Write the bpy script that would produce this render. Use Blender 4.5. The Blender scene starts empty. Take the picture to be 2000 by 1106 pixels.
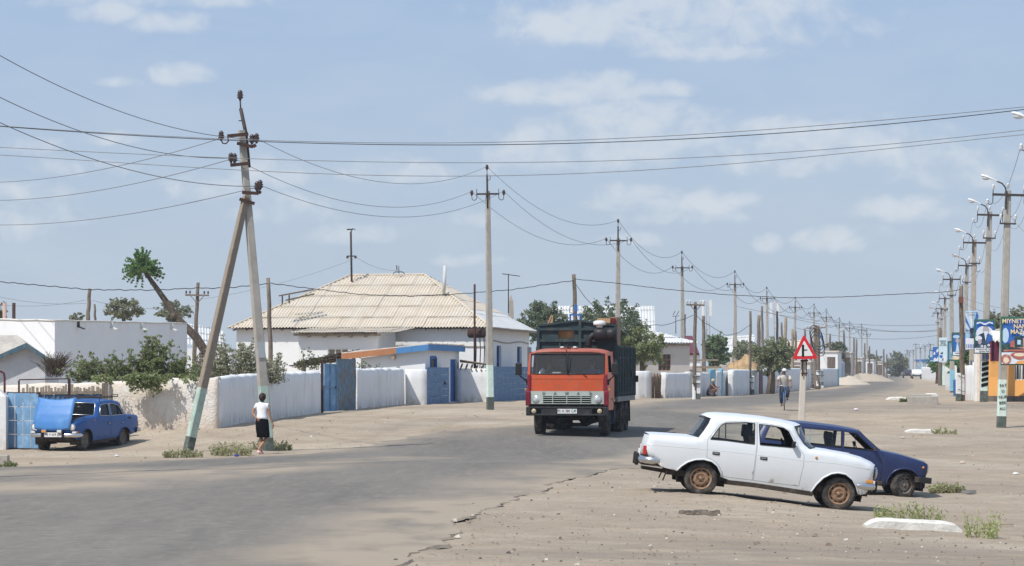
import bpy, bmesh, math, random
import numpy as np
from mathutils import Vector, Matrix, noise
from mathutils.geometry import delaunay_2d_cdt
PI=math.pi
R=math.radians
scene=bpy.context.scene
COL=scene.collection
rng=random.Random(7)
# picture <-> world
FOC, CX, HY, CAMZ=5000.0,1000.0,724.0,2.2
def PT(px, py, Y):
 return Vector(((px-CX)*Y/FOC, Y, CAMZ-(py-HY)*Y/FOC))
 # tagging
def tag(o, label=None, cat=None, group=None, kind=None):
 if label:o['label']=label
 if cat:o['category']=cat
 if group:o['group']=group
 if kind:o['kind']=kind
 return o
def thing(name, label, cat, loc=(0,0,0), rz=0.0, group=None):
 o=bpy.data.objects.new(name, None)
 o.empty_display_size=0.2
 COL.objects.link(o)
 o.location=loc
 o.rotation_euler=(0,0, rz)
 return tag(o, label, cat, group)
def kids(o):
 return[c for c in COL.objects if c.parent is o]
def copy_tree(o, parent=None):
 c=o.copy()
 COL.objects.link(c)
 if parent is not None:
  c.parent=parent
  c.matrix_parent_inverse=o.matrix_parent_inverse.copy()
 for ch in kids(o):
  copy_tree(ch, c)
 return c
def label_copy(o, label, loc, rz=None, scale=None):
 c=copy_tree(o)
 c['label']=label
 c.location=loc
 if rz is not None:c.rotation_euler=(c.rotation_euler[0], c.rotation_euler[1], rz)
 if scale is not None:c.scale=scale if hasattr(scale, '__len__')else(scale, )*3
 return c
 # mesh builder
class MB:
 def __init__(s):
  s.v=[];s.f=[];s.m=[];s.s=[];s.mi=0;s.smooth=False;s.M=None
 def add(s, vs, fs, smooth=None):
  b=len(s.v)
  if s.M is not None:
   vs=[s.M@Vector(p)for p in vs]
  s.v.extend([tuple(p)for p in vs])
  sm=s.smooth if smooth is None else smooth
  for f in fs:
   s.f.append(tuple(i+b for i in f));s.m.append(s.mi);s.s.append(sm)
  return s
 def box(s, c, d, rz=0.0):
  x, y, z=d[0]/2, d[1]/2, d[2]/2
  vs=[(-x,-y,-z),(x,-y,-z),(x, y,-z),(-x, y,-z),(-x,-y, z),(x,-y, z),(x, y, z),(-x, y, z)]
  ca, sa=math.cos(rz), math.sin(rz)
  vs=[(c[0]+a*ca-b*sa, c[1]+a*sa+b*ca, c[2]+e)for a, b, e in vs]
  return s.add(vs,[(0,3,2,1),(4,5,6,7),(0,1,5,4),(1,2,6,5),(2,3,7,6),(3,0,4,7)], False)
 def bbox(s, c, d, b=0.01):
  """box with chamfered edges"""
  bm=bmesh.new()
  bmesh.ops.create_cube(bm, size=1.0)
  for v in bm.verts:v.co=Vector((v.co.x*d[0], v.co.y*d[1], v.co.z*d[2]))
  bmesh.ops.bevel(bm, geom=bm.edges[:], offset=b, segments=2, affect='EDGES', profile=0.6)
  bm.verts.index_update()
  vs=[(v.co.x+c[0], v.co.y+c[1], v.co.z+c[2])for v in bm.verts]
  fs=[tuple(v.index for v in f.verts)for f in bm.faces]
  bm.free()
  return s.add(vs, fs, False)
 def hexa(s, p):
  return s.add(p,[(0,3,2,1),(4,5,6,7),(0,1,5,4),(1,2,6,5),(2,3,7,6),(3,0,4,7)], False)
 def bar(s, a, b, w, h=None):
  """square bar from a to b"""
  h=h or w
  a, b=Vector(a), Vector(b)
  d=(b-a).normalized()
  up=Vector((0,0,1))if abs(d.z)<0.95 else Vector((0,1,0))
  u=d.cross(up).normalized()*(w/2);t=u.cross(d).normalized()*(h/2)
  return s.hexa([a-u-t, a+u-t, a+u+t, a-u+t, b-u-t, b+u-t, b+u+t, b-u+t])
 def tube(s, pts, r, n=8, cap=True, smooth=True):
  pts=[Vector(p)for p in pts]
  rs=r if hasattr(r, '__len__')else[r]*len(pts)
  vs=[];fs=[]
  up=None
  for i, p in enumerate(pts):
   d=(pts[min(i+1, len(pts)-1)]-pts[max(i-1,0)]).normalized()
   if up is None:
    up=Vector((0,0,1))if abs(d.z)<0.9 else Vector((1,0,0))
   u=d.cross(up).normalized();up=u.cross(d).normalized()
   for k in range(n):
    a=2*PI*k/n
    vs.append(p+(u*math.cos(a)+up*math.sin(a))*rs[i])
  for i in range(len(pts)-1):
   for k in range(n):
    k2=(k+1)%n
    fs.append((i*n+k,(i+1)*n+k,(i+1)*n+k2, i*n+k2))
  s.add(vs, fs, smooth)
  if cap:
   b=len(s.v)-len(vs)
   s.f.append(tuple(b+k for k in range(n)));s.m.append(s.mi);s.s.append(False)
   e=b+(len(pts)-1)*n
   s.f.append(tuple(e+k for k in reversed(range(n))));s.m.append(s.mi);s.s.append(False)
  return s
 def lathe(s, prof, o=(0,0,0), axis='z', n=24, smooth=True, caps=True):
  """prof: list of (radius, height along the axis)"""
  vs=[];fs=[]
  for r, h in prof:
   for k in range(n):
    a=2*PI*k/n;c, d=r*math.cos(a), r*math.sin(a)
    p=(c, d, h)if axis=='z' else((c, h, d)if axis=='y' else(h, c, d))
    vs.append((p[0]+o[0], p[1]+o[1], p[2]+o[2]))
  for i in range(len(prof)-1):
   for k in range(n):
    k2=(k+1)%n
    q=(i*n+k, i*n+k2,(i+1)*n+k2,(i+1)*n+k)
    fs.append(q if axis!='y' else q[::-1])
  if caps:
   fs.append(tuple(range(n)));fs.append(tuple(reversed(range((len(prof)-1)*n, len(prof)*n))))
  return s.add(vs, fs, smooth)
 def prism(s, poly, h0, h1, fn):
  """2D polygon extruded between h0 and h1; fn(a, b, h) -> xyz"""
  n=len(poly)
  vs=[fn(a, b, h0)for a, b in poly]+[fn(a, b, h1)for a, b in poly]
  fs=[tuple(range(n)), tuple(reversed(range(n,2*n)))]
  fs+=[(i, n+i, n+(i+1)%n,(i+1)%n)for i in range(n)]
  return s.add(vs, fs, False)
 def grid(s, nu, nv, fn, smooth=True):
  vs=[fn(i/(nu-1), j/(nv-1))for j in range(nv)for i in range(nu)]
  fs=[(j*nu+i, j*nu+i+1,(j+1)*nu+i+1,(j+1)*nu+i)for j in range(nv-1)for i in range(nu-1)]
  return s.add(vs, fs, smooth)
 def sheet(s, poly, holes, fn, step=0.07, smooth=True):
  """2D polygon with holes, triangulated with inner points, mapped by fn(a, b) -> xyz"""
  pts=[];edges=[]
  for loop in[poly]+holes:
   d=dense(loop, step);b=len(pts)
   pts+=d;edges+=[(b+i, b+(i+1)%len(d))for i in range(len(d))]
  xs=[p[0]for p in poly];ys=[p[1]for p in poly]
  x=min(xs)+step/2
  while x<max(xs):
   y=min(ys)+step/2
   while y<max(ys):
    if inside((x, y), poly)and not any(inside((x, y), h)for h in holes):
     if min(segdist((x, y), l)for l in[poly]+holes)>step*0.45:pts.append((x, y))
    y+=step
   x+=step
  out=delaunay_2d_cdt([Vector(p)for p in pts], edges,[],0,1e-6)
  vs2, fs2=out[0], out[2]
  fs=[]
  for f in fs2:
   c=(sum(vs2[i][0]for i in f)/len(f), sum(vs2[i][1]for i in f)/len(f))
   if inside(c, poly)and not any(inside(c, h)for h in holes):fs.append(tuple(f))
  return s.add([fn(p[0], p[1])for p in vs2], fs, smooth)
 def build(s, name, mats, parent=None, loc=None):
  me=bpy.data.meshes.new(name)
  me.from_pydata(s.v,[], s.f)
  mats=mats if isinstance(mats,(list, tuple))else[mats]
  for m in mats:me.materials.append(m)
  me.polygons.foreach_set('material_index', s.m)
  me.polygons.foreach_set('use_smooth', s.s)
  me.update()
  o=bpy.data.objects.new(name, me)
  COL.objects.link(o)
  if parent is not None:o.parent=parent
  if loc is not None:o.location=loc
  return o
def dense(loop, step):
 out=[]
 n=len(loop)
 for i in range(n):
  a, b=loop[i], loop[(i+1)%n]
  k=max(1, int(math.hypot(b[0]-a[0], b[1]-a[1])/step+0.5))
  out+=[(a[0]+(b[0]-a[0])*t/k, a[1]+(b[1]-a[1])*t/k)for t in range(k)]
 return out
def dense_open(pl, step):
 out=[]
 for a, b in zip(pl[:-1], pl[1:]):
  k=max(1, int(math.hypot(b[0]-a[0], b[1]-a[1])/step+0.5))
  out+=[(a[0]+(b[0]-a[0])*t/k, a[1]+(b[1]-a[1])*t/k)for t in range(k)]
 return out+[pl[-1]]
def inside(p, poly):
 x, y=p;c=False;n=len(poly);j=n-1
 for i in range(n):
  xi, yi=poly[i];xj, yj=poly[j]
  if(yi>y)!=(yj>y)and x<(xj-xi)*(y-yi)/(yj-yi)+xi:c=not c
  j=i
 return c
def segdist(p, loop, closed=True):
 best=1e9;n=len(loop)
 for i in range(n if closed else n-1):
  ax, ay=loop[i];bx, by=loop[(i+1)%n]
  dx, dy=bx-ax, by-ay;l=dx*dx+dy*dy
  t=0 if l==0 else max(0, min(1,((p[0]-ax)*dx+(p[1]-ay)*dy)/l))
  best=min(best, math.hypot(p[0]-ax-t*dx, p[1]-ay-t*dy))
 return best
def smooth_loop(pts, it=1, closed=True):
 """Chaikin corner cutting"""
 for _ in range(it):
  o=[];n=len(pts)
  rngn=range(n)if closed else range(n-1)
  if not closed:o.append(pts[0])
  for i in rngn:
   a, b=pts[i], pts[(i+1)%n]
   o.append((a[0]*.75+b[0]*.25, a[1]*.75+b[1]*.25));o.append((a[0]*.25+b[0]*.75, a[1]*.25+b[1]*.75))
  if not closed:o.append(pts[-1])
  pts=o
 return pts
def inset_loop(loop, d):
 """move every vertex of a loop towards the inside by about d"""
 n=len(loop);area=sum(loop[i][0]*loop[(i+1)%n][1]-loop[(i+1)%n][0]*loop[i][1]for i in range(n))
 sg=1 if area>0 else-1;out=[]
 for i in range(n):
  a, p, b=Vector(loop[i-1]), Vector(loop[i]), Vector(loop[(i+1)%n])
  e1=(p-a).normalized();e2=(b-p).normalized()
  n1=Vector((-e1.y, e1.x))*sg;n2=Vector((-e2.y, e2.x))*sg
  m=n1+n2
  if m.length<1e-6:m=n1
  m.normalize();k=d/max(0.35, m.dot(n1))
  out.append((p.x+m.x*k, p.y+m.y*k))
 return out
 # materials
MATS={}
def pm(name, col, rough=0.85, metal=0.0, spec=0.3, var=0.12, vscale=3.0, blots=(), bump=None, coat=0.0, coords='Object', emit=None, rnd=True, island=0.0):
 """procedural material: base colour, brightness noise, blots of other colours, bump"""
 if name in MATS:return MATS[name]
 m=bpy.data.materials.new(name);m.use_nodes=True
 nt=m.node_tree;N=nt.nodes;L=nt.links
 b=N['Principled BSDF']
 b.inputs['Roughness'].default_value=rough
 b.inputs['Metallic'].default_value=metal
 b.inputs['Specular IOR Level'].default_value=spec
 b.inputs['Coat Weight'].default_value=coat
 b.inputs['Coat Roughness'].default_value=0.12
 tc=N.new('ShaderNodeTexCoord');vec=tc.outputs[coords]
 if rnd:
  oi=N.new('ShaderNodeObjectInfo');mu=N.new('ShaderNodeMath');mu.operation='MULTIPLY';mu.inputs[1].default_value=41.0
  L.new(oi.outputs['Random'], mu.inputs[0])
  ad=N.new('ShaderNodeVectorMath');ad.operation='ADD';L.new(vec, ad.inputs[0]);L.new(mu.outputs[0], ad.inputs[1]);vec=ad.outputs[0]
 def nz(scale, detail=5.0, stretch=None, rough_=0.6):
  v=vec
  if stretch:
   mp=N.new('ShaderNodeMapping');mp.inputs['Scale'].default_value=stretch;L.new(vec, mp.inputs[0]);v=mp.outputs[0]
  n=N.new('ShaderNodeTexNoise');n.inputs['Scale'].default_value=scale;n.inputs['Detail'].default_value=detail
  n.inputs['Roughness'].default_value=rough_
  L.new(v, n.inputs['Vector']);return n.outputs['Fac']
 cur=N.new('ShaderNodeRGB');cur.outputs[0].default_value=(*col,1);cur=cur.outputs[0]
 if island:
  ge=N.new('ShaderNodeNewGeometry');hs=N.new('ShaderNodeHueSaturation')
  mr=N.new('ShaderNodeMapRange');mr.inputs[3].default_value=1-island;mr.inputs[4].default_value=1+island
  L.new(ge.outputs['Random Per Island'], mr.inputs[0]);L.new(mr.outputs[0], hs.inputs['Value'])
  m2=N.new('ShaderNodeMapRange');m2.inputs[3].default_value=0.46;m2.inputs[4].default_value=0.52
  L.new(ge.outputs['Random Per Island'], m2.inputs[0]);L.new(m2.outputs[0], hs.inputs['Hue'])
  L.new(cur, hs.inputs['Color']);cur=hs.outputs[0]
 if var:
  mr=N.new('ShaderNodeMapRange');mr.inputs[1].default_value=0.3;mr.inputs[2].default_value=0.7
  mr.inputs[3].default_value=1-var;mr.inputs[4].default_value=1+var
  L.new(nz(vscale,7.0), mr.inputs[0])
  mx=N.new('ShaderNodeVectorMath');mx.operation='SCALE';L.new(cur, mx.inputs[0]);L.new(mr.outputs[0], mx.inputs['Scale']);cur=mx.outputs[0]
 for bl in blots:
  c2, sc, lo, hi, amt=bl[:5];st=bl[5]if len(bl)>5 else None
  mr=N.new('ShaderNodeMapRange');mr.inputs[1].default_value=lo;mr.inputs[2].default_value=hi;mr.inputs[4].default_value=amt
  L.new(nz(sc,6.0, st,0.65), mr.inputs[0])
  fac=mr.outputs[0]
  if len(bl)>6:
   sp=N.new('ShaderNodeSeparateXYZ');L.new(tc.outputs['Object'], sp.inputs[0])
   zr=N.new('ShaderNodeMapRange');zr.inputs[1].default_value=bl[6][0];zr.inputs[2].default_value=bl[6][1]
   zr.inputs[3].default_value=1.0;zr.inputs[4].default_value=0.0;L.new(sp.outputs['Z'], zr.inputs[0])
   mm=N.new('ShaderNodeMath');mm.operation='MULTIPLY';L.new(fac, mm.inputs[0]);L.new(zr.outputs[0], mm.inputs[1]);fac=mm.outputs[0]
  mx=N.new('ShaderNodeMix');mx.data_type='RGBA';mx.inputs['B'].default_value=(*c2,1)
  L.new(fac, mx.inputs['Factor']);L.new(cur, mx.inputs['A']);cur=mx.outputs['Result']
 L.new(cur, b.inputs['Base Color'])
 if bump:
  bp=N.new('ShaderNodeBump');bp.inputs['Strength'].default_value=bump[1];bp.inputs['Distance'].default_value=bump[2]if len(bump)>2 else 0.02
  L.new(nz(bump[0],8.0), bp.inputs['Height']);L.new(bp.outputs[0], b.inputs['Normal'])
 if emit:
  b.inputs['Emission Color'].default_value=(*emit[0],1);b.inputs['Emission Strength'].default_value=emit[1]
 MATS[name]=m
 return m
def glass(name, col=(0.75,0.82,0.82), tint=0.0, rough=0.02):
 """thin pane: mostly see-through, with a sky reflection"""
 if name in MATS:return MATS[name]
 m=bpy.data.materials.new(name);m.use_nodes=True
 nt=m.node_tree;N=nt.nodes;L=nt.links
 N.remove(N['Principled BSDF']);out=N['Material Output']
 tr=N.new('ShaderNodeBsdfTransparent');tr.inputs[0].default_value=(*col,1)
 gl=N.new('ShaderNodeBsdfGlossy');gl.inputs['Roughness'].default_value=rough
 df=N.new('ShaderNodeBsdfDiffuse');df.inputs[0].default_value=(0.35,0.33,0.3,1)
 lw=N.new('ShaderNodeLayerWeight');lw.inputs[0].default_value=.5
 pw=N.new('ShaderNodeMath');pw.operation='POWER';pw.inputs[1].default_value=4.0;L.new(lw.outputs['Facing'], pw.inputs[0])
 fr=N.new('ShaderNodeMath');fr.operation='MULTIPLY_ADD';fr.inputs[1].default_value=.65;fr.inputs[2].default_value=.035;L.new(pw.outputs[0], fr.inputs[0])
 m1=N.new('ShaderNodeMixShader');m1.inputs[0].default_value=tint
 L.new(tr.outputs[0], m1.inputs[1]);L.new(df.outputs[0], m1.inputs[2])
 m2=N.new('ShaderNodeMixShader');L.new(fr.outputs[0], m2.inputs[0]);L.new(m1.outputs[0], m2.inputs[1]);L.new(gl.outputs[0], m2.inputs[2])
 L.new(m2.outputs[0], out.inputs[0])
 MATS[name]=m
 return m
def leafmat(name, col, island=0.40, trans=0.42):
 m=pm(name, col, rough=0.6, spec=0.25, var=0.25, vscale=1.2, island=island)
 nt=m.node_tree;N=nt.nodes;L=nt.links
 if 'Translucent BSDF' in N:return m
 b=N['Principled BSDF'];src=b.inputs['Base Color'].links[0].from_socket
 t=N.new('ShaderNodeBsdfTranslucent');L.new(src, t.inputs[0])
 mx=N.new('ShaderNodeMixShader');mx.inputs[0].default_value=trans
 L.new(b.outputs[0], mx.inputs[1]);L.new(t.outputs[0], mx.inputs[2]);L.new(mx.outputs[0], N['Material Output'].inputs[0])
 return m
WHITE=(0.74,0.73,0.71)
def M(k):
 T={
 'whitewash':lambda:pm('whitewash',(0.76,0.76,0.755), var=0.05, vscale=1.3, rough=0.95, spec=0.05, bump=(9,0.35,0.03),
 blots=[((0.50,0.44,0.36),2.2,0.52,0.74,0.55,(1,1,0.22)),((0.42,0.34,0.26),3.5,0.40,0.62,0.75,(1,1,0.6),(0.05,0.55))]),
 'housewash':lambda:pm('housewash',(0.79,0.79,0.785), var=0.035, vscale=0.9, rough=0.95, spec=0.05, bump=(7,0.25,0.02),
 blots=[((0.62,0.58,0.52),1.4,0.60,0.8,0.35,(1,1,0.2))]),
 'adobe':lambda:pm('adobe',(0.68,0.61,0.53), var=0.10, vscale=2.0, rough=0.97, spec=0.03, bump=(14,0.9,0.05),
 blots=[((0.74,0.72,0.69),1.3,0.48,0.62,0.85),((0.40,0.31,0.23),3.0,0.56,0.72,0.6,(1,1,0.35)),((0.46,0.36,0.27),4.0,0.32,0.55,0.9,(1,1,1),(0.1,0.65))]),
 'concrete':lambda:pm('concrete',(0.40,0.37,0.325), var=0.14, vscale=4.0, rough=0.95, spec=0.08, bump=(30,0.5,0.02),
 blots=[((0.27,0.24,0.20),5.0,0.55,0.75,0.5,(1,1,0.3))]),
 'stonecap':lambda:pm('stonecap',(0.66,0.64,0.59), var=0.10, vscale=5.0, rough=0.95, spec=0.05, bump=(20,0.6,0.03), blots=[((0.40,0.34,0.27),4,0.55,0.72,0.6)]),
 'mint':lambda:pm('mint_paint',(0.40,0.51,0.44), var=0.14, vscale=5, rough=0.8, bump=(30,0.4,0.02), blots=[((0.42,0.39,0.34),6,0.48,0.62,0.85),((0.20,0.36,0.30),3,0.5,0.7,0.5)]),
 'mintdark':lambda:pm('dark_base_paint',(0.10,0.12,0.105), var=0.3, vscale=6, rough=0.9, blots=[((0.30,0.27,0.23),6,0.55,0.7,0.6)]),
 'palegreen':lambda:pm('pale_green_paint',(0.62,0.74,0.66), var=0.08, vscale=5, rough=0.85, blots=[((0.45,0.42,0.37),8,0.56,0.68,0.6)]),
 'skyblue':lambda:pm('sky_blue_paint',(0.25,0.50,0.62), var=0.12, vscale=5, rough=0.85, blots=[((0.42,0.39,0.34),7,0.57,0.7,0.6)]),
 'whitepaint':lambda:pm('white_lime_paint',(0.74,0.74,0.72), var=0.08, vscale=5, rough=0.9, spec=0.1, blots=[((0.42,0.38,0.33),7,0.56,0.7,0.7)]),
 'wood':lambda:pm('weathered_wood',(0.17,0.135,0.105), var=0.3, vscale=6, rough=0.95, spec=0.08, bump=(25,0.5,0.02), blots=[((0.30,0.26,0.22),9,0.5,0.65,0.6,(1,1,0.08)),((0.07,0.055,0.045),12,0.55,0.7,0.7,(1,1,0.06))]),
 'greywood':lambda:pm('grey_wood',(0.33,0.27,0.20), var=0.2, vscale=6, rough=0.95, spec=0.05, bump=(25,0.5,0.02), blots=[((0.16,0.12,0.09),9,0.5,0.68,0.6,(1,1,0.1))]),
 'rust':lambda:pm('rusty_steel',(0.062,0.034,0.028), var=0.35, vscale=9, rough=0.85, spec=0.2, blots=[((0.05,0.035,0.03),6,0.5,0.65,0.8)]),
 'darksteel':lambda:pm('dark_steel',(0.055,0.045,0.042), var=0.3, vscale=9, rough=0.7, spec=0.3, blots=[((0.13,0.06,0.04),9,0.55,0.7,0.7)]),
 'ceramic':lambda:pm('brown_ceramic',(0.075,0.05,0.045), var=0.2, vscale=20, rough=0.25, spec=0.5),
 'whiteceramic':lambda:pm('white_ceramic',(0.72,0.72,0.70), var=0.05, rough=0.3, spec=0.5),
 'wire':lambda:pm('wire_metal',(0.20,0.20,0.21), var=0.1, rough=0.6, metal=0.3),
 'cable':lambda:pm('black_cable',(0.03,0.03,0.033), var=0.1, rough=0.7),
 'slate':lambda:pm('asbestos_sheet',(0.575,0.505,0.41), var=0.10, vscale=1.6, rough=0.95, spec=0.05, blots=[((0.56,0.54,0.50),0.8,0.48,0.68,0.5),((0.46,0.39,0.30),3.0,0.55,0.72,0.45),((0.33,0.29,0.24),14.0,0.64,0.76,0.4)]),
 'greyslate':lambda:pm('grey_sheet',(0.56,0.57,0.57), var=0.08, vscale=1.5, rough=0.9, spec=0.08, blots=[((0.46,0.43,0.37),2.5,0.55,0.72,0.5)]),
 'blackrubber':lambda:pm('tyre_rubber',(0.045,0.042,0.040), var=0.2, vscale=8, rough=0.92, spec=0.15, blots=[((0.17,0.145,0.12),7,0.46,0.68,0.75)]),
 'bluepaint':lambda:pm('blue_gate_paint',(0.095,0.19,0.335), var=0.12, vscale=3, rough=0.65, spec=0.25, bump=(12,0.2,0.02), blots=[((0.22,0.36,0.50),4,0.52,0.66,0.6),((0.16,0.10,0.06),14,0.64,0.72,0.7)]),
 'brightblue':lambda:pm('bright_blue_paint',(0.035,0.14,0.42), var=0.1, vscale=4, rough=0.6, spec=0.25),
 'lightblue':lambda:pm('light_blue_metal',(0.16,0.30,0.47), var=0.1, vscale=3, rough=0.55, spec=0.3, blots=[((0.30,0.46,0.64),3,0.5,0.66,0.6),((0.20,0.13,0.08),14,0.65,0.73,0.6)]),
 'rustblue':lambda:pm('rust_stained_blue',(0.13,0.17,0.19), var=0.2, vscale=5, rough=0.8, spec=0.15, blots=[((0.24,0.16,0.09),7,0.48,0.60,0.8,(1,1,0.35)),((0.12,0.24,0.38),4,0.46,0.60,0.8)]),
 'chrome':lambda:pm('chrome',(0.60,0.60,0.60), var=0.08, rough=0.28, metal=1.0),
 'blackplastic':lambda:pm('black_plastic',(0.018,0.018,0.019), var=0.2, rough=0.5),
 'black':lambda:pm('black_paint_and_gap_shade',(0.010,0.010,0.010), var=0.0, rough=0.95, spec=0.05),  # black of print, stripes and trim; in rim slots it stands for shade
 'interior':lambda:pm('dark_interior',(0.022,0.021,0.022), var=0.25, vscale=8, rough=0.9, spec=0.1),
 'underbody':lambda:pm('dirty_underbody',(0.05,0.04,0.032), var=0.3, vscale=6, rough=0.95, blots=[((0.14,0.10,0.07),5,0.5,0.65,0.7)]),
 }
 return T[k]()
 # camera, world, sun
cam=bpy.data.cameras.new('camera');camo=bpy.data.objects.new('camera', cam);COL.objects.link(camo)
camo.location=(0,0, CAMZ);camo.rotation_euler=(R(90),0,0)
cam.sensor_width=36.0;cam.lens=36.0*FOC/2000.0
cam.shift_y=(HY-553.0)/2000.0
cam.clip_start=0.5;cam.clip_end=20000
scene.camera=camo
SUN_EL, SUN_AZ=R(54), R(46)
sdir=Vector((-math.sin(SUN_AZ)*math.cos(SUN_EL),-math.cos(SUN_AZ)*math.cos(SUN_EL), math.sin(SUN_EL)))
sl=bpy.data.lights.new('sun', 'SUN');sl.energy=4.3;sl.angle=R(0.5);sl.color=(1.0,0.955,0.89)
so=bpy.data.objects.new('sun', sl);COL.objects.link(so);so.location=(-30,-20,50)
so.rotation_euler=sdir.to_track_quat('Z', 'Y').to_euler()
w=bpy.data.worlds.new('World');scene.world=w;w.use_nodes=True
nt=w.node_tree;N=nt.nodes;L=nt.links
bg=N['Background']
sky=N.new('ShaderNodeTexSky');sky.sky_type='NISHITA';sky.sun_disc=False
sky.sun_elevation=SUN_EL
sky.sun_rotation=math.atan2(sdir.x, sdir.y)
sky.altitude=50;sky.air_density=1.0;sky.dust_density=2.2;sky.ozone_density=1.6
bg.inputs['Strength'].default_value=0.105
tc=N.new('ShaderNodeTexCoord');sep=N.new('ShaderNodeSeparateXYZ');L.new(tc.outputs['Generated'], sep.inputs[0])
def mth(op, a, b=None, clamp=False):
 n=N.new('ShaderNodeMath');n.operation=op;n.use_clamp=clamp
 for i, x in enumerate((a, b)):
  if x is None:continue
  if isinstance(x,(int, float)):n.inputs[i].default_value=x
  else:L.new(x, n.inputs[i])
 return n.outputs[0]
yy=mth('MAXIMUM', sep.outputs['Y'],0.05)
u=mth('MULTIPLY', mth('DIVIDE', sep.outputs['X'], yy),1000.0)
v=mth('MULTIPLY', mth('DIVIDE', sep.outputs['Z'], yy),1000.0)
cmb=N.new('ShaderNodeCombineXYZ');L.new(u, cmb.inputs[0]);L.new(v, cmb.inputs[1])
def cnoise(scale, sx, sy, detail, dist=0.0):
 mp=N.new('ShaderNodeMapping');mp.inputs['Scale'].default_value=(sx, sy,1);L.new(cmb.outputs[0], mp.inputs[0])
 n=N.new('ShaderNodeTexNoise');n.inputs['Scale'].default_value=scale;n.inputs['Detail'].default_value=detail
 n.inputs['Roughness'].default_value=0.58;n.inputs['Distortion'].default_value=dist
 L.new(mp.outputs[0], n.inputs['Vector']);return n.outputs['Fac']
nA=cnoise(0.075,0.85,1.15,9.0,0.35)
nB=cnoise(0.02,0.6,1.8,6.0,0.3)
CL=[(1130,50,130,42,1.0),(1330,45,260,55,.8),(1400,104,130,16,.6),(1480,15,150,26,.55),(1080,186,115,24,.85),(1180,172,90,28,1.0),(1290,176,60,16,.8),
(1250,235,120,34,.95),(1150,290,170,45,.75),(1330,275,120,35,.55),(1540,252,95,22,.75),(1640,290,190,42,.55),(1820,300,130,36,.5),(1500,320,90,22,.5),
(330,45,62,22,.9),(215,22,60,24,.95),(290,4,160,14,.7),(345,150,52,20,.9),(250,162,50,8,.5),(205,272,42,14,.7),(40,285,55,16,.5),(50,375,70,20,.6),(420,370,60,22,.5),(160,330,80,16,.4),
(520,340,60,26,.55),(800,335,110,22,.55),(560,410,90,24,.45),(690,462,75,18,.6),(1250,392,85,26,.65),(1375,400,50,26,.85),(1440,392,60,14,.6),(1320,425,90,14,.5),
(1775,410,85,24,.85),(1620,470,58,24,.9),(1500,480,24,18,.8),(1690,455,30,12,.3),(930,430,60,14,.35),(910,510,50,10,.4),(40,430,90,30,.4),(1850,345,120,20,.3),(1240,470,50,10,.35)]
tot=None
for px, py, hw, hh, wt in CL:
 cu, cv=(px-CX)/5.0,(HY-py)/5.0
 dx=mth('DIVIDE', mth('SUBTRACT', u, cu), hw/5.0*1.15)
 dy=mth('SUBTRACT', v, cv)
 dyu=mth('DIVIDE', mth('MAXIMUM', dy,0.0), hh/5.0*1.15);dyl=mth('DIVIDE', mth('MINIMUM', dy,0.0), hh/5.0*0.85)
 d2=mth('ADD', mth('MULTIPLY', dx, dx), mth('ADD', mth('MULTIPLY', dyu, dyu), mth('MULTIPLY', dyl, dyl)))
 g=mth('MULTIPLY', mth('SUBTRACT',1.0, mth('MULTIPLY', d2,0.62)), wt)
 tot=g if tot is None else mth('MAXIMUM', tot, g)
tot=mth('MAXIMUM', tot,-0.6)
den=mth('ADD', tot, mth('MULTIPLY', mth('SUBTRACT', nA,0.5),2.8))
mr=N.new('ShaderNodeMapRange');mr.interpolation_type='SMOOTHSTEP';mr.inputs[1].default_value=-0.2;mr.inputs[2].default_value=1.15;mr.inputs[4].default_value=0.56
L.new(den, mr.inputs[0])
veil=N.new('ShaderNodeMapRange');veil.inputs[1].default_value=0.42;veil.inputs[2].default_value=0.8;veil.inputs[4].default_value=0.16;L.new(nB, veil.inputs[0])
fac=mth('ADD', mr.outputs[0], veil.outputs[0], True)
hz=N.new('ShaderNodeMix');hz.data_type='RGBA';hz.inputs['Factor'].default_value=0.86
L.new(sky.outputs[0], hz.inputs['A']);hz.inputs['B'].default_value=(4.05,5.30,7.00,1)
SKYB=hz
elev=N.new('ShaderNodeMapRange');elev.inputs[1].default_value=0.0;elev.inputs[2].default_value=0.16;L.new(sep.outputs['Z'], elev.inputs[0])
grad=N.new('ShaderNodeMix');grad.data_type='RGBA';L.new(elev.outputs[0], grad.inputs['Factor'])
grad.inputs['A'].default_value=(5.25,6.15,7.15,1);grad.inputs['B'].default_value=(3.70,5.05,7.25,1)
L.new(grad.outputs['Result'], hz.inputs['B'])
cm=N.new('ShaderNodeMix');cm.data_type='RGBA';L.new(fac, cm.inputs['Factor']);L.new(hz.outputs['Result'], cm.inputs['A']);cm.inputs['B'].default_value=(7.3,7.6,7.9,1)
L.new(cm.outputs['Result'], bg.inputs['Color'])
scene.view_settings.view_transform='Standard';scene.view_settings.look='None'
scene.view_settings.exposure=0.0;scene.view_settings.gamma=1.0
cy=scene.cycles
cy.use_denoising=True
try:
 cy.denoiser='OPENIMAGEDENOISE';cy.denoising_input_passes='RGB_ALBEDO_NORMAL'
except Exception:pass
cy.max_bounces=6;cy.diffuse_bounces=3;cy.glossy_bounces=3;cy.transparent_max_bounces=16;cy.transmission_bounces=4;cy.volume_bounces=0
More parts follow.
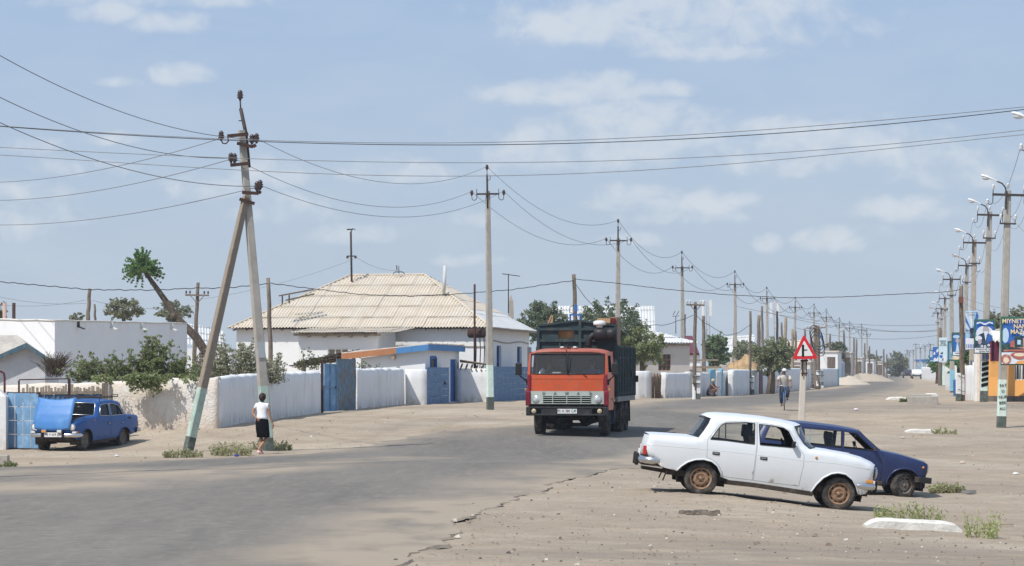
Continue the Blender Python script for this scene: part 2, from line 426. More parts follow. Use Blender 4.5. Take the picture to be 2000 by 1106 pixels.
# terrain height: thin-plate spline through known points
CP=[(-15,25,0),(0,25,0),(15,25,-.05),(-10,45,0),(0,45,.03),(3.23,44.2,.065),(5.62,44.2,-.205),(3.23,45.6,.065),(5.62,45.6,-.205),(7.6,43,-.30),(10,44,-.36),(14,44,-.4),
(6.05,55.5,-.30),(8.47,55.5,-.555),(11,56,-.52),(15,60,-.5),(3.0,55.5,.02),(2,36,.0),(6,36,-.2),
(-8.7,58,-.02),(-14,74,-.12),(-11.5,74.6,-.11),(-6.6,67,0),(-9,69.4,.03),(-9.3,80.5,.36),(-16,80.5,.1),(-25,75,-.05),(2.2,80,.17),(-2,80,.20),(9,80,-.12),(18.7,98,.02),(15,72,-.45),(22,80,-.3),
(-.92,102.5,.64),(-7.3,97,.58),(-5,117,.66),(10.6,109,.53),(5,98,.44),(22.4,122,.70),(15,108,.36),(20,108,.4),(27,108,.4),(-20,105,.55),(-25,60,-.05),(28,60,-.4),(28,44,-.4),
(-20,130,.66),(0,130,.68),(20,135,.68),(40,135,.72),(-50,150,.66),(0,170,.66),(60,170,.68),(30,200,.66),(-100,300,.66),(60,300,.66),(160,300,.66),(-40,100,.5),(45,100,.3),(0,-40,0),(-60,20,0),(60,20,-.3),
(0,450,.68),(120,450,.68),(-150,450,.68),(250,450,.68)]
CP=np.array(CP, float)
def _K(d2):return np.where(d2>1e-9,0.5*d2*np.log(np.maximum(d2,1e-9)),0.0)
_sc=40.0
_n=len(CP);_X=CP[:, :2]/_sc
_A=np.zeros((_n+3, _n+3));_A[:_n, :_n]=_K(((_X[:, None]-_X[None])**2).sum(-1))+1e-4*np.eye(_n)
_A[:_n, _n]=1;_A[:_n, _n+1:]=_X;_A[_n:, :_n]=_A[:_n, _n:].T
_W=np.linalg.solve(_A, np.concatenate([CP[:,2], np.zeros(3)]))
def zg_np(x, y):
 x=np.asarray(x, float);y=np.asarray(y, float);sh=x.shape
 q=np.stack([x.ravel(), np.minimum(y.ravel(),460)],1)/_sc
 out=np.empty(len(q))
 for i in range(0, len(q),20000):
  c=q[i:i+20000]
  out[i:i+20000]=_K(((c[:, None]-_X[None])**2).sum(-1))@_W[:_n]+_W[_n]+c@_W[_n+1:]
 yy_=y.ravel();xx_=np.abs(x.ravel())
 f=np.clip((yy_-300)/150,0,1);f=np.maximum(f, np.clip((xx_-70-0.25*np.maximum(yy_,0))/60,0,1))
 return(out*(1-f)+0.66*f*(yy_>60)+0.0*f).reshape(sh)
def zg(x, y):return float(zg_np(np.array([x]), np.array([y]))[0])
def G(px, py):
 """point of the ground seen at a pixel"""
 lo=None;prev=26.0
 Ys=26.0*1.01**np.arange(0,420)
 xs=(px-CX)*Ys/FOC;zr=CAMZ-(py-HY)*Ys/FOC
 d=zr-zg_np(xs, Ys)
 for i in range(1, len(Ys)):
  if d[i]<=0<d[i-1]:
   t=d[i-1]/(d[i-1]-d[i]);Y=Ys[i-1]+t*(Ys[i]-Ys[i-1]);return Vector(((px-CX)*Y/FOC, Y, zg((px-CX)*Y/FOC, Y)))
 Y=Ys[-1]
 return Vector(((px-CX)*Y/FOC, Y, zg((px-CX)*Y/FOC, Y)))
def ON(x, y, dz=0.0):return Vector((x, y, zg(x, y)+dz))
def ONP(px, Y, dz=0.0):return ON((px-CX)*Y/FOC, Y, dz)
RL=[(10,-60),(54,-60),(57.0,-32),(58.0,-14),(60,-11.2),(63,-8.7),(68,-5.6),(74,-4.2),(79,-3.1),(88,.6),(100,2.9),(121,6.2),(150,12.5),(215,27.0),(250,33.0),(485,64),(1000,140),(2500,360)]
RR=[(10,-2.6),(24,-1.7),(28.8,-1.3),(38.5,-.54),(46.6,.6),(55,2.2),(62,3.7),(70,5.3),(80,7.1),(90,9.0),(100,10.7),(112,13.0),(122,15.6),(135,19.0),(150,22.4),(200,31),(250,39.5),(485,75),(1000,152),(2500,378)]
def ri(T, y):return np.interp(y,[a for a, b in T],[b for a, b in T])
def rows():
 ys=[8.0,14,18,21];y=23.5
 while y<140:ys.append(y);y+=0.14+(y-23.5)*0.0062
 while y<2600:ys.append(y);y*=1.028
 return np.array(ys)
YS=rows()
def fbm(x, y, sc, o=4, seed=0.0):
 return noise.fractal(Vector((x*sc+seed, y*sc+3.1*seed, seed)),1.0,2.0, o)
def attr(me, name, vals):
 a=me.attributes.new(name, 'FLOAT', 'POINT');a.data.foreach_set('value', np.asarray(vals, 'f'))
NU=250
back=np.array([-60.0,-30,-10])
YG=np.concatenate([back, YS])
T=np.linspace(-1,1, NU)
half=14+0.30*np.maximum(YG,0)+30*(YG<10)
GX=T[None, :]*half[:, None];GY=np.repeat(YG[:, None], NU,1)
GZ=zg_np(GX, GY)
mic=np.zeros_like(GX);asp=np.zeros_like(GX)
for j in range(len(YG)):
 if 20<YG[j]<160:
  for i in range(NU):
   x, y=GX[j, i], GY[j, i]
   mic[j, i]=0.024*fbm(x, y,0.45,5)+0.020*fbm(x, y,2.0,4,5.0)
lft=ri(RL, GY);rgt=ri(RR, GY)
inroad=np.clip(np.minimum(GX-lft-0.45, rgt-GX-np.where(GY<85,0.12,0.45))/0.3,0,1)
GZ=GZ+mic*(1-inroad)-0.10*inroad
me=bpy.data.meshes.new('ground')
vs=np.stack([GX, GY, GZ],-1).reshape(-1,3)
fs=[(j*NU+i, j*NU+i+1,(j+1)*NU+i+1,(j+1)*NU+i)for j in range(len(YG)-1)for i in range(NU-1)]
me.from_pydata(vs.tolist(),[], fs)
me.polygons.foreach_set('use_smooth',[True]*len(fs))
def cap(ax, ay, bx, by, wd):
 dx, dy=bx-ax, by-ay;t=np.clip(((GX-ax)*dx+(GY-ay)*dy)/(dx*dx+dy*dy),0,1)
 return np.clip(1.6-np.hypot(GX-ax-t*dx, GY-ay-t*dy)/wd,0,1)
asp=np.maximum.reduce([cap(13,113,26,116,3.0), cap(26,116,60,117,3.2), cap(2.2,31.2,20,33.6,2.9),0.5*cap(8,50,14,49,1.2),0.42*cap(5,40,26,66,9.0),0.35*cap(12,70,26,100,6.0),0.6*cap(-4.5,82,-1.0,92,.9),0.45*cap(11,84,19,88,2.0)])
attr(me, 'tar', asp.ravel())
def track(pts, wd, gauge=1.45):
 """pair of wheel tracks along a curve"""
 out=np.zeros_like(GX);q=smooth_loop(pts,3, False)
 for sgn in(-1,1):
  pl=[]
  for a, b in zip(q[:-1], q[1:]):
   d=Vector((b[0]-a[0], b[1]-a[1],0)).normalized();pl.append((a[0]-d.y*sgn*gauge/2, a[1]+d.x*sgn*gauge/2))
  for a, b in zip(pl[:-1], pl[1:]):
   dx, dy=b[0]-a[0], b[1]-a[1];t=np.clip(((GX-a[0])*dx+(GY-a[1])*dy)/(dx*dx+dy*dy+1e-9),0,1)
   out=np.maximum(out, np.clip(1.3-np.hypot(GX-a[0]-t*dx, GY-a[1]-t*dy)/wd,0,1))
 return out
trk=np.maximum.reduce([track([(-1,31),(3,34),(8,38),(16,41)],.17),.8*track([(-.5,36),(4,37.5),(9,41),(12,50),(16,62)],.17),.9*track([(2.5,48),(6,52.5),(10,57),(15,60),(24,66)],.2),.8*track([(7,70),(11,76),(17,84),(26,100)],.22),.8*track([(3,60),(8,66),(14,70),(24,74)],.22),.8*track([(-14,66),(-9,73),(-6,84),(-4.5,100),(-2,114)],.2),.7*track([(-13,70),(-8,67),(-4,72),(-2.5,90)],.2),.7*track([(11,45),(15,48),(22,49)],.18),.8*track([(9,90),(15,102),(22,112)],.25)])
GZ2=GZ-0.022*trk*(1-inroad)
me.vertices.foreach_set('co', np.stack([GX, GY, GZ2],-1).reshape(-1).astype('f'))
attr(me, 'track', trk.ravel())
rs=np.maximum(np.clip(1-np.abs(GX-rgt)/1.6,0,1), np.clip(1-np.abs(GX-lft)/1.5,0,1))
attr(me, 'roadside', rs.ravel())
ground=bpy.data.objects.new('ground', me);COL.objects.link(ground)
tag(ground, kind='structure')
def nodes(m):
 m.use_nodes=True;nt=m.node_tree
 return nt, nt.nodes, nt.links, nt.nodes['Principled BSDF']
def mk(nt):
 N, L=nt.nodes, nt.links
 tc=N.new('ShaderNodeTexCoord')
 def nz(scale, detail=6, stretch=None, rough=0.6, rot=0.0):
  mp=N.new('ShaderNodeMapping');mp.inputs['Scale'].default_value=stretch or(1,1,1);mp.inputs['Rotation'].default_value=(0,0, rot);L.new(tc.outputs['Object'], mp.inputs[0])
  n=N.new('ShaderNodeTexNoise');n.inputs['Scale'].default_value=scale;n.inputs['Detail'].default_value=detail;n.inputs['Roughness'].default_value=rough
  L.new(mp.outputs[0], n.inputs['Vector']);return n.outputs['Fac']
 def rmp(x, lo, hi, a=0.0, b=1.0):
  n=N.new('ShaderNodeMapRange');n.inputs[1].default_value=lo;n.inputs[2].default_value=hi;n.inputs[3].default_value=a;n.inputs[4].default_value=b;L.new(x, n.inputs[0]);return n.outputs[0]
 def op(o, a, b, clamp=False):
  n=N.new('ShaderNodeMath');n.operation=o;n.use_clamp=clamp
  for i, x in enumerate((a, b)):
   if isinstance(x,(int, float)):n.inputs[i].default_value=x
   else:L.new(x, n.inputs[i])
  return n.outputs[0]
 def mix(f, a, b):
  n=N.new('ShaderNodeMix');n.data_type='RGBA'
  for k, x in(('Factor', f),('A', a),('B', b)):
   if isinstance(x,(int, float)):n.inputs[k].default_value=x
   elif isinstance(x, tuple):n.inputs[k].default_value=(*x,1)
   else:L.new(x, n.inputs[k])
  return n.outputs['Result']
 def at(nm):
  n=N.new('ShaderNodeAttribute');n.attribute_name=nm;return n.outputs['Fac']
 return nz, rmp, op, mix, at
gm=bpy.data.materials.new('sandy_dirt');nt, N, L, B=nodes(gm);nz, rmp, op, mix, at=mk(nt)
SAND, SAND2, SAND3=(0.435,0.360,0.272),(0.350,0.286,0.214),(0.51,0.445,0.355)
c=mix(rmp(nz(0.35,8),0.40,0.62), SAND, SAND2)
c=mix(rmp(nz(0.09,7, None,.62,1.1),0.50,0.66,0,.6), c,(0.30,0.25,0.195))
c=mix(rmp(nz(0.16,6, None,.6,.4),0.52,0.72,0,.8), c, SAND3)
c=mix(rmp(nz(1.3,8,(0.35,1.3,1),.65),0.50,0.70,0,.55), c,(0.34,0.265,0.195))
c=mix(rmp(nz(5.5,9,(.5,1.2,1),.7),0.50,0.66,0,.6), c,(0.25,0.20,0.15))
c=mix(rmp(nz(26,4),0.54,0.68,0,.85), c,(0.18,0.145,0.115))
c=mix(rmp(nz(60,2),0.66,0.74,0,.7), c,(0.58,0.53,0.46))
tarf=op('MULTIPLY', at('tar'), rmp(nz(0.8,8,(0.5,1.4,1)),0.32,0.56), True)
c=mix(op('MULTIPLY', tarf,.72), c,(0.225,0.195,0.165))
c=mix(op('MULTIPLY', at('roadside'), rmp(nz(1.1,7),.42,.62,0,.45), True), c,(0.29,0.24,0.19))
c=mix(op('MULTIPLY', at('track'), rmp(nz(1.7,6),.30,.62,.05,.62), True), c,(0.255,0.208,0.16))
L.new(c, B.inputs['Base Color']);B.inputs['Roughness'].default_value=0.97;B.inputs['Specular IOR Level'].default_value=0.05
bp=N.new('ShaderNodeBump');bp.inputs['Strength'].default_value=0.55;bp.inputs['Distance'].default_value=0.05
h=op('ADD', op('MULTIPLY', nz(3.2,9,(0.6,1.4,1)),1.0), op('MULTIPLY', nz(28,5),0.32));L.new(h, bp.inputs['Height']);L.new(bp.outputs[0], B.inputs['Normal'])
ground.data.materials.append(gm)
yr=YS[(YS>20)&(YS<2400)]
NR=150
tt=np.linspace(0,1, NR);tt=0.5-0.5*np.cos(PI*tt)
vs=[];edge=[];pat=[]
for j, y in enumerate(yr):
 l, r=float(ri(RL, y)), float(ri(RR, y))
 l=max(l,-26-y*0.1)
 r+=0.34*fbm(y,0.0,0.28,3,2.0)*(y<140)+0.13*fbm(y,9.0,0.9,4,4.0)*(y<90)+.09*fbm(y,3.0,3.1,3,4.0)*(y<70)
 l+=0.8*fbm(y,4.0,0.15,4,7.0)*(y<140)
 w_=r-l
 for i in range(NR):
  x=l+w_*tt[i]
  if i==NR-1:x+=0.05
  z=zg(x, y)if False else 0.0
  vs.append([x, y,0.0]);edge.append((x-l, r-x))
vs=np.array(vs);edge=np.array(edge)
vs[:,2]=zg_np(vs[:,0], vs[:,1])
lift=0.035*np.clip(edge[:,0]/1.2,0,1)-0.003
farR=vs[:,1]>84
lift=np.where(farR, np.minimum(lift,0.035*np.clip(edge[:,1]/1.2,0,1)-0.006), lift)
near=np.clip((100-vs[:,1])/40,0,1)
lipn=np.array([max(0, noise.fractal(Vector((y*.5,2.0,3.0)),1.0,2.0,3)-.02)for y in yr]).repeat(NR)
lift+=near*np.clip(1-edge[:,1]/0.9,0,1)*(-0.018+0.034*lipn)*~farR
m2=np.array([0.010*fbm(x, y,0.5,3,1.0)if y<130 else 0.0 for x, y, z in vs])
for k in range(len(vs)):
 if edge[k,1]<0.45 and vs[k,1]<80:m2[k]+=0.012*fbm(vs[k,0], vs[k,1],2.5,3,8.0)
vs[:,2]+=lift+m2
vs[NR-1::NR,2]-=np.array([0.022+0.055*max(0, fbm(y,2.0,0.45,3,3.0)+.15)*(y<75)for y in yr])*(yr<92)
fs=[(j*NR+i, j*NR+i+1,(j+1)*NR+i+1,(j+1)*NR+i)for j in range(len(yr)-1)for i in range(NR-1)]
me=bpy.data.meshes.new('road');me.from_pydata(vs.tolist(),[], fs)
sm=[i<NR-2 for j in range(len(yr)-1)for i in range(NR-1)]
me.polygons.foreach_set('use_smooth', sm)
mi=[0 if i<NR-2 or yr[j]>80 else 1 for j in range(len(yr)-1)for i in range(NR-1)]
attr(me, 'el', np.clip(edge[:,0]/2.2,0,1));attr(me, 'er', np.clip(edge[:,1]/2.8,0,1))
X_, Y_=vs[:,0], vs[:,1]
def cap2(ax, ay, bx, by, wd):
 dx, dy=bx-ax, by-ay;t=np.clip(((X_-ax)*dx+(Y_-ay)*dy)/(dx*dx+dy*dy),0,1)
 return np.clip(1.5-np.hypot(X_-ax-t*dx, Y_-ay-t*dy)/wd,0,1)
sandy=np.maximum.reduce([cap2(-14,44,-8.5,48.5,2.2), cap2(-8.5,48.5,-5,56,1.7),0.9*cap2(-30,54.5,-9,55,2.2),0.7*cap2(-5,58,-2.5,64,1.0),0.9*cap2(2.0,62,5.5,74,.9),0.55*cap2(-1.0,30,0.0,42,1.6),.6*cap2(8,104,16,120,2),.5*cap2(20,140,30,190,2)])
attr(me, 'sandy', sandy)
road=bpy.data.objects.new('road', me);COL.objects.link(road);tag(road, kind='structure')
rm=bpy.data.materials.new('dusty_asphalt');nt, N, L, B=nodes(rm);nz, rmp, op, mix, at=mk(nt)
c=mix(rmp(nz(0.22,8,(1,0.35,1)),0.36,0.64),(0.155,0.143,0.128),(0.205,0.188,0.166))
ROT=-0.35
c=mix(rmp(nz(0.9,8,(1.9,0.22,1),.62, ROT),0.50,0.72,0,.38), c,(0.112,0.107,0.102))
c=mix(rmp(nz(2.8,8,(1.6,0.25,1),.6, ROT),0.50,0.70,0,.35), c,(0.27,0.245,0.215))
c=mix(rmp(nz(3.4,10,(.8,1.5,1),.72),0.50,0.66,0,.55), c,(0.115,0.108,0.10))
c=mix(rmp(nz(7.5,9,(1,.7,1),.7),0.54,0.68,0,.55), c,(0.27,0.25,0.22))
c=mix(rmp(nz(45,4),0.58,0.74,0,.45), c,(0.30,0.275,0.24))
dust=op('ADD', op('MULTIPLY', op('SUBTRACT',1.0, at('er')),1.05), op('MULTIPLY', op('SUBTRACT',1.0, at('el')),.75))
dust=op('ADD', dust, op('MULTIPLY', at('sandy'),1.0))
dust=op('MULTIPLY', dust, rmp(nz(0.55,9,(1.0,.6,1)),0.33,0.60,.15,1.1), True)
c=mix(dust, c,(0.335,0.28,0.218))
L.new(c, B.inputs['Base Color']);B.inputs['Roughness'].default_value=0.93;B.inputs['Specular IOR Level'].default_value=0.08
bp=N.new('ShaderNodeBump');bp.inputs['Strength'].default_value=0.45;bp.inputs['Distance'].default_value=0.03
h=op('ADD', nz(2.2,8), op('MULTIPLY', nz(40,5),0.35));L.new(h, bp.inputs['Height']);L.new(bp.outputs[0], B.inputs['Normal'])
me.materials.append(rm)
me.materials.append(pm('broken_tar_edge',(0.07,0.063,0.055), var=0.4, vscale=6, rough=0.95, spec=0.05, blots=[((0.30,0.25,0.19),0.8,0.40,0.50,1.0)], rnd=False))
me.polygons.foreach_set('material_index', mi)
hb=MB();hb.box((0,1325,6.5),(1900,2800,19))
hzm=bpy.data.materials.new('dusty_air');hzm.use_nodes=True
nt=hzm.node_tree;nt.nodes.remove(nt.nodes['Principled BSDF'])
pv=nt.nodes.new('ShaderNodeVolumePrincipled');pv.inputs['Color'].default_value=(0.80,0.88,1.0,1);pv.inputs['Density'].default_value=0.00026
pv.inputs['Anisotropy'].default_value=0.0
nt.links.new(pv.outputs[0], nt.nodes['Material Output'].inputs['Volume'])
hazeo=hb.build('haze', hzm);tag(hazeo, kind='stuff')
# cars
class Shell:
 """half-width field and mapping of a car body: x along the car (front = +x), z up"""
 def __init__(s, top, wmax, belt, tumble, xr, xf, r=0.05, kr=0.08, kf=0.09):
  s.top=top;s.wmax=wmax;s.belt=belt;s.tumble=tumble;s.xr=xr;s.xf=xf;s.r=r;s.kr=kr;s.kf=kf
  s.xmin=min(p[0]for p in top);s.xmax=max(p[0]for p in top)
 def W(s, x, z):
  w=s.wmax
  if x>s.xf:w-=s.kf*((x-s.xf)/(s.xmax-s.xf))**2
  if x<s.xr:w-=s.kr*((s.xr-x)/(s.xr-s.xmin))**2
  if z>s.belt:w-=s.tumble*(z-s.belt)+0.012
  else:w-=0.012*((z-(s.belt-0.16))/0.16)**2 if z>s.belt-0.16 else 0.075*((s.belt-0.16-z)/0.5)**2
  d=segdist((x, z), s.top, False)
  if d<s.r:w-=s.r-math.sqrt(max(0, s.r**2-(s.r-d)**2))
  return w
 def S(s, side, off=0.0):
  return lambda x, z:(x, side*(s.W(x, z)-off), z)
def wheel(parent, x, y, R_, side, steer=0.0, rimcol='rim', tw=0.165, flat=0.012):
 we=bpy.data.objects.new('wheel', None);COL.objects.link(we);we.parent=parent
 we.location=(x, y, R_-flat);we.rotation_euler=(0,0, steer)
 m=MB();h=tw/2
 m.lathe([(R_*.64,-h*.8),(R_*.72,-h),(R_*.88,-h),(R_*.965,-h*.82),(R_,-h*.55),(R_, h*.55),(R_*.965, h*.82),(R_*.88, h),(R_*.72, h),(R_*.64, h*.8)], axis='y', n=40, caps=False)
 for k in range(3):
  a=-h*.45+k*h*.45
  m.lathe([(R_*1.002, a-.006),(R_*1.012, a-.004),(R_*1.012, a+.03),(R_*1.002, a+.032)], axis='y', n=40, caps=False)
 m.build('tyre', M('blackrubber'), we)
 m=MB();s=side
 prof=[(R_*.66, h*.80),(R_*.64, h*.92),(R_*.61, h*.88),(R_*.585, h*.55),(R_*.56, h*.30),(R_*.50, h*.26),(R_*.46, h*.42),(R_*.34, h*.66),(R_*.26, h*.62),(R_*.22, h*.46),(R_*.12, h*.46),(R_*.105, h*.75),(R_*.06, h*.84),(0.002, h*.85)]
 m.lathe([(r, b*s)for r, b in prof], axis='y', n=40, caps=False)
 m.lathe([(R_*.66,-h*.8*s),(R_*.66, h*.8*s)], axis='y', n=32, caps=False)
 m.lathe([(0.002, h*.05*s),(R_*.64, h*.02*s)], axis='y', n=32, caps=False)
 for k in range(5):
  a=2*PI*k/5+.4
  m.lathe([(.013, h*.44*s),(.013, h*.66*s),(.008, h*.70*s)], o=(R_*.17*math.cos(a)*1.0,0, R_*.17*math.sin(a)), axis='y', n=8)
 m.mi=1
 for k in range(10):
  a=2*PI*k/10;ca, sa=math.cos(a), math.sin(a);q=[]
  for rr, dd in((.43,-.07),(.52,-.085),(.52,.085),(.43,.07)):
   q.append((R_*(rr*ca-dd*sa),(h*.46 if rr<.5 else h*.31)*s, R_*(rr*sa+dd*ca)))
  m.add(q,[(0,1,2,3)], False)
 m.build('rim',[rimcol, M('black')], we)
 return we
def side_panels(sh, parent, body, doors, paint, frame_m, glass_m, seal_m, chrome_line=None, win_fixed=(), bodyname='body', mbody=None, open_front=None):
 """doors: list of (poly, window poly or None, handle (x, z) or None); body: side outline"""
 for sd in(-1,1):
  gapdoors=[d[0]for d in doors]
  mbody.sheet(body, gapdoors+list(win_fixed), sh.S(sd),0.06)
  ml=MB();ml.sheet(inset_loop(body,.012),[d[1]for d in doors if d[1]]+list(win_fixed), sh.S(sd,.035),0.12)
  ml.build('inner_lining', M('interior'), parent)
  for wp in win_fixed:window(sh, sd, wp, parent, frame_m, glass_m, seal_m)
  for poly, win, hd, glazed in doors:
   dp=inset_loop(poly,.005)
   m=MB();m.sheet(dp,[win]if win else[], sh.S(sd),0.06)
   lp=dense(dp,.06);n=len(lp)
   f0, f1=sh.S(sd), sh.S(sd,.03)
   m.add([f0(*p)for p in lp]+[f1(*p)for p in lp],[(i,(i+1)%n, n+(i+1)%n, n+i)for i in range(n)], False)
   d=m.build('door', paint, parent)
   if win:window(sh, sd, win, d, frame_m, glass_m if glazed else None, seal_m)
   if hd:
    hm=MB();hx, hz=hd;y=sh.W(hx, hz)
    hm.bbox((hx, sd*(y-.002), hz),(.125,.016,.052),.004)
    hm.mi=1;hm.bbox((hx-.004, sd*(y+.014), hz+.004),(.095,.016,.018),.005)
    hm.build('door_handle',[M('blackplastic'), M('chrome')], d)
def window(sh, sd, win, parent, frame_m, glass_m, seal_m):
 f=sh.S(sd)
 lp=dense(win,.05);n=len(lp)
 m=MB();f1=sh.S(sd,.032)
 m.add([f(*p)for p in lp]+[f1(*p)for p in lp],[(i,(i+1)%n, n+(i+1)%n, n+i)for i in range(n)], False)
 fr=sh.S(sd,-.004)
 m.mi=1
 pts=[fr(*p)for p in dense(inset_loop(win,-.006),.06)]
 m.tube(pts+[pts[0]],.0085,5, cap=False)
 m.build('window_frame',[seal_m, frame_m], parent)
 if glass_m:
  g=MB();g.sheet(win,[], sh.S(sd,.022),.15);g.build('window_glass', glass_m, parent)
def strip(sh, pts, crown, bow=lambda x, z, q:0.0, nu=13, lo=-1, hi=1, off=0.0, step=.05):
 """surface across the car along a run of the top outline"""
 P=[pts[0]]
 for a, b in zip(pts[:-1], pts[1:]):
  k=max(1, int(math.dist(a, b)/step));P+=[(a[0]+(b[0]-a[0])*t/k, a[1]+(b[1]-a[1])*t/k)for t in range(1, k+1)]
 m=MB();vs=[]
 for i, p in enumerate(P):
  a, b=P[max(0, i-1)], P[min(len(P)-1, i+1)]
  tx, tz=b[0]-a[0], b[1]-a[1];l=math.hypot(tx, tz)or 1
  nx, nz=-tz/l, tx/l
  w=sh.W(*p)
  for k in range(nu):
   q=lo+(hi-lo)*k/(nu-1)
   c=crown*(1-q*q)**0.9-off
   vs.append((p[0]+nx*c+bow(p[0], p[1], q), q*w, p[1]+nz*c))
 return vs,[(i*nu+k,(i+1)*nu+k,(i+1)*nu+k+1, i*nu+k+1)for i in range(len(P)-1)for k in range(nu-1)]
def text_mesh(txt, size, mat, name, parent, loc, rot, depth=.002, align='CENTER', sx=1.0, res=2):
 cu=bpy.data.curves.new('writing', 'FONT');cu.body=txt;cu.size=size;cu.align_x=align;cu.align_y='CENTER'
 cu.extrude=depth;cu.resolution_u=res;cu.offset=size*0.012
 to=bpy.data.objects.new('writing', cu);COL.objects.link(to)
 dg=bpy.context.evaluated_depsgraph_get();dg.update()
 me=bpy.data.meshes.new_from_object(to.evaluated_get(dg))
 bpy.data.objects.remove(to);bpy.data.curves.remove(cu)
 me.materials.clear();me.materials.append(mat)
 o=bpy.data.objects.new(name, me);COL.objects.link(o);o.parent=parent
 o.location=loc;o.rotation_euler=rot;o.scale=(sx,1,1)
 return o
_th=math.atan2(996.1-966.0,1635.4-1365.7);_ct, _st=math.cos(_th), math.sin(_th);_s=math.hypot(269.7,30.1)/2.40
def LW(px, py):
 dx, dy=px-1365.7, py-966.0
 return((dx*_ct+dy*_st)/_s,(dx*_st-dy*_ct)/_s)
def LL(*p):return[LW(*q)for q in p]
TAIL=LL((1284.3,905),(1267,890.5),(1261.7,877.8),(1263.5,867),(1268.9,849.7))
TRUNK=LL((1268.9,849.7),(1285,849.6),(1310,851),(1354,854.5),(1367,855.2))
RGLASS=LL((1367,855.2),(1378,841.5),(1387.5,827.5),(1391.5,818.5))
ROOF=LL((1391.5,818.5),(1400,814.5),(1412,813.5),(1445,815),(1490,819.5),(1526,825.5),(1545,830.5),(1551,834))
WSHIELD=LL((1551,834),(1557.4,850),(1568.2,868),(1579,877.5))
HOOD=LL((1579,877.5),(1617,882.4),(1654.9,889.2),(1681.5,897.3),(1700.5,906.6),(1707,912))
NOSE=LL((1707,912),(1709,917),(1705.2,936.7),(1700.5,948),(1696,960))
TOPL=TAIL+TRUNK[1:]+RGLASS[1:]+ROOF[1:]+WSHIELD[1:]+HOOD[1:]+NOSE[1:]
RARCH=LL((1321.4,919.4),(1330.5,910.3),(1343,902.2),(1357.6,897.7),(1373.9,897.1),(1390,901.3),(1401,910.3),(1408.2,924.8),(1408.5,931.5))
FARCH=LL((1583.7,961.4),(1594.2,946.2),(1607.5,932.9),(1622.6,925.3),(1636,923.4),(1651.1,926.2),(1664.4,936.7),(1672,950),(1676.7,965.1))
BODY=TOPL+LL((1691,965),(1681.5,967))+FARCH[::-1]+LL((1561,957.4),(1434.4,942))+RARCH[::-1]+LL((1292.5,912.2))
RWIN=LL((1388.8,857.2),(1402.8,838.9),(1410,831),(1418.1,827.1),(1457.9,826.2),(1474,828),(1472.4,866.9),(1417.2,859.5))
FWIN=LL((1484.1,829.8),(1508.5,832.6),(1530.2,837.1),(1540.2,843.4),(1548.3,861.5),(1550.5,873.6),(1485,868))
RDOOR=LL((1382,857.9),(1379.5,893),(1392,899),(1403,908.5),(1410.5,924.5),(1412,931),(1469.6,938.4),(1477.8,868.7),(1479,825.3),(1458,823.6),(1418,823.9),(1407,829.5),(1400,836.5))
FDOOR=LL((1480,825.4),(1479,868.7),(1471,938.7),(1560,950),(1564,930),(1569,908.5),(1570,888.6),(1563.7,879.8),(1554,862),(1543,840.5),(1526.6,833),(1508.5,829))
FLIP=[(x, z)for x, z in FARCH];RLIP=[(x, z)for x, z in RARCH]
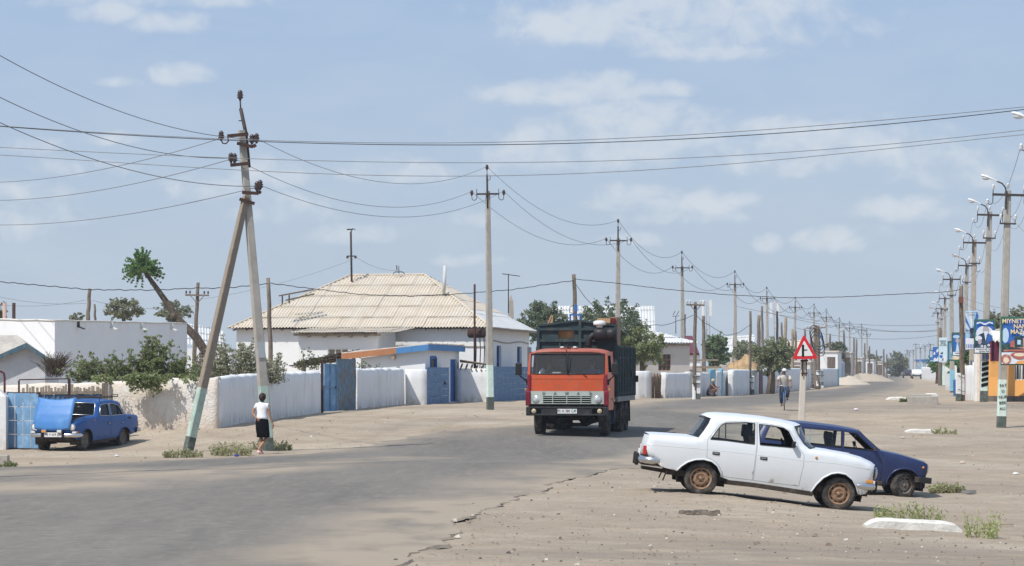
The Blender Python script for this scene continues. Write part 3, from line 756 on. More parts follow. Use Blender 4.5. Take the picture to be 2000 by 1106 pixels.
def saloon(name, label, paint, rim, group=None, hood_open=False, glazed=True, sealm=None):
 sh=Shell(TOPL,.775,.93,.27,-.15,2.35,.045,.06,.075)
 root=thing(name, label, 'car', group=group)
 gl=glass('dark_car_glass',(.10,.11,.12))if hood_open else glass('car_window_glass',(.92,.95,.95));chrome=M('chrome');seal=M('blackplastic')
 mb=MB()
 doors=[(RDOOR, RWIN, LW(1398,885.5), glazed),(FDOOR, FWIN, LW(1491,895.3), glazed and hood_open)]
 side_panels(sh, root, BODY, doors, paint, chrome if hood_open else seal, gl, seal, mbody=mb)
 bowr=lambda x, z, q:-.09*(1-q*q)*max(0, min(1,(.25-x)/.9))
 bowf=lambda x, z, q:(.07*max(0, min(1,(x-2.2)/.6))+.15*max(0, min(1,(2.25-x)/.42)))*(1-q*q)
 bowt=lambda x, z, q:-.05*(1-q*q)
 bws=lambda x, z, q:.15*(1-q*q);brg=lambda x, z, q:-.13*(1-q*q)
 brf=lambda x, z, q:(.15*max(0,(x-1.2)/(ROOF[-1][0]-1.2))-.13*max(0,(.75-x)/(.75-ROOF[0][0])))*(1-q*q)
 for pts, cr, bw in((TAIL,.0, bowt),(TRUNK,.03, lambda x, z, q:(-.05*max(0, min(1,(.0-x)/.9))-.13*max(0, min(1,(x+.55)/.45))*1.0)*(1-q*q)),(ROOF,.055, brf),(NOSE,0.0, lambda x, z, q:.07*(1-q*q))):
  mb.add(*strip(sh, pts, cr, bw), True)
 hoodf=strip(sh, HOOD,.035, bowf, lo=-.86, hi=.86)
 if not hood_open:mb.add(*strip(sh, HOOD,.035, bowf), True)
 else:
  mb.add(*strip(sh, HOOD,.035, bowf, nu=4, lo=-1, hi=-.86), True);mb.add(*strip(sh, HOOD,.035, bowf, nu=4, lo=.86, hi=1), True)
 for pts in(RGLASS, WSHIELD):
  for a, b in((-1,-.93),(.93,1)):mb.add(*strip(sh, pts,.045, bws if pts is WSHIELD else brg, nu=4, lo=a, hi=b), True)
 for lip in(RLIP, FLIP):
  for sd in(-1,1):
   mb.tube([(x, sd*(sh.W(x, z)+.006), z)for x, z in dense_open(lip,.05)],.014,6)
 mb.mi=0
 for sd in(-1,1):
  ln=[LW(1264,868.5), LW(1381,877.5), LW(1477,888), LW(1569,899.5), LW(1640,906), LW(1698,917)]
  mb.tube([(x, sd*(sh.W(x, z)-.004), z)for x, z in dense_open(ln,.08)],.008,4)
 mb.build('body', paint, root)
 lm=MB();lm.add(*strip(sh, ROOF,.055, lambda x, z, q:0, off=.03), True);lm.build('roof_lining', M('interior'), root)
 for pts, nm in((RGLASS, 'rear_window'),(WSHIELD, 'windscreen')):
  g=MB();bw_=bws if pts is WSHIELD else brg;g.add(*strip(sh, pts,.045, bw_, nu=11, lo=-.93, hi=.93, off=.004), True);g.build(nm, gl, root)
  fm=MB();vs, _=strip(sh, pts,.045, bw_, nu=11, lo=-.935, hi=.935, off=-.004);n=11;rws=len(vs)//n
  ring=vs[:n]+[vs[k*n+n-1]for k in range(1, rws)]+vs[(rws-1)*n:rws*n-1][::-1]+[vs[k*n]for k in range(rws-2,0,-1)]
  fm.tube(ring+[ring[0]],.011,5, cap=False);fm.build('screen_seal',(chrome if hood_open and nm=='windscreen' else seal), root)
 um=MB()
 um.box((1.15,0,.33),(3.5,1.22,.10));um.box((1.2,0,.255),(1.9,.98,.07));um.box((-.75,0,.45),(.6,1.25,.10));um.box((2.72,0,.40),(.45,1.15,.16))
 for sd in(-1,1):
  um.bar((.45, sd*.68,.285),(1.95, sd*.68,.225),.06,.08)
  for ax, rr in((0,.42),(2.4,.40)):
   pr=[(ax+rr*math.cos(a),.27+rr*math.sin(a))for a in np.linspace(-.25, PI+.25,14)]
   um.add([(x, sd*.70, z)for x, z in pr]+[(x, sd*.42, z)for x, z in pr],[(i, i+1,14+i+1,14+i)for i in range(13)]+[tuple(range(14,28))], True)
 um.tube([(-1.02,-.25,.335),(-.6,-.27,.31),(.2,-.28,.27)],.022,8)
 um.bar((-1.05,-.52,.36),(-.45,-.55,.335),.03,.045)
 for y, t in((-.62,.30),(.48,.30)):
  mf=MB();mf.hexa([(-.66, y-.09,.17),(-.645, y-.09,.17),(-.645, y+.09,.17),(-.66, y+.09,.17),(-.60, y-.06,.36),(-.585, y-.06,.36),(-.585, y+.06,.36),(-.60, y+.06,.36)]);mf.build('mud_flap', M('underbody'), root)
 um.tube([(0,-.6,.27),(0,.6,.27)],.045,8);um.tube([(2.4,-.6,.25),(2.4,.6,.25)],.035,8)
 um.build('underbody', M('underbody'), root)
 fl=MB();fl.box((1.05,0,.41),(2.3,1.28,.05));fl.box((-.15,0,.80),(.05,1.25,.26));fl.box((1.9,0,.62),(.05,1.30,.45))
 fl.box((1.78,0,.90),(.30,1.28,.16));fl.box((-.42,0,.88),(.6,1.2,.04))
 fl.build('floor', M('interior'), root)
 def seat(x, y, w, rearr=False):
  m=MB();m.bbox((x+.22, y,.60),(.50, w,.18),.05)
  m.hexa([(x-.10, y-w/2,.62),(x+.03, y-w/2,.62),(x+.03, y+w/2,.62),(x-.10, y+w/2,.62),(x-.26, y-w/2*.9,1.10),(x-.16, y-w/2*.9,1.10),(x-.16, y+w/2*.9,1.10),(x-.26, y+w/2*.9,1.10)])
  if not rearr:m.bbox((x-.24, y,1.17),(.11, w*.62,.22),.03)
  m.build('rear_bench' if rearr else 'seat', M('interior'), root)
 seat(1.00,-.34,.50);seat(1.00,.34,.50);seat(.22,0,1.20, True)
 sw=MB();c0=Vector((1.50,.34,.93));ring=[c0+Vector((math.sin(a)*.19*-.45, math.cos(a)*.19, math.sin(a)*.19*.9))for a in np.linspace(0,2*PI,25)]
 sw.tube(ring,.014,6, cap=False);sw.tube([c0, c0+Vector((.3,0,-.14))],.025,6);sw.bar(ring[0], ring[12],.03,.012);sw.build('steering_wheel', M('blackplastic'), root)
 for sd in(-1,1):
  qm=MB();a, b=LW(1417.8,828.5), LW(1417,859)
  qm.bar((a[0], sd*(sh.W(*a)-.012), a[1]),(b[0], sd*(sh.W(*b)-.012), b[1]),.018,.02)
  qm.build('window_post', seal, root)
 tm={'red':pm('tail_red',(.45,.03,.025), rough=.25, spec=.5, var=.05), 'amber':pm('amber_lens',(.62,.26,.05), rough=.25, spec=.5, var=.05), 'white':pm('clear_lens',(.7,.7,.68), rough=.15, spec=.6, var=.05)}
 for sd in(-1,1):
  t=MB();x0=-.975
  t.bbox((x0-.035, sd*.60,.66),(.07,.16,.15),.012);t.mi=1;t.bbox((x0-.036, sd*.49,.66),(.066,.07,.15),.01)
  t.build('tail_lamp',[tm['red'], tm['white']], root)
 pl=MB();pl.box((-1.075,0,.60),(.012,.50,.12));pl.build('rear_plate', M('whitepaint'), root)
 def bumper(x, z, nose, nm):
  m=MB();sg=1 if nose else-1
  path=[Vector((x-sg*.30,-.775, z)), Vector((x-sg*.16,-.79, z)), Vector((x-sg*.04,-.72, z)), Vector((x+sg*.02,-.45, z)), Vector((x+sg*.035,0, z))]
  path=path+[Vector((p.x,-p.y, p.z))for p in path[:-1][::-1]]
  pr=[(.0,-.06),(.035,-.045),(.045,0),(.035,.045),(0,.06)];vs=[];n=len(pr)
  for i, p in enumerate(path):
   d=(path[min(i+1, len(path)-1)]-path[max(0, i-1)]).normalized();o=Vector((d.y,-d.x,0))*(1 if nose else-1)
   tp=.55 if i in(0, len(path)-1)else 1
   for a, b in pr:vs.append(p+o*a*tp+Vector((0,0, b*tp)))
  m.add(vs,[(i*n+k,(i+1)*n+k,(i+1)*n+k+1, i*n+k+1)for i in range(len(path)-1)for k in range(n-1)], True)
  b=m.build(nm, chrome, root)
  o=MB()
  for yv in(-.33,.33):
   o=MB();o.bbox((x+sg*.075, yv, z-.01),(.07,.075,.22),.03);o.build('overrider', M('blackplastic'), b)
  return b
 bumper(-1.045,.495, False, 'rear_bumper');bumper(2.985,.455, True, 'front_bumper')
 xg=3.00
 gm_=MB();gm_.bbox((xg+.028,0,.70),(.03,.94,.15),.008)
 gm_.mi=1
 for k in range(5):gm_.box((xg+.048,0,.645+.027*k),(.012,.90,.009))
 gm_.build('grille',[M('blackplastic'), pm('grille_metal',(.42,.40,.37), rough=.4, metal=.6)], root)
 for sd in(-1,1):
  h=MB();h.lathe([(.105,0),(.105,.03),(.088,.036)], o=(xg-.02, sd*.60,.695), axis='x', n=24)
  h.mi=1;h.lathe([(.088,.034),(.06,.045),(.001,.05)], o=(xg-.02, sd*.60,.695), axis='x', n=24, caps=False);h.build('headlight',[chrome, tm['white']], root)
  i=MB();i.bbox((xg-.05, sd*.665,.54),(.09,.13,.055),.01);i.mi=1;i.bbox((xg-.10, sd*.71,.545),(.12,.055,.055),.01);i.build('indicator',[tm['white'], tm['amber']], root)
  e=MB();e.lathe([(.022,.0),(.022,.012),(.012,.02)], o=(1.93, sd*(sh.W(1.93,.86)-.002)if sd>0 else sd*(sh.W(1.93,.86)+.016),.86), axis='y', n=12);e.build('side_repeater', tm['amber'], root)
 mm=MB();x0, z0=LW(1549,869);y0=sh.W(x0, z0);mm.bbox((x0+.0,-(y0+.085), z0+.01),(.06,.11,.105),.02);mm.bar((x0+.04,-y0+.02, z0-.03),(x0+.01,-(y0+.05), z0-.01),.03);mm.build('wing_mirror', M('blackplastic'), root)
 am=MB();am.tube([(1.80,-.50,.99),(1.80,-.505,1.02)],.012,6);am.build('washer_jet', M('chrome'), root)
 for yv in(-.30,.25):
  wx=MB();wx.tube([(1.86, yv,.99),(1.66, yv+.12,1.15),(1.60, yv+.32,1.22)],.007,5);wx.build('wiper', M('blackplastic'), root)
 for ax, st in((0,0),(2.4,0.0)):
  for sd in(-1,1):wheel(root, ax, sd*.625,.289, sd, st, rim)
 return root, sh, hoodf, tm
def place_car(root, A, B, base):
 """put the car so that local (0, ya, 0) sits at A and (base, ya, 0) at B"""
 ya, A, B=A[0], Vector(A[1]), Vector(B)
 x=(B-A).normalized();up=Vector((0,0,1));y=up.cross(x).normalized();z=x.cross(y)
 o=A-y*ya
 root.matrix_world=Matrix(((x.x, y.x, z.x, o.x),(x.y, y.y, z.y, o.y),(x.z, y.z, z.z, o.z),(0,0,0,1)))
white_paint=pm('white_car_paint',(0.70,0.725,0.745), rough=.36, spec=.5, var=.03, vscale=1.5, coat=.3, blots=[((.50,.45,.38),2.2,.42,.75,.45,(1,1,.6),(.18,.62)),((.52,.50,.46),1.1,.58,.8,.3),((.19,.10,.05),9,.58,.68,.8,(1,1,1),(.20,.36))], rnd=False)
tan_rim=pm('rusty_tan_rim',(.27,.17,.105), rough=.75, var=.2, vscale=10, blots=[((.12,.07,.05),8,.5,.64,.8),((.42,.31,.20),6,.56,.68,.6)])
wc, wsh, _, _=saloon('parked_car', 'old white saloon car with rusty tan wheels parked nose-down on the dirt shoulder', white_paint, tan_rim)
YW=44.23
place_car(wc,(-.70, PT(1365.7,966, YW)), PT(1635.4,996.1, YW),2.4)
blue_paint=pm('blue_car_paint',(0.014,0.085,0.29), rough=.42, spec=.35, var=.06, vscale=2.0, coat=.08, blots=[((.025,.13,.36),1.5,.5,.7,.4),((.13,.09,.07),7,.62,.7,.7,(1,1,1),(.25,.8)),((.16,.15,.14),3,.52,.72,.4,(1,1,.6),(.2,.6))], rnd=False)
grey_rim=pm('dusty_grey_rim',(.20,.175,.15), rough=.8, var=.25, vscale=10, blots=[((.09,.07,.06),8,.5,.64,.8)])
bc, bsh, hoodf, TM=saloon('parked_car', 'bright blue saloon car with its bonnet open and a roof rack', blue_paint, grey_rim, hood_open=True)
h=MB();vs, fs=hoodf
h.add([(x, y, z)for x, y, z in vs], fs, True)
hx0, hz0=HOOD[-1][0]+.07, HOOD[-1][1]+.02
hd=h.build('bonnet',[pm('faded_blue_bonnet',(.065,.21,.50), rough=.45, spec=.35, var=.07, vscale=3, coat=.05, blots=[((.20,.37,.60),1.8,.54,.74,.5),((.22,.14,.08),14,.66,.72,.7)], rnd=False)], bc)
hd['label']='faded open bonnet standing over the headlights'
th_=R(60)
hd.location=(0,0,0)
Mh=Matrix.Translation((hx0+.07,0,.60))@Matrix.Rotation(th_,4, 'Y')@Matrix.Diagonal((.84,1,1,1))@Matrix.Translation((-hx0,0,-hz0))
hd.matrix_local=Mh
md=hd.modifiers.new('panel', 'SOLIDIFY');md.thickness=.012
eb=MB();eb.bbox((2.40,0,.58),(.95,1.15,.30),.04);eb.bbox((2.35,.1,.78),(.5,.35,.16),.04);eb.lathe([(.14,0),(.16,.03),(.16,.09),(.12,.11)], o=(2.35,.1,.83), n=20);eb.bbox((2.60,-.42,.74),(.25,.18,.16),.02)
eb.tube([(2.7,.3,.72),(2.5,.4,.80),(2.1,.35,.82)],.03,8);eb.build('engine', pm('engine_grime',(.06,.055,.05), var=.4, vscale=8, rough=.7), bc)
pb=MB();pb.tube([(2.62,-.52,.80),(2.10,-.45,1.0),(1.86,-.40,1.02)],.010,6);pb.build('bonnet_stay', M('chrome'), bc)
np_=MB();np_.box((3.085,.04,.475),(.012,.56,.125));npo=np_.build('number_plate', M('whitepaint'), bc)
text_mesh('95 V 639 CA',.095, M('black'), 'plate_writing', npo,(3.0925,.04,.475),(R(90),0, R(90)),.001)
for yv, mt in((-.24, TM['amber']),(.26, TM['white'])):
 fm=MB();fm.bbox((3.10, yv,.575),(.07,.16,.09),.02);fm.mi=1;fm.bbox((3.138, yv,.575),(.012,.13,.065),.004);fm.build('fog_lamp',[M('chrome'), mt], bc)
rk=MB()
for xx in(.45,1.25):
 rk.tube([(xx,-.56,1.37),(xx,-.58,1.50),(xx,.58,1.50),(xx,.56,1.37)],.014,6)
for yv in(-.57,-.2,.2,.57):rk.tube([(.10, yv,1.515),(1.40, yv,1.515)],.014,6)
for xx in(.10,1.40):rk.tube([(xx,-.58,1.515),(xx,.58,1.515)],.014,6)
rk.tube([(.10,-.58,1.515),(.10,-.58,1.58),(.5,-.58,1.58),(.5,-.58,1.52)],.012,6);rk.tube([(.10,.58,1.515),(.10,.58,1.58),(.5,.58,1.58),(.5,.58,1.52)],.012,6)
rk.build('roof_rack', M('darksteel'), bc)
for sd in(-1,1):
 vt=MB();vt.bbox((-.30, sd*(bsh.W(-.30,.87)+.002),.87),(.16,.012,.075),.004);vt.build('side_vent', M('blackplastic'), bc)
YB=74.2
a1=PT(166,880, YB);th=R(18.5)
Bv=Vector((a1.x, a1.y, a1.z));Av=Bv+Vector((math.sin(th), math.cos(th),0))*2.4;Av.z=PT(0,873.5, Av.y).z
place_car(bc,(.70, Av), Bv,2.4)
ET_TAIL=[(-.80,.36),(-.90,.50),(-.92,.62),(-.90,.90),(-.86,.96)]
ET_RGL=[(-.86,.96),(-.70,1.30)]
ET_ROOF=[(-.70,1.30),(-.66,1.335),(-.50,1.362),(.2,1.385),(.9,1.375),(1.28,1.345),(1.36,1.325)]
ET_WS=[(1.36,1.325),(1.55,1.17),(1.83,.965)]
ET_HOOD=[(1.83,.965),(2.3,.915),(2.65,.845),(2.84,.805)]
ET_NOSE=[(2.84,.805),(2.885,.785),(2.90,.70),(2.89,.55),(2.85,.42)]
ET_TOP=ET_TAIL+ET_RGL[1:]+ET_ROOF[1:]+ET_WS[1:]+ET_HOOD[1:]+ET_NOSE[1:]
def arch(cx, cz, r, a0, a1, n=9, sq=1.0):return[(cx+r*math.cos(a), cz+r*sq*math.sin(a))for a in np.linspace(a0, a1, n)]
ER=arch(0,.26,.37, PI+.05,-.05,11);EF=arch(2.424,.26,.385, PI+.05,-.05,11)
ET_BODY=ET_TOP+[(2.83,.33)]+EF[::-1]+[(1.9,.235),(.5,.235)]+ER[::-1]+[(-.6,.33)]
E_RW=[(.19,.955),(.165,1.27),(.96,1.29),(.975,.955)]
E_FW=[(1.045,.955),(1.035,1.29),(1.30,1.27),(1.70,.955)]
E_RD=[(.12,.93),(.10,1.30),(1.0,1.325),(1.01,.26),(.58,.26),(.50,.40),(.40,.56),(.16,.70)]
E_FD=[(1.012,.26),(1.005,1.325),(1.27,1.305),(1.36,1.265),(1.76,.95),(1.90,.93),(1.92,.26)]
E_Q=[(-.68,.965),(-.58,1.265),(.055,1.28),(.08,.955)]
navy=pm('navy_car_paint',(0.016,0.029,0.098), rough=.38, spec=.4, var=.06, vscale=2, coat=.15, blots=[((.10,.10,.12),2,.55,.75,.35),((.20,.17,.14),3,.5,.75,.4,(1,1,.7),(.2,.5))], rnd=False)
ec=thing('parked_car', 'dark blue estate car parked behind the white saloon with front wheels turned', 'car')
sh=Shell(ET_TOP,.785,.93,.30,-.4,2.5,.028,.04,.04)
mb=MB();gl=glass('car_window_glass',(.92,.95,.95))
side_panels(sh, ec, ET_BODY,[(E_RD, E_RW,(.28,.85), True),(E_FD, E_FW,(1.13,.85), False)], navy, M('blackplastic'), gl, M('blackplastic'), win_fixed=[E_Q], mbody=mb)
for pts, cr, bw in((ET_TAIL,0, lambda x, z, q:-.05*(1-q*q)),(ET_ROOF,.045, lambda x, z, q:0),(ET_HOOD,.03, lambda x, z, q:.04*(1-q*q)*max(0, min(1,(x-2.4)/.5))),(ET_NOSE,0, lambda x, z, q:.04*(1-q*q))):mb.add(*strip(sh, pts, cr, bw), True)
for pts in(ET_RGL, ET_WS):
 for a, b in((-1,-.9),(.9,1)):mb.add(*strip(sh, pts,.04, nu=4, lo=a, hi=b), True)
for lip in(ER, EF):
 for sd in(-1,1):mb.tube([(x, sd*(sh.W(x, z)+.01), z)for x, z in dense_open(lip,.05)],.02,6)
mb.build('body', navy, ec)
lm=MB();lm.add(*strip(sh, ET_ROOF,.045, lambda x, z, q:0, off=.03), True);lm.build('roof_lining', M('interior'), ec)
for pts, nm in((ET_RGL, 'rear_window'),(ET_WS, 'windscreen')):
 g=MB();g.add(*strip(sh, pts,.04, nu=9, lo=-.9, hi=.9, off=.004), True);g.build(nm, gl, ec)
 fm=MB();vs, _=strip(sh, pts,.04, nu=9, lo=-.91, hi=.91, off=-.004);n=9;rw_=len(vs)//n
 ring=vs[:n]+[vs[k*n+n-1]for k in range(1, rw_)]+vs[(rw_-1)*n:rw_*n-1][::-1]+[vs[k*n]for k in range(rw_-2,0,-1)]
 fm.tube(ring+[ring[0]],.010,5, cap=False);fm.build('screen_seal', M('blackplastic'), ec)
um=MB();um.box((1.1,0,.31),(3.6,1.2,.12));um.box((2.7,0,.45),(.3,1.2,.2));um.box((-.65,0,.45),(.4,1.2,.2))
for sd in(-1,1):
 um.bar((.45, sd*.70,.27),(1.95, sd*.70,.27),.05,.09)
 for ax in(0,2.424):
  pr=[(ax+.43*math.cos(a),.26+.43*math.sin(a))for a in np.linspace(-.2, PI+.2,14)]
  um.add([(x, sd*.74, z)for x, z in pr]+[(x, sd*.42, z)for x, z in pr],[(i, i+1,15+i,14+i)for i in range(13)]+[tuple(range(14,28))], True)
um.build('underbody', M('underbody'), ec)
fl=MB();fl.box((1.0,0,.42),(3.2,1.28,.05));fl.box((1.9,0,.62),(.05,1.3,.45));fl.box((1.78,0,.88),(.3,1.28,.14));fl.box((-.5,0,.60),(.7,1.2,.04));fl.build('floor', M('interior'), ec)
for sx, sy, sw_, hr in((.98,-.33,.48,1),(.98,.33,.48,1),(.18,0,1.2,0)):
 m=MB();m.bbox((sx+.22, sy,.58),(.5, sw_,.18),.05)
 m.hexa([(sx-.10, sy-sw_/2,.60),(sx+.03, sy-sw_/2,.60),(sx+.03, sy+sw_/2,.60),(sx-.10, sy+sw_/2,.60),(sx-.24, sy-sw_*.43,1.10),(sx-.14, sy-sw_*.43,1.10),(sx-.14, sy+sw_*.43,1.10),(sx-.24, sy+sw_*.43,1.10)])
 if hr:m.bbox((sx-.21, sy,1.17),(.1,.28,.17),.04)
 m.build('seat' if hr else 'rear_bench', M('interior'), ec)
sw=MB();c0=Vector((1.46,.33,.92));ring=[c0+Vector((-.085*math.sin(a),.19*math.cos(a),.17*math.sin(a)))for a in np.linspace(0,2*PI,25)]
sw.tube(ring,.014,6, cap=False);sw.tube([c0, c0+Vector((.3,0,-.14))],.025,6);sw.bar(ring[0], ring[12],.03,.012);sw.build('steering_wheel', M('blackplastic'), ec)
rv=MB();rv.bbox((1.38,.0,1.235),(.03,.22,.06),.01);rv.tube([(1.37,0,1.20),(1.37,0,1.03)],.006,5);rv.lathe([(.02,0),(.03,.05),(.015,.1)], o=(1.37,0,1.0), n=8);rv.build('rear_view_mirror', M('blackplastic'), ec)
for sd in(-1,1):
 qm=MB();qm.bar((.30, sd*(sh.W(.30,1.27)-.012),1.275),(.30, sd*(sh.W(.3,.96)-.012),.955),.02,.02)
 qm.build('window_post', M('chrome'), ec)
for nm, x, sg in(('front_bumper',2.94,1),('rear_bumper',-.96,-1)):
 m=MB();pth=[(x-sg*.30,-.78),(x-sg*.10,-.80),(x-sg*.02,-.70),(x,0),(x-sg*.02,.70),(x-sg*.10,.80),(x-sg*.30,.78)]
 for a, b in zip(pth[:-1], pth[1:]):m.bar((a[0], a[1],.43),(b[0], b[1],.43),.05,.12)
 b_=m.build(nm, M('darksteel'), ec)
 for sd in(-1,1):
  o=MB();o.bbox((x-sg*.08, sd*.80,.43),(.28,.05,.13),.02);o.build('bumper_end', M('blackplastic'), b_)
for sd in(-1,1):
 h=MB();h.lathe([(.10,0),(.10,.04),(.085,.05),(.001,.055)], o=(2.875, sd*.60,.67), axis='x', n=20);h.build('headlight', M('chrome'), ec)
 t=MB();t.bbox((-.93, sd*.66,.66),(.06,.12,.26),.01);t.build('tail_lamp', TM['red'], ec)
 e=MB();e.lathe([(.026,-.008),(.026,.012),(.012,.02)], o=(2.80, sd*sh.W(2.80,.70),.70), axis='y', n=12);e.build('side_repeater', TM['amber'], ec)
g=MB();g.bbox((2.905,0,.66),(.04,.9,.16),.01);g.build('grille', M('blackplastic'), ec)
mm=MB();mm.bbox((1.70,-.86,.985),(.05,.13,.085),.015);mm.bar((1.72,-.72,.94),(1.71,-.83,.97),.02);mm.build('wing_mirror', M('darksteel'), ec)
for ax, st in((0,0),(2.424, R(24))):
 for sd in(-1,1):wheel(ec, ax, sd*.63,.287, sd, st, grey_rim)
YE=55.5
B0=PT(1762,972.5, YE);A0=PT(1762-2.424*FOC/YE*.993,972.5-2.424*FOC/YE*math.tan(R(6.0)), YE)
place_car(ec,(-.70, A0), B0,2.424)
# walls and houses on the left side of the street
DS=Vector((.18,.984,0)).normalized()
ES=Vector((DS.y,-DS.x,0))
def wall(label, A, B, hA, hB=None, th=.28, mat=None, cat='wall', name='wall', group=None, wob=.03, rough=.02, seed=0.0, step=.25, sink=.25, posts=()):
 """plastered wall from A to B (x, y), height above ground at both ends; thickness goes away from the right-hand side of A->B"""
 hB=hA if hB is None else hB
 A=Vector((A[0], A[1],0));B=Vector((B[0], B[1],0));d=(B-A);Ln=d.length;d.normalize();n=Vector((d.y,-d.x,0))
 O=ON(A.x, A.y)
 ns=max(3, int(Ln/step));prof=[(0,0.0),(0,.35),(0,.75),(0.0,.955),(.25,1.0),(.75,1.0),(1,.955),(1,.5),(1,0)]
 m=MB();vs=[];k=len(prof)
 for i in range(ns+1):
  t=i/ns;p=A+d*Ln*t;g=zg(p.x, p.y);h=hA+(hB-hA)*t+wob*fbm(t*Ln, seed,.9,3, seed+1.0)
  for a, b in prof:
   r=rough*fbm(t*Ln*1.0+a*9, b*h*1.0+a*5+seed,1.7,3, seed)if b<.99 else 0
   q=p-n*(a*th)+n*r
   vs.append((q.x-O.x, q.y-O.y, g-O.z-sink+(h+sink)*b))
 fs=[(i*k+j,(i+1)*k+j,(i+1)*k+j+1, i*k+j+1)for i in range(ns)for j in range(k-1)]
 fs+=[tuple(range(k)), tuple(reversed(range(ns*k, ns*k+k)))]
 m.add(vs, fs, False)
 o=m.build(name, mat or M('whitewash'), None, O)
 for p in o.data.polygons:p.use_smooth=len(p.vertices)==4
 tag(o, label, cat, group)
 return o
def at(px, Y):return((px-CX)*Y/FOC, Y)
def corr(mb, O, e, up, L_, tmax, tmin=lambda s:0.0, period=.165, amp=.034, course=1.5, sheet=1.12, lift=.035, seed=1, sub=6, slope=None, th=0.0):
 """corrugated sheet roofing: O eave start, e along the eave, up along the slope"""
 e=Vector(e).normalized();up=Vector(up).normalized();nr=e.cross(up).normalized()
 if nr.z<0:nr=-nr
 rg=random.Random(seed);O=Vector(O)
 nsh=int(math.ceil(L_/sheet));vtop=max(tmax(s)for s in np.linspace(0, L_,60));nc=int(math.ceil(vtop/course))
 for c in range(nc):
  offs=rg.random()*sheet*.6
  for q in range(-1, nsh+1):
   s0=max(0, q*sheet+offs);s1=min(L_,(q+1)*sheet+offs+.02)
   if s1-s0<.02:continue
   dz=rg.uniform(-.004,.012);skew=rg.uniform(-.012,.012)
   n=max(2, int((s1-s0)/period*sub));vs=[];ok=[]
   for i in range(n+1):
    s=s0+(s1-s0)*i/n
    lo=max(c*course-.12, tmin(s))if c else tmin(s);hi=min((c+1)*course, tmax(s))
    if hi<lo:hi=lo
    w=amp*math.cos(2*PI*s/period)
    for t, lf in((lo, lift),(hi,0.0)):
     vs.append(O+e*s+up*(t+(skew if 0<t<hi else 0))+nr*(w+lf+dz+(i/n)*.012))
    ok.append(hi>lo+1e-4)
   mb.add(vs,[(2*i,2*i+2,2*i+3,2*i+1)for i in range(n)if ok[i]or ok[i+1]], True)
def pbox(mb, P, e, d, le, ld, z0, z1):
 """upright box: corner P, extends le along e, ld along d"""
 a=Vector((P[0], P[1],0));e=Vector(e);d=Vector(d)
 q=[a, a+e*le, a+e*le+d*ld, a+d*ld]
 return mb.hexa([(p.x, p.y, z0)for p in q]+[(p.x, p.y, z1)for p in q])
def wallface(mb, P, Q, z0, z1, holes=(), th=.3, inward=None):
 """wall panel between P and Q (x, y), with rectangular openings (s0, s1, za, zb), reveals .2 m deep"""
 P=Vector((P[0], P[1],0));Q=Vector((Q[0], Q[1],0));Lw=(Q-P).length;d=(Q-P).normalized();inn=Vector(inward).normalized()
 f=lambda a, b:P+d*a+Vector((0,0, b))
 mb.sheet([(0, z0),(Lw, z0),(Lw, z1),(0, z1)],[[(a, c),(b, c),(b, e),(a, e)]for a, b, c, e in holes], f,1.2, False)
 for a, b, c, e in holes:
  r=[f(a, c), f(b, c), f(b, e), f(a, e)];r2=[p+inn*.22 for p in r]
  mb.add(r+r2,[(i,(i+1)%4,4+(i+1)%4,4+i)for i in range(4)], False)
cA=Vector((-9.28,80.7,0))
wall('rough beige mud-plastered yard wall behind the blue saloon', cA-ES*12.0, cA,1.55,1.62,.4, M('adobe'), wob=.06, rough=.06, seed=3.0, step=.16)
pil=MB();pc=cA-ES*3.85;pbox(pil,(pc.x+.04, pc.y-.15), ES, DS,.22,.2, zg(pc.x, pc.y)-.1, zg(pc.x, pc.y)+1.62)
tag(pil.build('wall_pier', M('adobe')), 'narrow mud pier standing against the beige yard wall', 'pier')
w1a, w1b=Vector((-9.24,80.75,0)), Vector((-7.28,97.6,0))
wall('long whitewashed wall running from the beige corner to the blue gate', w1a, w1b,1.60,1.58,.35, M('whitewash'), wob=.05, rough=.035, seed=5.0)
wall('whitewashed street wall with rounded top between the rusty gate and the corner',(-6.22,103),(-4.84,115.2),1.62,1.62,.33, M('whitewash'), wob=.06, rough=.04, seed=8.0)
wall('short white wall facing the viewer left of the tiled blue gate',(-4.80,115.3),(-3.84,115.3),1.60,1.58,.25, M('whitewash'), wob=.01, seed=9.0)
wall('low white wall between the bright blue door and the concrete pole',(-2.70,124.6),(-1.0,124.5),1.62,1.62,.25, M('whitewash'), wob=.01, rough=.01, seed=10.0)
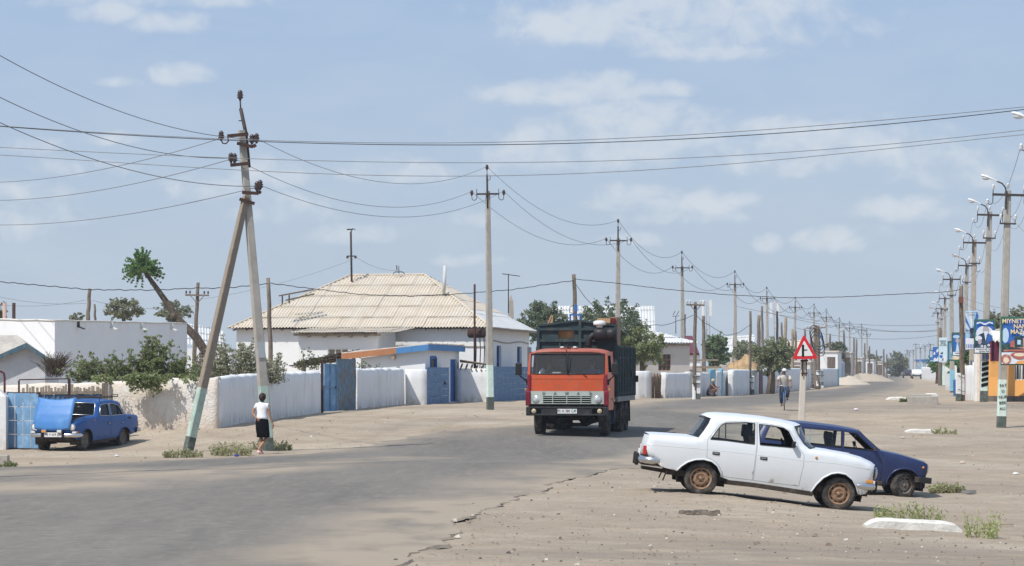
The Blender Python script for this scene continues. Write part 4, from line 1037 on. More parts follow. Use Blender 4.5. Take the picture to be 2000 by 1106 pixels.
def tiled_blue(name, label, A, B, h, cat, nx, ny, seed=1):
 """sheet-metal fence or gate beaten from square tiles"""
 A=Vector((A[0], A[1],0));B=Vector((B[0], B[1],0));d=(B-A);Ln=d.length;d.normalize();n=Vector((d.y,-d.x,0));O=ON(A.x, A.y)
 r_=thing(name, label, cat, O);rg=random.Random(seed);m=MB()
 for i in range(nx):
  for j in range(ny):
   a0, a1=Ln*i/nx, Ln*(i+1)/nx-.012;b0, b1=.04+h*j/ny,.04+h*(j+1)/ny-.012
   g=zg(A.x+d.x*a0, A.y+d.y*a0)-O.z;k=rg.uniform(0,.02);t=[rg.uniform(-.008,.008)for _ in range(4)]
   c=[d*a0+n*t[0]+Vector((0,0, b0+g)), d*a1+n*t[1]+Vector((0,0, b0+g)), d*a1+n*t[2]+Vector((0,0, b1+g)), d*a0+n*t[3]+Vector((0,0, b1+g))]
   cc=sum(c, Vector())/4+n*(.006+k*.4)
   m.add(c+[cc],[(0,1,4),(1,2,4),(2,3,4),(3,0,4)], False)
 m.build('panel', M('bluepaint'), r_)
 f=MB();g1=zg(B.x, B.y)-O.z
 f.bar(-n*.03+Vector((0,0,.03)), d*Ln-n*.03+Vector((0,0,.03+g1)),.05);f.bar(-n*.03+Vector((0,0, h+.03)), d*Ln-n*.03+Vector((0,0, h+.03+g1)),.05)
 f.bar(-n*.03+Vector((0,0,-.05)),-n*.03+Vector((0,0, h+.06)),.06);f.bar(d*Ln-n*.03+Vector((0,0,-.05+g1)), d*Ln-n*.03+Vector((0,0, h+.06+g1)),.06)
 f.box(tuple(d*Ln*.5-n*.02+Vector((0,0, h/2))),(.02,.02,.1))
 f.build('frame', M('bluepaint'), r_)
 return r_, d, n, Ln
tg, d, n, Ln=tiled_blue('metal_gate', 'blue tiled metal gate beside the short white wall and shed',(-3.84,115.5),(-2.99,121.5),1.62, 'gate',7,5,3)
hb_=MB();p=d*Ln*.74+n*.07+Vector((0,0,.95));hb_.bbox(tuple(p),(.10,.05,.16),.015);hb_.build('latch', M('darksteel'), tg)
tiled_blue('metal_fence', 'long blue tiled metal fence in front of the white house, left of the truck',(-.92,124.6),(1.55,138.0),1.66, 'fence',14,6,4)
gt=thing('yard_gate', 'blue double gate with one leaf ajar and one rust-streaked leaf in the white wall', 'gate', ON(-7.22,97.9))
def leaf(nm, P, Q, h, mat, lab):
 O=Vector(gt.location);P=Vector((P[0], P[1],0))-Vector((O.x, O.y,0));Q=Vector((Q[0], Q[1],0))-Vector((O.x, O.y,0))
 d=(Q-P);Ln=d.length;d.normalize();n=Vector((d.y,-d.x,0));m=MB()
 def q(a, b, c):return P+d*a+n*c+Vector((0,0, b))
 ns=8
 vs=[]
 for i in range(ns+1):
  for j in range(9):vs.append(q(Ln*i/ns,.06+(h-.06)*j/8,.01*math.sin(i*2.1+j)))
 m.add(vs,[(i*9+j,(i+1)*9+j,(i+1)*9+j+1, i*9+j+1)for i in range(ns)for j in range(8)], False)
 for b in(.07, h*.53, h):m.bar(q(0, b,.025), q(Ln, b,.025),.03,.05)
 for a in(.02, Ln*.5, Ln-.02):m.bar(q(a,.06,.028), q(a, h,.028),.05,.03)
 o=m.build(nm, mat, gt);o['label']=lab
 k=MB();k.bbox(tuple(q(Ln*.85, h*.52,.06)),(.05,.05,.12),.01);k.build('handle', M('darksteel'), o)
leaf('gate_leaf',(-7.22,97.9),(-6.78,98.9),1.85, M('lightblue'), 'light blue gate leaf standing ajar')
leaf('gate_leaf',(-6.27,102.9),(-6.82,99.9),2.05, M('rustblue'), 'rust-streaked blue gate leaf')
pm_=MB();pm_.bar((-.05,.1,-.2),(-.05,.1,2.0),.10);pm_.build('gate_post', M('rust'), gt)
fl_, fr_=at(40,78.0), at(205,78.6)
bf=thing('boarded_fence', 'blue boarded fence topped with grey wooden pickets behind the blue saloon', 'fence', ON(*fl_))
O=bf.location;rg=random.Random(4)
A=Vector((fl_[0], fl_[1],0));B=Vector((fr_[0], fr_[1],0));d=(B-A);Ln=d.length;d.normalize();n=Vector((d.y,-d.x,0))
def q(a, b, c=0.0):return tuple(d*a+n*c+Vector((0,0, b)))
zt=CAMZ-(770-HY)*78/FOC-O.z;zb_=-.1
m=MB();a=.45
while a<Ln-.1:
 wd=rg.uniform(.11,.17);m.bar(q(a+wd/2, zb_), q(a+wd/2, zt-rg.uniform(0,.03)), wd,.025);a+=wd+.008
m.build('boards', pm('dark_blue_boards',(.075,.15,.26), var=.2, vscale=4, rough=.8, blots=[((.14,.20,.28),3,.5,.65,.7),((.16,.13,.10),9,.6,.7,.7,(1,1,.2))]), bf)
m=MB();a=.05
while a<Ln-.05:
 wd=rg.uniform(.05,.10);m.bar(q(a+wd/2, zt-.25,-.03), q(a+wd/2, zt+rg.uniform(.16,.31),-.03), wd,.02);a+=wd+rg.choice((.01,.01,.02,.05))
m.build('pickets', M('greywood'), bf)
m=MB();m.bar(q(.5, zt+.03,.03), q(Ln, zt+.05,.03),.03,.09);m.build('rail', M('greywood'), bf)
m=MB();m.bar(q(Ln, zb_-.1), q(Ln, zt+.33),.16,.14);m.build('post', M('wood'), bf)
gf=thing('pipe_frame', 'bare metal pipe frame standing over the blue boarded fence', 'frame', ON(*at(37,77.4)))
m=MB();s_=77.4/FOC;z1=CAMZ-(742-HY)*s_-gf.location.z
m.bar((0,0,-.1),(0,0, z1-.02),.05);m.bar((97*s_,.1,-.1),(97*s_,.1, z1+.03),.075);m.bar((0,0, z1),(97*s_,.1, z1+.03),.035)
m.build('pipes', M('rust'), gf)
tl_, d, n, Ln=tiled_blue('metal_gate', 'light blue tiled gate leaf leaning open beside the blue saloon', at(14,75.0), at(76,74.6),1.62, 'gate',4,4,7)
for ch in kids(tl_):ch.data.materials[0]=M('lightblue')if ch.name.startswith('panel')else M('rust')
wp=MB();P=at(-14,74.6);g=zg(*P);pbox(wp, P,(1,0,0),(0,1,0),.38,.4, g-.2, g+1.55);a=Vector((P[0], P[1],0))
wp.hexa([(P[0], P[1], g+1.55),(P[0]+.38, P[1], g+1.55),(P[0]+.38, P[1]+.4, g+1.55),(P[0], P[1]+.4, g+1.55),(P[0], P[1]+.1, g+1.80),(P[0]+.12, P[1]+.1, g+1.80),(P[0]+.12, P[1]+.3, g+1.80),(P[0], P[1]+.3, g+1.80)])
tag(wp.build('gate_pillar', M('whitewash')), 'white plastered gate pillar at the far left of the photo', 'pillar')
hp=MB();s_=79.5/FOC;g0=PT(9,760,79.0)
hp.tube([g0+Vector((0,0,-.6)), g0+Vector((0,0,.35)), g0+Vector((-.02,0,.48)), g0+Vector((-.10,0,.54)), g0+Vector((-.35,0,.54))],.035,8)
tag(hp.build('bent_pipe', pm('dark_red_pipe',(.12,.035,.04), var=.2, rough=.6)), 'bent dark red gas pipe rising over the wall at the far left', 'pipe')
cb=MB();p=G(-2,908);cb.bbox((p.x, p.y, p.z+.11),(.46,.3,.24),.02)
tag(cb.build('concrete_block', M('concrete')), 'grey concrete block at the left edge of the road', 'block')
YH=88.0
hut=thing('mud_hut', 'low white hut with grey roof and blue bargeboards behind the beige wall', 'hut', ON(*at(51, YH)))
O=hut.location
def hv(px, py, Y):return PT(px, py, Y)-O
m=MB();z0=-.3
g=[hv(-60,700, YH+.1), hv(88,703, YH+.35), hv(88,700, YH+.35), hv(51,676, YH+.1), hv(-60,722, YH+.1)]
base=lambda p:Vector((p.x, p.y, z0))
fr=[hv(-70,735, YH+.05), hv(88,735, YH+.05)]
R0, R1=fr[1], Vector((fr[1].x-.1, fr[1].y+3.2,0));L0=fr[0]
pk=hv(51,676, YH+.05);re_=hv(88,700, YH+.05);le_=hv(-70,728, YH+.05)
m.add([base(L0), base(R0), re_, pk, le_],[(0,1,2,3,4)], False)
m.add([base(R0), base(R1), Vector((R1.x, R1.y, re_.z)), re_],[(0,1,2,3)], False)
m.build('walls', pm('hut_plaster',(.55,.56,.58), var=.08, vscale=3, rough=.95, bump=(10,.4,.03), blots=[((.42,.36,.30),6,.60,.72,.7)]), hut)
m=MB();PK, RE, LE=hv(51,670, YH-.25), hv(106,706, YH-.25), hv(-75,725, YH-.25)
B1, B2, B3=hv(33,655, YH+2.4), hv(-75,654, YH+2.6), hv(95,699, YH+3.6)
th=Vector((0,0,.07))
m.add([PK, RE, B3, B1, LE, B2],[(0,1,2,3),(4,0,3,5)], False)
m.add([PK-th, RE-th, B3-th, B1-th, LE-th, B2-th],[(3,2,1,0),(5,3,0,4)], False)
m.build('roof', pm('mud_roof',(.47,.435,.385), var=.15, vscale=4, rough=.97, bump=(14,.9,.06), blots=[((.30,.27,.23),5,.52,.66,.6)]), hut)
m=MB();dn=Vector((0,-.03,-.16))
for a, b in((PK, RE),(PK, LE)):m.hexa([a+dn+Vector((0,.03,0)), b+dn+Vector((0,.03,0)), b+dn, a+dn, a+Vector((0,.03,0)), b+Vector((0,.03,0)), b+Vector((0,-.03,0)), a+Vector((0,-.03,0))])
m.build('bargeboard', pm('faded_blue_board',(.06,.12,.17), var=.2, vscale=4, rough=.8, blots=[((.16,.17,.16),5,.48,.62,.8,(1,1,.4))]), hut)
tw=MB()
for k in range(260):
 p=PT(rng.uniform(92,122), rng.uniform(716,738),86.5)+Vector((0, rng.uniform(-.2,.2),0));v=Vector((rng.gauss(.1,.25), rng.gauss(0,.15), rng.uniform(.25,.55)))
 tw.tube([p, p+v*.6, p+v+Vector((rng.gauss(0,.06),0,0))],.008,3, cap=False)
tag(tw.build('twig_heap', pm('dry_twigs',(.10,.075,.05), var=.3, vscale=9, rough=.95)), 'heap of dry brown twigs beside the small hut', 'brushwood')
fb=thing('flat_roofed_building', 'large white flat-roofed building with roof spouts behind the green bushes', 'building', ON(*at(107,105)))
O=fb.location;K1=PT(107,627,105)-O;K2=PT(365,633,118)-O;K0=PT(-130,623,108.5)-O;z0=-.5
m=MB();hx=lambda p:Vector((p.x, p.y, z0))
K3=K0+(K2-K1)*.9
m.add([hx(K0), hx(K1), K1, K0],[(0,1,2,3)], False);m.add([hx(K1), hx(K2), K2, K1],[(0,1,2,3)], False);m.add([hx(K2), hx(K3), K3, K2],[(0,1,2,3)], False)
m.build('walls', pm('flat_building_wash',(.78,.78,.78), var=.03, vscale=.8, rough=.95, bump=(8,.2,.02), blots=[((.60,.50,.34),2.2,.52,.66,.8,(1,1,.25),(4.6,3.2))]), fb)
m=MB()
dz=Vector((0,0,-.16));m.add([K0+dz, K1+dz, K2+dz, K3+dz],[(0,1,2,3)], False);m.build('roof', M('adobe'), fb)
m=MB()
for a, b in((K0, K1),(K1, K2)):
 dd=(b-a).normalized();k=14
 pts=[a+(b-a)*i/k+Vector((0,0,.02+.012*math.sin(i*1.7)))for i in range(k+1)]
 m.tube(pts,.045,6)
m.build('parapet_coping', M('stonecap'), fb)
for px in(152,217,275,334):
 t=(px-107)/258;t=t*105/(118-t*13);p=K1+(K2-K1)*t+Vector((.05,-.04,-.22));s_=MB()
 oo=Vector((.25,-.16,-.10));s_.bar(p-oo*.3, p+oo,.13,.04);s_.bar(p+Vector((-.02,0,-.03)), p+Vector((-.02,0,.22)),.12,.05);s_.build('roof_spout', M('darksteel')if px==152 else M('stonecap'), fb)
for px, w_, mt, lab in((9,8, pm('pink_pipe',(.42,.30,.26), var=.1), 'pale pinkish chimney pipe on the flat white roof'),(27,7, M('rust'), 'dark rusty chimney pipe on the flat white roof, right of the pale one')):
 s_=MB();p=PT(px,630,111);s_.lathe([(w_*.5*107/FOC,-.6),(w_*.5*107/FOC,.85),(w_*.4*107/FOC,.85)], n=14)
 tag(s_.build('chimney_pipe', mt, None, p), lab, 'chimney')
hA=Vector((-1.05,129.0,0));hB=hA-ES*13.8;hC=hA+DS*13.6;hD=hB+DS*13.6
house=thing('white_house', 'large white house with beige corrugated hipped roof behind the blue gates', 'house', ON(-6.6,131))
O=house.location;ZE=4.36-O.z;ZR=7.30-O.z
rel=lambda p, z:Vector((p.x-O.x, p.y-O.y, z))
ctr=(hA+hD)/2;RA, RB=ctr+ES*2.0, ctr-ES*2.1
m=MB()
dpt=6.8;rise=ZR-ZE;sl=math.hypot(dpt, rise)
upF=(DS*dpt+Vector((0,0, rise))).normalized();LF=13.8
tF=lambda s:sl*max(0, min(1, s/(LF/2-2.1),(LF-s)/(LF/2-2.0)))
corr(m, rel(hB, ZE), ES, upF, LF, tF, seed=3)
upR=(-ES*4.9+Vector((0,0, rise))).normalized();slR=math.hypot(4.9, rise);LR=13.6
tR=lambda s:slR*max(0, min(1, s/6.8,(LR-s)/6.8))
m.mi=1;corr(m, rel(hA, ZE), DS, upR, LR, lambda s:min(tR(s),1.9), seed=5)
m.mi=0;corr(m, rel(hA, ZE), DS, upR, LR, tR, lambda s:min(1.85, tR(s)), seed=6)
upL=(ES*4.8+Vector((0,0, rise))).normalized();corr(m, rel(hD, ZE),-DS, upL, LR, tR, seed=7, sub=4)
upB=(-DS*dpt+Vector((0,0, rise))).normalized();corr(m, rel(hC, ZE),-ES, upB, LF, tF, seed=8, sub=4)
m.build('roof',[M('slate'), M('greyslate')], house)
m=MB()
for a, b in((rel(RB, ZR), rel(RA, ZR)),(rel(hA, ZE), rel(RA, ZR)),(rel(hB, ZE), rel(RB, ZR))):
 k=40;m.tube([a+(b-a)*i/k+Vector((0,0,.03+.012*(i%2)))for i in range(k+1)],.05,5)
m.build('ridge_cap', M('slate'), house)
ov=.38
wA=hA-ES*ov+DS*ov;wB=hB+ES*ov+DS*ov;wC=hC-ES*ov-DS*ov;wD=hD+ES*ov-DS*ov
m=MB();z0=-.6
wallface(m, rel(wB,0), rel(wA,0), z0, ZE-.02,(), inward=DS)
hs=[]
for px0, px1 in((970,979),(1010,1019),(1030,1038)):
 ss=[]
 for px in(px0, px1):
  k=(px-CX)/FOC;s=(k*wA.y-wA.x)/(DS.x-k*DS.y);ss.append(s)
 hs.append((ss[0], ss[1],0.6, ZE-.86))
wallface(m, rel(wA,0), rel(wC,0), z0, ZE-.02, hs, inward=-ES)
wallface(m, rel(wD,0), rel(wB,0), z0, ZE-.02,(), inward=ES);wallface(m, rel(wC,0), rel(wD,0), z0, ZE-.02,(), inward=-DS)
m.build('walls', M('housewash'), house)
m=MB();m.add([rel(hA, ZE-.05), rel(hB, ZE-.05), rel(hD, ZE-.05), rel(hC, ZE-.05)],[(0,1,2,3)], False);m.build('soffit', M('greywood'), house)
m=MB();k=22
for i in range(k):p=hB+ES*(LF*(i+.5)/k)+DS*.02;m.bar(rel(p, ZE-.09), rel(p+DS*.5, ZE-.03),.07,.09)
m.bar(rel(hA-DS*-.02, ZE-.05), rel(hC, ZE-.05),.10,.09)
m.build('rafter_ends', M('greywood'), house)
for a, b, c, e in hs:
 wn=MB();p0=rel(wA+DS*a-ES*.16,0);wn.bar(p0+DS*.04+Vector((0,0, c)), p0+DS*.04+Vector((0,0, e)),.09)
 wn.bar(p0+DS*(b-a-.04)+Vector((0,0, c)), p0+DS*(b-a-.04)+Vector((0,0, e)),.09);wn.bar(p0+Vector((0,0, e-.04)), p0+DS*(b-a)+Vector((0,0, e-.04)),.09);wn.bar(p0+Vector((0,0, c+(e-c)*.62)), p0+DS*(b-a)+Vector((0,0, c+(e-c)*.62)),.07)
 wo=wn.build('window', M('brightblue'), house)
 g=MB();q_=p0-ES*.02;g.add([q_+Vector((0,0, c)), q_+DS*(b-a)+Vector((0,0, c)), q_+DS*(b-a)+Vector((0,0, e)), q_+Vector((0,0, e))],[(0,1,2,3)], False);g.build('pane', pm('dark_pane',(.05,.055,.06), rough=.1, spec=.6, var=.1), wo)
m=MB();pts=[rel(wA+DS*s+ES*.04, ZE-.66+.05*math.sin(s*.75+.4))for s in np.linspace(0,12.5,30)];m.tube(pts,.022,6)
pts=[rel(wA-ES*s-DS*.04, ZE-.95+.02*math.sin(s))for s in np.linspace(0,6.2,12)];m.tube(pts,.022,6);m.build('gas_pipe', M('greywood'), house)
m=MB();p=PT(556,577,131.4)-O
q0=[PT(545,578,131)-O, PT(612,566,131.5)-O, PT(606,564.5,132.0)-O, PT(556,574,132.0)-O]
m.bar(q0[0], q0[1],.16,.07);m.bar(q0[3]-Vector((0,0,.05)), q0[2]-Vector((0,0,.05)),.10,.06)
for v in(q0[0], q0[0]+(q0[1]-q0[0])*.2):m.bar(v+Vector((.15,.2,-.45)), v+Vector((.15,.2,0)),.07)
m.bar(q0[0]+Vector((.3,.5,-.22)), q0[1]+Vector((0,.6,-.2)),.07);m.build('dormer_canopy', M('wood'), house)
m=MB();b_=PT(687,539,136.3);m.tube([b_+Vector((0,0,-.4)), b_+Vector((-.05,0,2.35))],.055,8);m.bar(b_+Vector((-.25,0,1.05)), b_+Vector((.22,0,1.05)),.06);m.tube([b_+Vector((-.05,0,2.3)), b_+Vector((.05,0,2.52)), b_+Vector((.18,-.1,2.45))],.03,6)
for x in(-.23,.2):m.lathe([(.05,0),(.07,.1),(.03,.16)], o=tuple(b_+Vector((x,0,.92))), n=8)
m.bbox(tuple(b_+Vector((-.1,0,2.47))),(.32,.14,.07),.02)
tag(m.build('roof_mast', M('darksteel')), 'thin rusty mast with crossbar and lamp on the ridge of the white house', 'mast')
m=MB();b_=PT(867,562,133.5);m.tube([b_+Vector((0,0,-.35)), b_+Vector((.06,0,1.15))],.085,12);tag(m.build('flue_pipe', M('greyslate')), 'pale grey flue pipe slanting from the house roof', 'flue')
m=MB();b_=PT(779,535,136.4);m.tube([b_, b_+Vector((0,0,.42))],.02,5);m.tube([b_+Vector((-.3,0,0)), b_+Vector((-.2,0,.10)), b_+Vector((.2,0,.10)), b_+Vector((.3,0,0))],.025,5);m.tube([b_+Vector((-.1,0,.2)), b_+Vector((-.12,0,.45))],.03,5);tag(m.build('roof_bracket', M('darksteel')), 'small metal bracket on the middle of the house ridge', 'bracket')
m=MB();b_=PT(927,712,126.8);m.tube([b_+Vector((0,0,-1.2)), b_+Vector((0,0,3.97))],.055,10);r_=thing('vent_pipe', 'tall rusty steel vent pipe in front of the white house', 'pipe', b_);o=m.build('pipe', M('rust'), r_);o.location=-b_
tk=thing('header_tank', 'small round rusty water tank on thin pipes beside the tall rusty pipe', 'tank', PT(931,651,127.3))
m=MB();m.lathe([(.001,-.47),(.14,-.46),(.22,-.40),(.235,-.3),(.235,.30),(.22,.40),(.14,.46),(.001,.47)], axis='x', n=20, caps=False);m.build('drum', M('rust'), tk)
for x in(-.05,.16,.36):
 m=MB();m.tube([(x,0,-.2),(x+.03,0,-.8),(x,0,-1.75)],.028,6);m.build('leg', M('rust'), tk)
pA=Vector((-6.63,126.0,0));pB=pA-ES*4.0
porch=thing('porch', 'white porch with its own sagging corrugated lean-to roof on the house front', 'porch', ON(-8.5,126.3));O=porch.location
ZP=4.08-O.z;m=MB();back=4.0
k0, k1=[((k*pB.y-pB.x)/(ES.x-k*ES.y))for k in((640-CX)/FOC,(680-CX)/FOC)]
hole=(k0, k1, CAMZ-(707-HY)*126.4/FOC-O.z, CAMZ-(681-HY)*126.4/FOC-O.z)
wallface(m, rel(pB,0), rel(pA,0),-.5, ZP-.1,[hole], inward=DS);wallface(m, rel(pA,0), rel(pA+DS*back,0),-.5, ZP+.12,(), inward=-ES);wallface(m, rel(pB+DS*back,0), rel(pB,0),-.5, ZP+.12,(), inward=ES)
m.build('walls', M('housewash'), porch)
m=MB();corr(m, rel(pB-ES*.25-DS*.52, ZP-.03), ES, DS*back+Vector((0,0,.28)),5.3, lambda s:4.35, seed=12, period=.15, amp=.025)
m.build('roof', M('slate'), porch)
m=MB();m.bar(rel(pB-ES*.2-DS*.20, ZP-.10), rel(pA+ES*.2-DS*.20, ZP-.12),.10,.12)
for i, f in enumerate((.14,.34,.52,.67,.86)):p=pB+ES*(4.0*f);m.tube([rel(p-DS*.32, ZP-.17), rel(p+DS*.2, ZP-.17)],.075+.012*(i%2),8)
m.build('roof_beams', M('greywood'), porch)
wn=MB();a, b, c, e=hole;p0=rel(pB+ES*a+DS*.10,0);zz=lambda h:Vector((0,0, h))
for f in(0,.36,.66,1):wn.bar(p0+ES*(b-a)*f+zz(c), p0+ES*(b-a)*f+zz(e),.10 if f in(0,1)else.07)
for h in(c, e):wn.bar(p0+zz(h), p0+ES*(b-a)+zz(h),.10)
wo=wn.build('window', M('whitepaint'), porch);g=MB();q_=p0+DS*.03;g.add([q_+zz(c), q_+ES*(b-a)+zz(c), q_+ES*(b-a)+zz(e), q_+zz(e)],[(0,1,2,3)], False);g.build('pane', pm('curtained_pane',(.30,.25,.16), rough=.15, spec=.5, var=.3, vscale=4, blots=[((.04,.04,.04),2,.45,.6,.8)]), wo)
sA=Vector((-4.0,118.0,0));sB=sA-ES*3.05;sC=sA+DS*7.8
shed=thing('corner_shed', 'small white shed with part orange, part blue fascia and blue door', 'shed', ON(-4,119));O=shed.location
m=MB();ztA=3.16-O.z;ztB=2.78-O.z
m.add([rel(sB,-.4), rel(sA,-.4), rel(sA, ztA), rel(sB, ztB)],[(0,1,2,3)], False)
def along(px):k=(px-CX)/FOC;return(k*sA.y-sA.x)/(DS.x-k*DS.y)
hw=(along(840.5), along(852),.95,2.18-.0);hd_=(along(879.5), along(892),.02, CAMZ-(702-HY)*124/FOC-O.z)
hw=(hw[0], hw[1], CAMZ-(720-HY)*119.5/FOC-O.z, CAMZ-(698-HY)*119.5/FOC-O.z)
wallface(m, rel(sA,0), rel(sC,0),-.4, ztA,[hw, hd_], inward=-ES)
m.add([rel(sC,-.4), rel(sC-ES*3.05,-.4), rel(sC-ES*3.05, ztB), rel(sC, ztA)],[(0,1,2,3)], False);m.add([rel(sB,-.4), rel(sB+DS*7.8,-.4), rel(sB+DS*7.8, ztB), rel(sB, ztB)],[(0,1,2,3)], False)
m.build('walls', M('housewash'), shed)
c0, c1, c2=sA+ES*.22-DS*.3, sB-ES*.85-DS*.3, sC+ES*.22+DS*.3
zt0, zt1=3.40-O.z,2.98-O.z
def board(a, za, b, zb, h, mt, nm):
 m=MB();dd=(b-a).normalized();nn=Vector((dd.y,-dd.x,0))*.03
 m.hexa([rel(a+nn, za-h), rel(b+nn, zb-h), rel(b-nn, zb-h), rel(a-nn, za-h), rel(a+nn, za), rel(b+nn, zb), rel(b-nn, zb), rel(a-nn, za)]);return m.build(nm, mt, shed)
cm_=c1+(c0-c1)*.63;zm=zt1+(zt0-zt1)*.63
orangep=pm('faded_orange_board',(.42,.185,.085), var=.12, vscale=3, rough=.8, blots=[((.30,.20,.14),6,.56,.7,.6)])
skyb=pm('mid_blue_board',(.075,.225,.47), var=.12, vscale=3, rough=.75, blots=[((.20,.24,.28),7,.6,.72,.5)])
board(c1, zt1, cm_, zm,.27, orangep, 'fascia');board(cm_, zm, c0, zt0,.27, skyb, 'fascia');board(c0, zt0, c2, zt0-.02,.26, M('brightblue')if False else skyb, 'fascia')
m=MB();r_=[rel(c1, zt1+.005), rel(c0, zt0+.005), rel(c2, zt0+.01), rel(c2+(c1-c0), zt1+.01)]
up=[v+Vector((0,0,.05))for v in r_];m.hexa(r_+up);rg=random.Random(2)
for i in range(46):
 p=r_[1]+(r_[2]-r_[1])*rg.random()+Vector((-.04,0,.06));m.bar(p, p+Vector((rg.uniform(-.15,.05), rg.uniform(.05,.3), rg.uniform(.01,.06))),.04,.03)
m.build('roof', M('adobe'), shed)
m=MB();p=sB+(sA-sB)*.52-DS*.28;m.tube([rel(p,2.80-O.z), rel(p+DS*.4,2.80-O.z)],.09,8);m.build('beam_end', M('greywood'), shed)
a, b, c, e=hd_;dm=MB();p0=rel(sA+DS*a-ES*.08,0);dm.hexa([p0+zz(c)-ES*.05, p0+DS*(b-a)+zz(c)-ES*.05, p0+DS*(b-a)+zz(c), p0+zz(c), p0+zz(e)-ES*.05, p0+DS*(b-a)+zz(e)-ES*.05, p0+DS*(b-a)+zz(e), p0+zz(e)])
dm.build('door', M('brightblue'), shed)
a, b, c, e=hw;wn=MB();p0=rel(sA+DS*a-ES*.06,0)
for f in(0,1):wn.bar(p0+DS*(b-a)*f+zz(c), p0+DS*(b-a)*f+zz(e),.20)
wn.bar(p0+zz(e), p0+DS*(b-a)+zz(e),.14);wo=wn.build('window', M('brightblue'), shed)
bm_=MB()
for f in(.3,.45,.6,.75):bm_.bar(p0+DS*(b-a)*f+zz(c), p0+DS*(b-a)*f+zz(e),.05)
bm_.build('window_bars', M('greywood'), wo)
g=MB();q_=p0-ES*.1;g.add([q_+zz(c), q_+DS*(b-a)+zz(c), q_+DS*(b-a)+zz(e), q_+zz(e)],[(0,1,2,3)], False);g.build('pane', MATS['dark_pane'], wo)
m=MB();rg=random.Random(5);z0=2.32
for i in range(6):m.bar((-2.55,124.75+i*.16, z0+.40-.02*i),(-.9,124.75+i*.16, z0+.16-.01*i+rg.uniform(-.02,.02)),.16,.035)
for i in range(7):x=-2.5+i*.25;m.tube([(x,124.5, z0-.02-.02*i),(x+.05,126.2, z0+.2-.02*i)],.05,6)
tag(m.build('plank_roof', M('greywood')), 'weathered plank lean-to roof over the low white wall', 'roof')
cn=thing('brushwood_canopy', 'dark brushwood canopy sloping over the yard gate', 'canopy', ON(-8.2,119));O=cn.location
m=MB();rg=random.Random(9);P0, P1=PT(588,713,118.5)-O, PT(692,690,119.5)-O
for i in range(420):
 t=rg.random();p=P0+(P1-P0)*t+Vector((0, rg.uniform(-.4,1.4), rg.gauss(0,.05)));v=Vector((rg.gauss(.25,.25), rg.gauss(0,.3), rg.gauss(.05,.06)))
 m.tube([p-v, p, p+v],.018,4, cap=False)
m.build('brush', pm('dark_brush',(.075,.055,.04), var=.35, vscale=8, rough=.95), cn)
m=MB()
for t in(0.03,.97):p=P0+(P1-P0)*t;m.bar((p.x, p.y,-.2),(p.x, p.y, p.z),.10);m.bar((p.x, p.y+1.2,-.2),(p.x, p.y+1.2, p.z),.1)
m.bar(P0, P1,.09,.12);m.build('posts', M('wood'), cn)
wall('low white yard wall behind the blue double gate',(-10.2,112),(-6.6,112),1.45,1.5,.25, M('whitewash'), seed=14.0)
hz_=thing('low_house', 'low house with pale corrugated roof beyond the leaning tree', 'house', ON(*at(400,150)));O=hz_.location
m=MB();e0=PT(352,672,148)-O;e1=PT(440,682,150)-O;r0=PT(352,628,153)-O
dd=(e1-e0);corr(m, e0, dd, r0-e0, dd.length, lambda s:(r0-e0).length*(1-.22*s/dd.length), seed=15, period=.2, amp=.03)
m.build('roof', M('greyslate'), hz_)
m=MB();pbox(m,(e0.x+.2, e0.y+.3),(1,.05,0),(0,1,0), dd.length-.4,4,-.6, e0.z-.25);m.build('walls', M('housewash'), hz_)
h2=thing('low_house', 'distant low house whose beige roof edge shows over the flat white building', 'house', ON(*at(165,150)));O=h2.location
m=MB();e0=PT(128,640,150)-O;e1=PT(200,640,150)-O;r0=PT(128,626,155)-O;corr(m, e0, e1-e0, r0-e0,(e1-e0).length, lambda s:(r0-e0).length, seed=16, period=.2, amp=.03);m.build('roof', M('slate'), h2)
m=MB();pbox(m,(e0.x+.1, e0.y+.3),(1,0,0),(0,1,0),2,4,-.6, e0.z-.2);m.build('walls', M('housewash'), h2)
# power poles
def pole_mesh(H, w0, w1, bands, sink=.5, ch=.18):
 """tapered concrete pole, chamfered square section; bands: list of (z_top, material index)"""
 zs=[-sink]+[b[0]for b in bands];m=MB()
 def ring(z):
  w=w0+(w1-w0)*max(0, z)/H;h=w/2;c=h*(1-ch);hd=h*.82;cd=c*.82
  return[(-c,-hd, z),(c,-hd, z),(h,-cd, z),(h, cd, z),(c, hd, z),(-c, hd, z),(-h, cd, z),(-h,-cd, z)]
 for i,(zt, mi)in enumerate(bands):
  m.mi=mi;a, b=zs[i], zt;k=max(1, int((b-a)/.8));vs=[]
  for j in range(k+1):vs+=ring(a+(b-a)*j/k)
  m.add(vs,[(j*8+q, j*8+(q+1)%8,(j+1)*8+(q+1)%8,(j+1)*8+q)for j in range(k)for q in range(8)], False)
 e=len(m.v)-8;m.f.append(tuple(e+q for q in range(8)));m.m.append(m.mi);m.s.append(False)
 return m
INS=[(.02,-.10),(.035,-.06),(.075,-.03),(.05,.0),(.075,.02),(.045,.06),(.065,.075),(.04,.11),(.03,.13),(.001,.135)]
def insul(parent, p, mat=None, sc=1.0, name='insulator'):
 m=MB();m.lathe([(r*sc, h*sc)for r, h in INS], o=tuple(p), n=10);return m.build(name, mat or M('ceramic'), parent)
def hook(m, p, side):
 p=Vector(p);m.tube([p, p+Vector((side*.0,0,-.14)), p+Vector((side*.05,0,-.20)), p+Vector((side*.12,0,-.22)), p+Vector((side*.19,0,-.17)), p+Vector((side*.20,0,-.04))],.016,6)
YP=69.4
B=PT(524.5,882, YP);s_=YP/FOC
P1=thing('power_pole', 'leaning concrete power pole with a slanting concrete brace and mint green foot beside the woman', 'power pole', B)
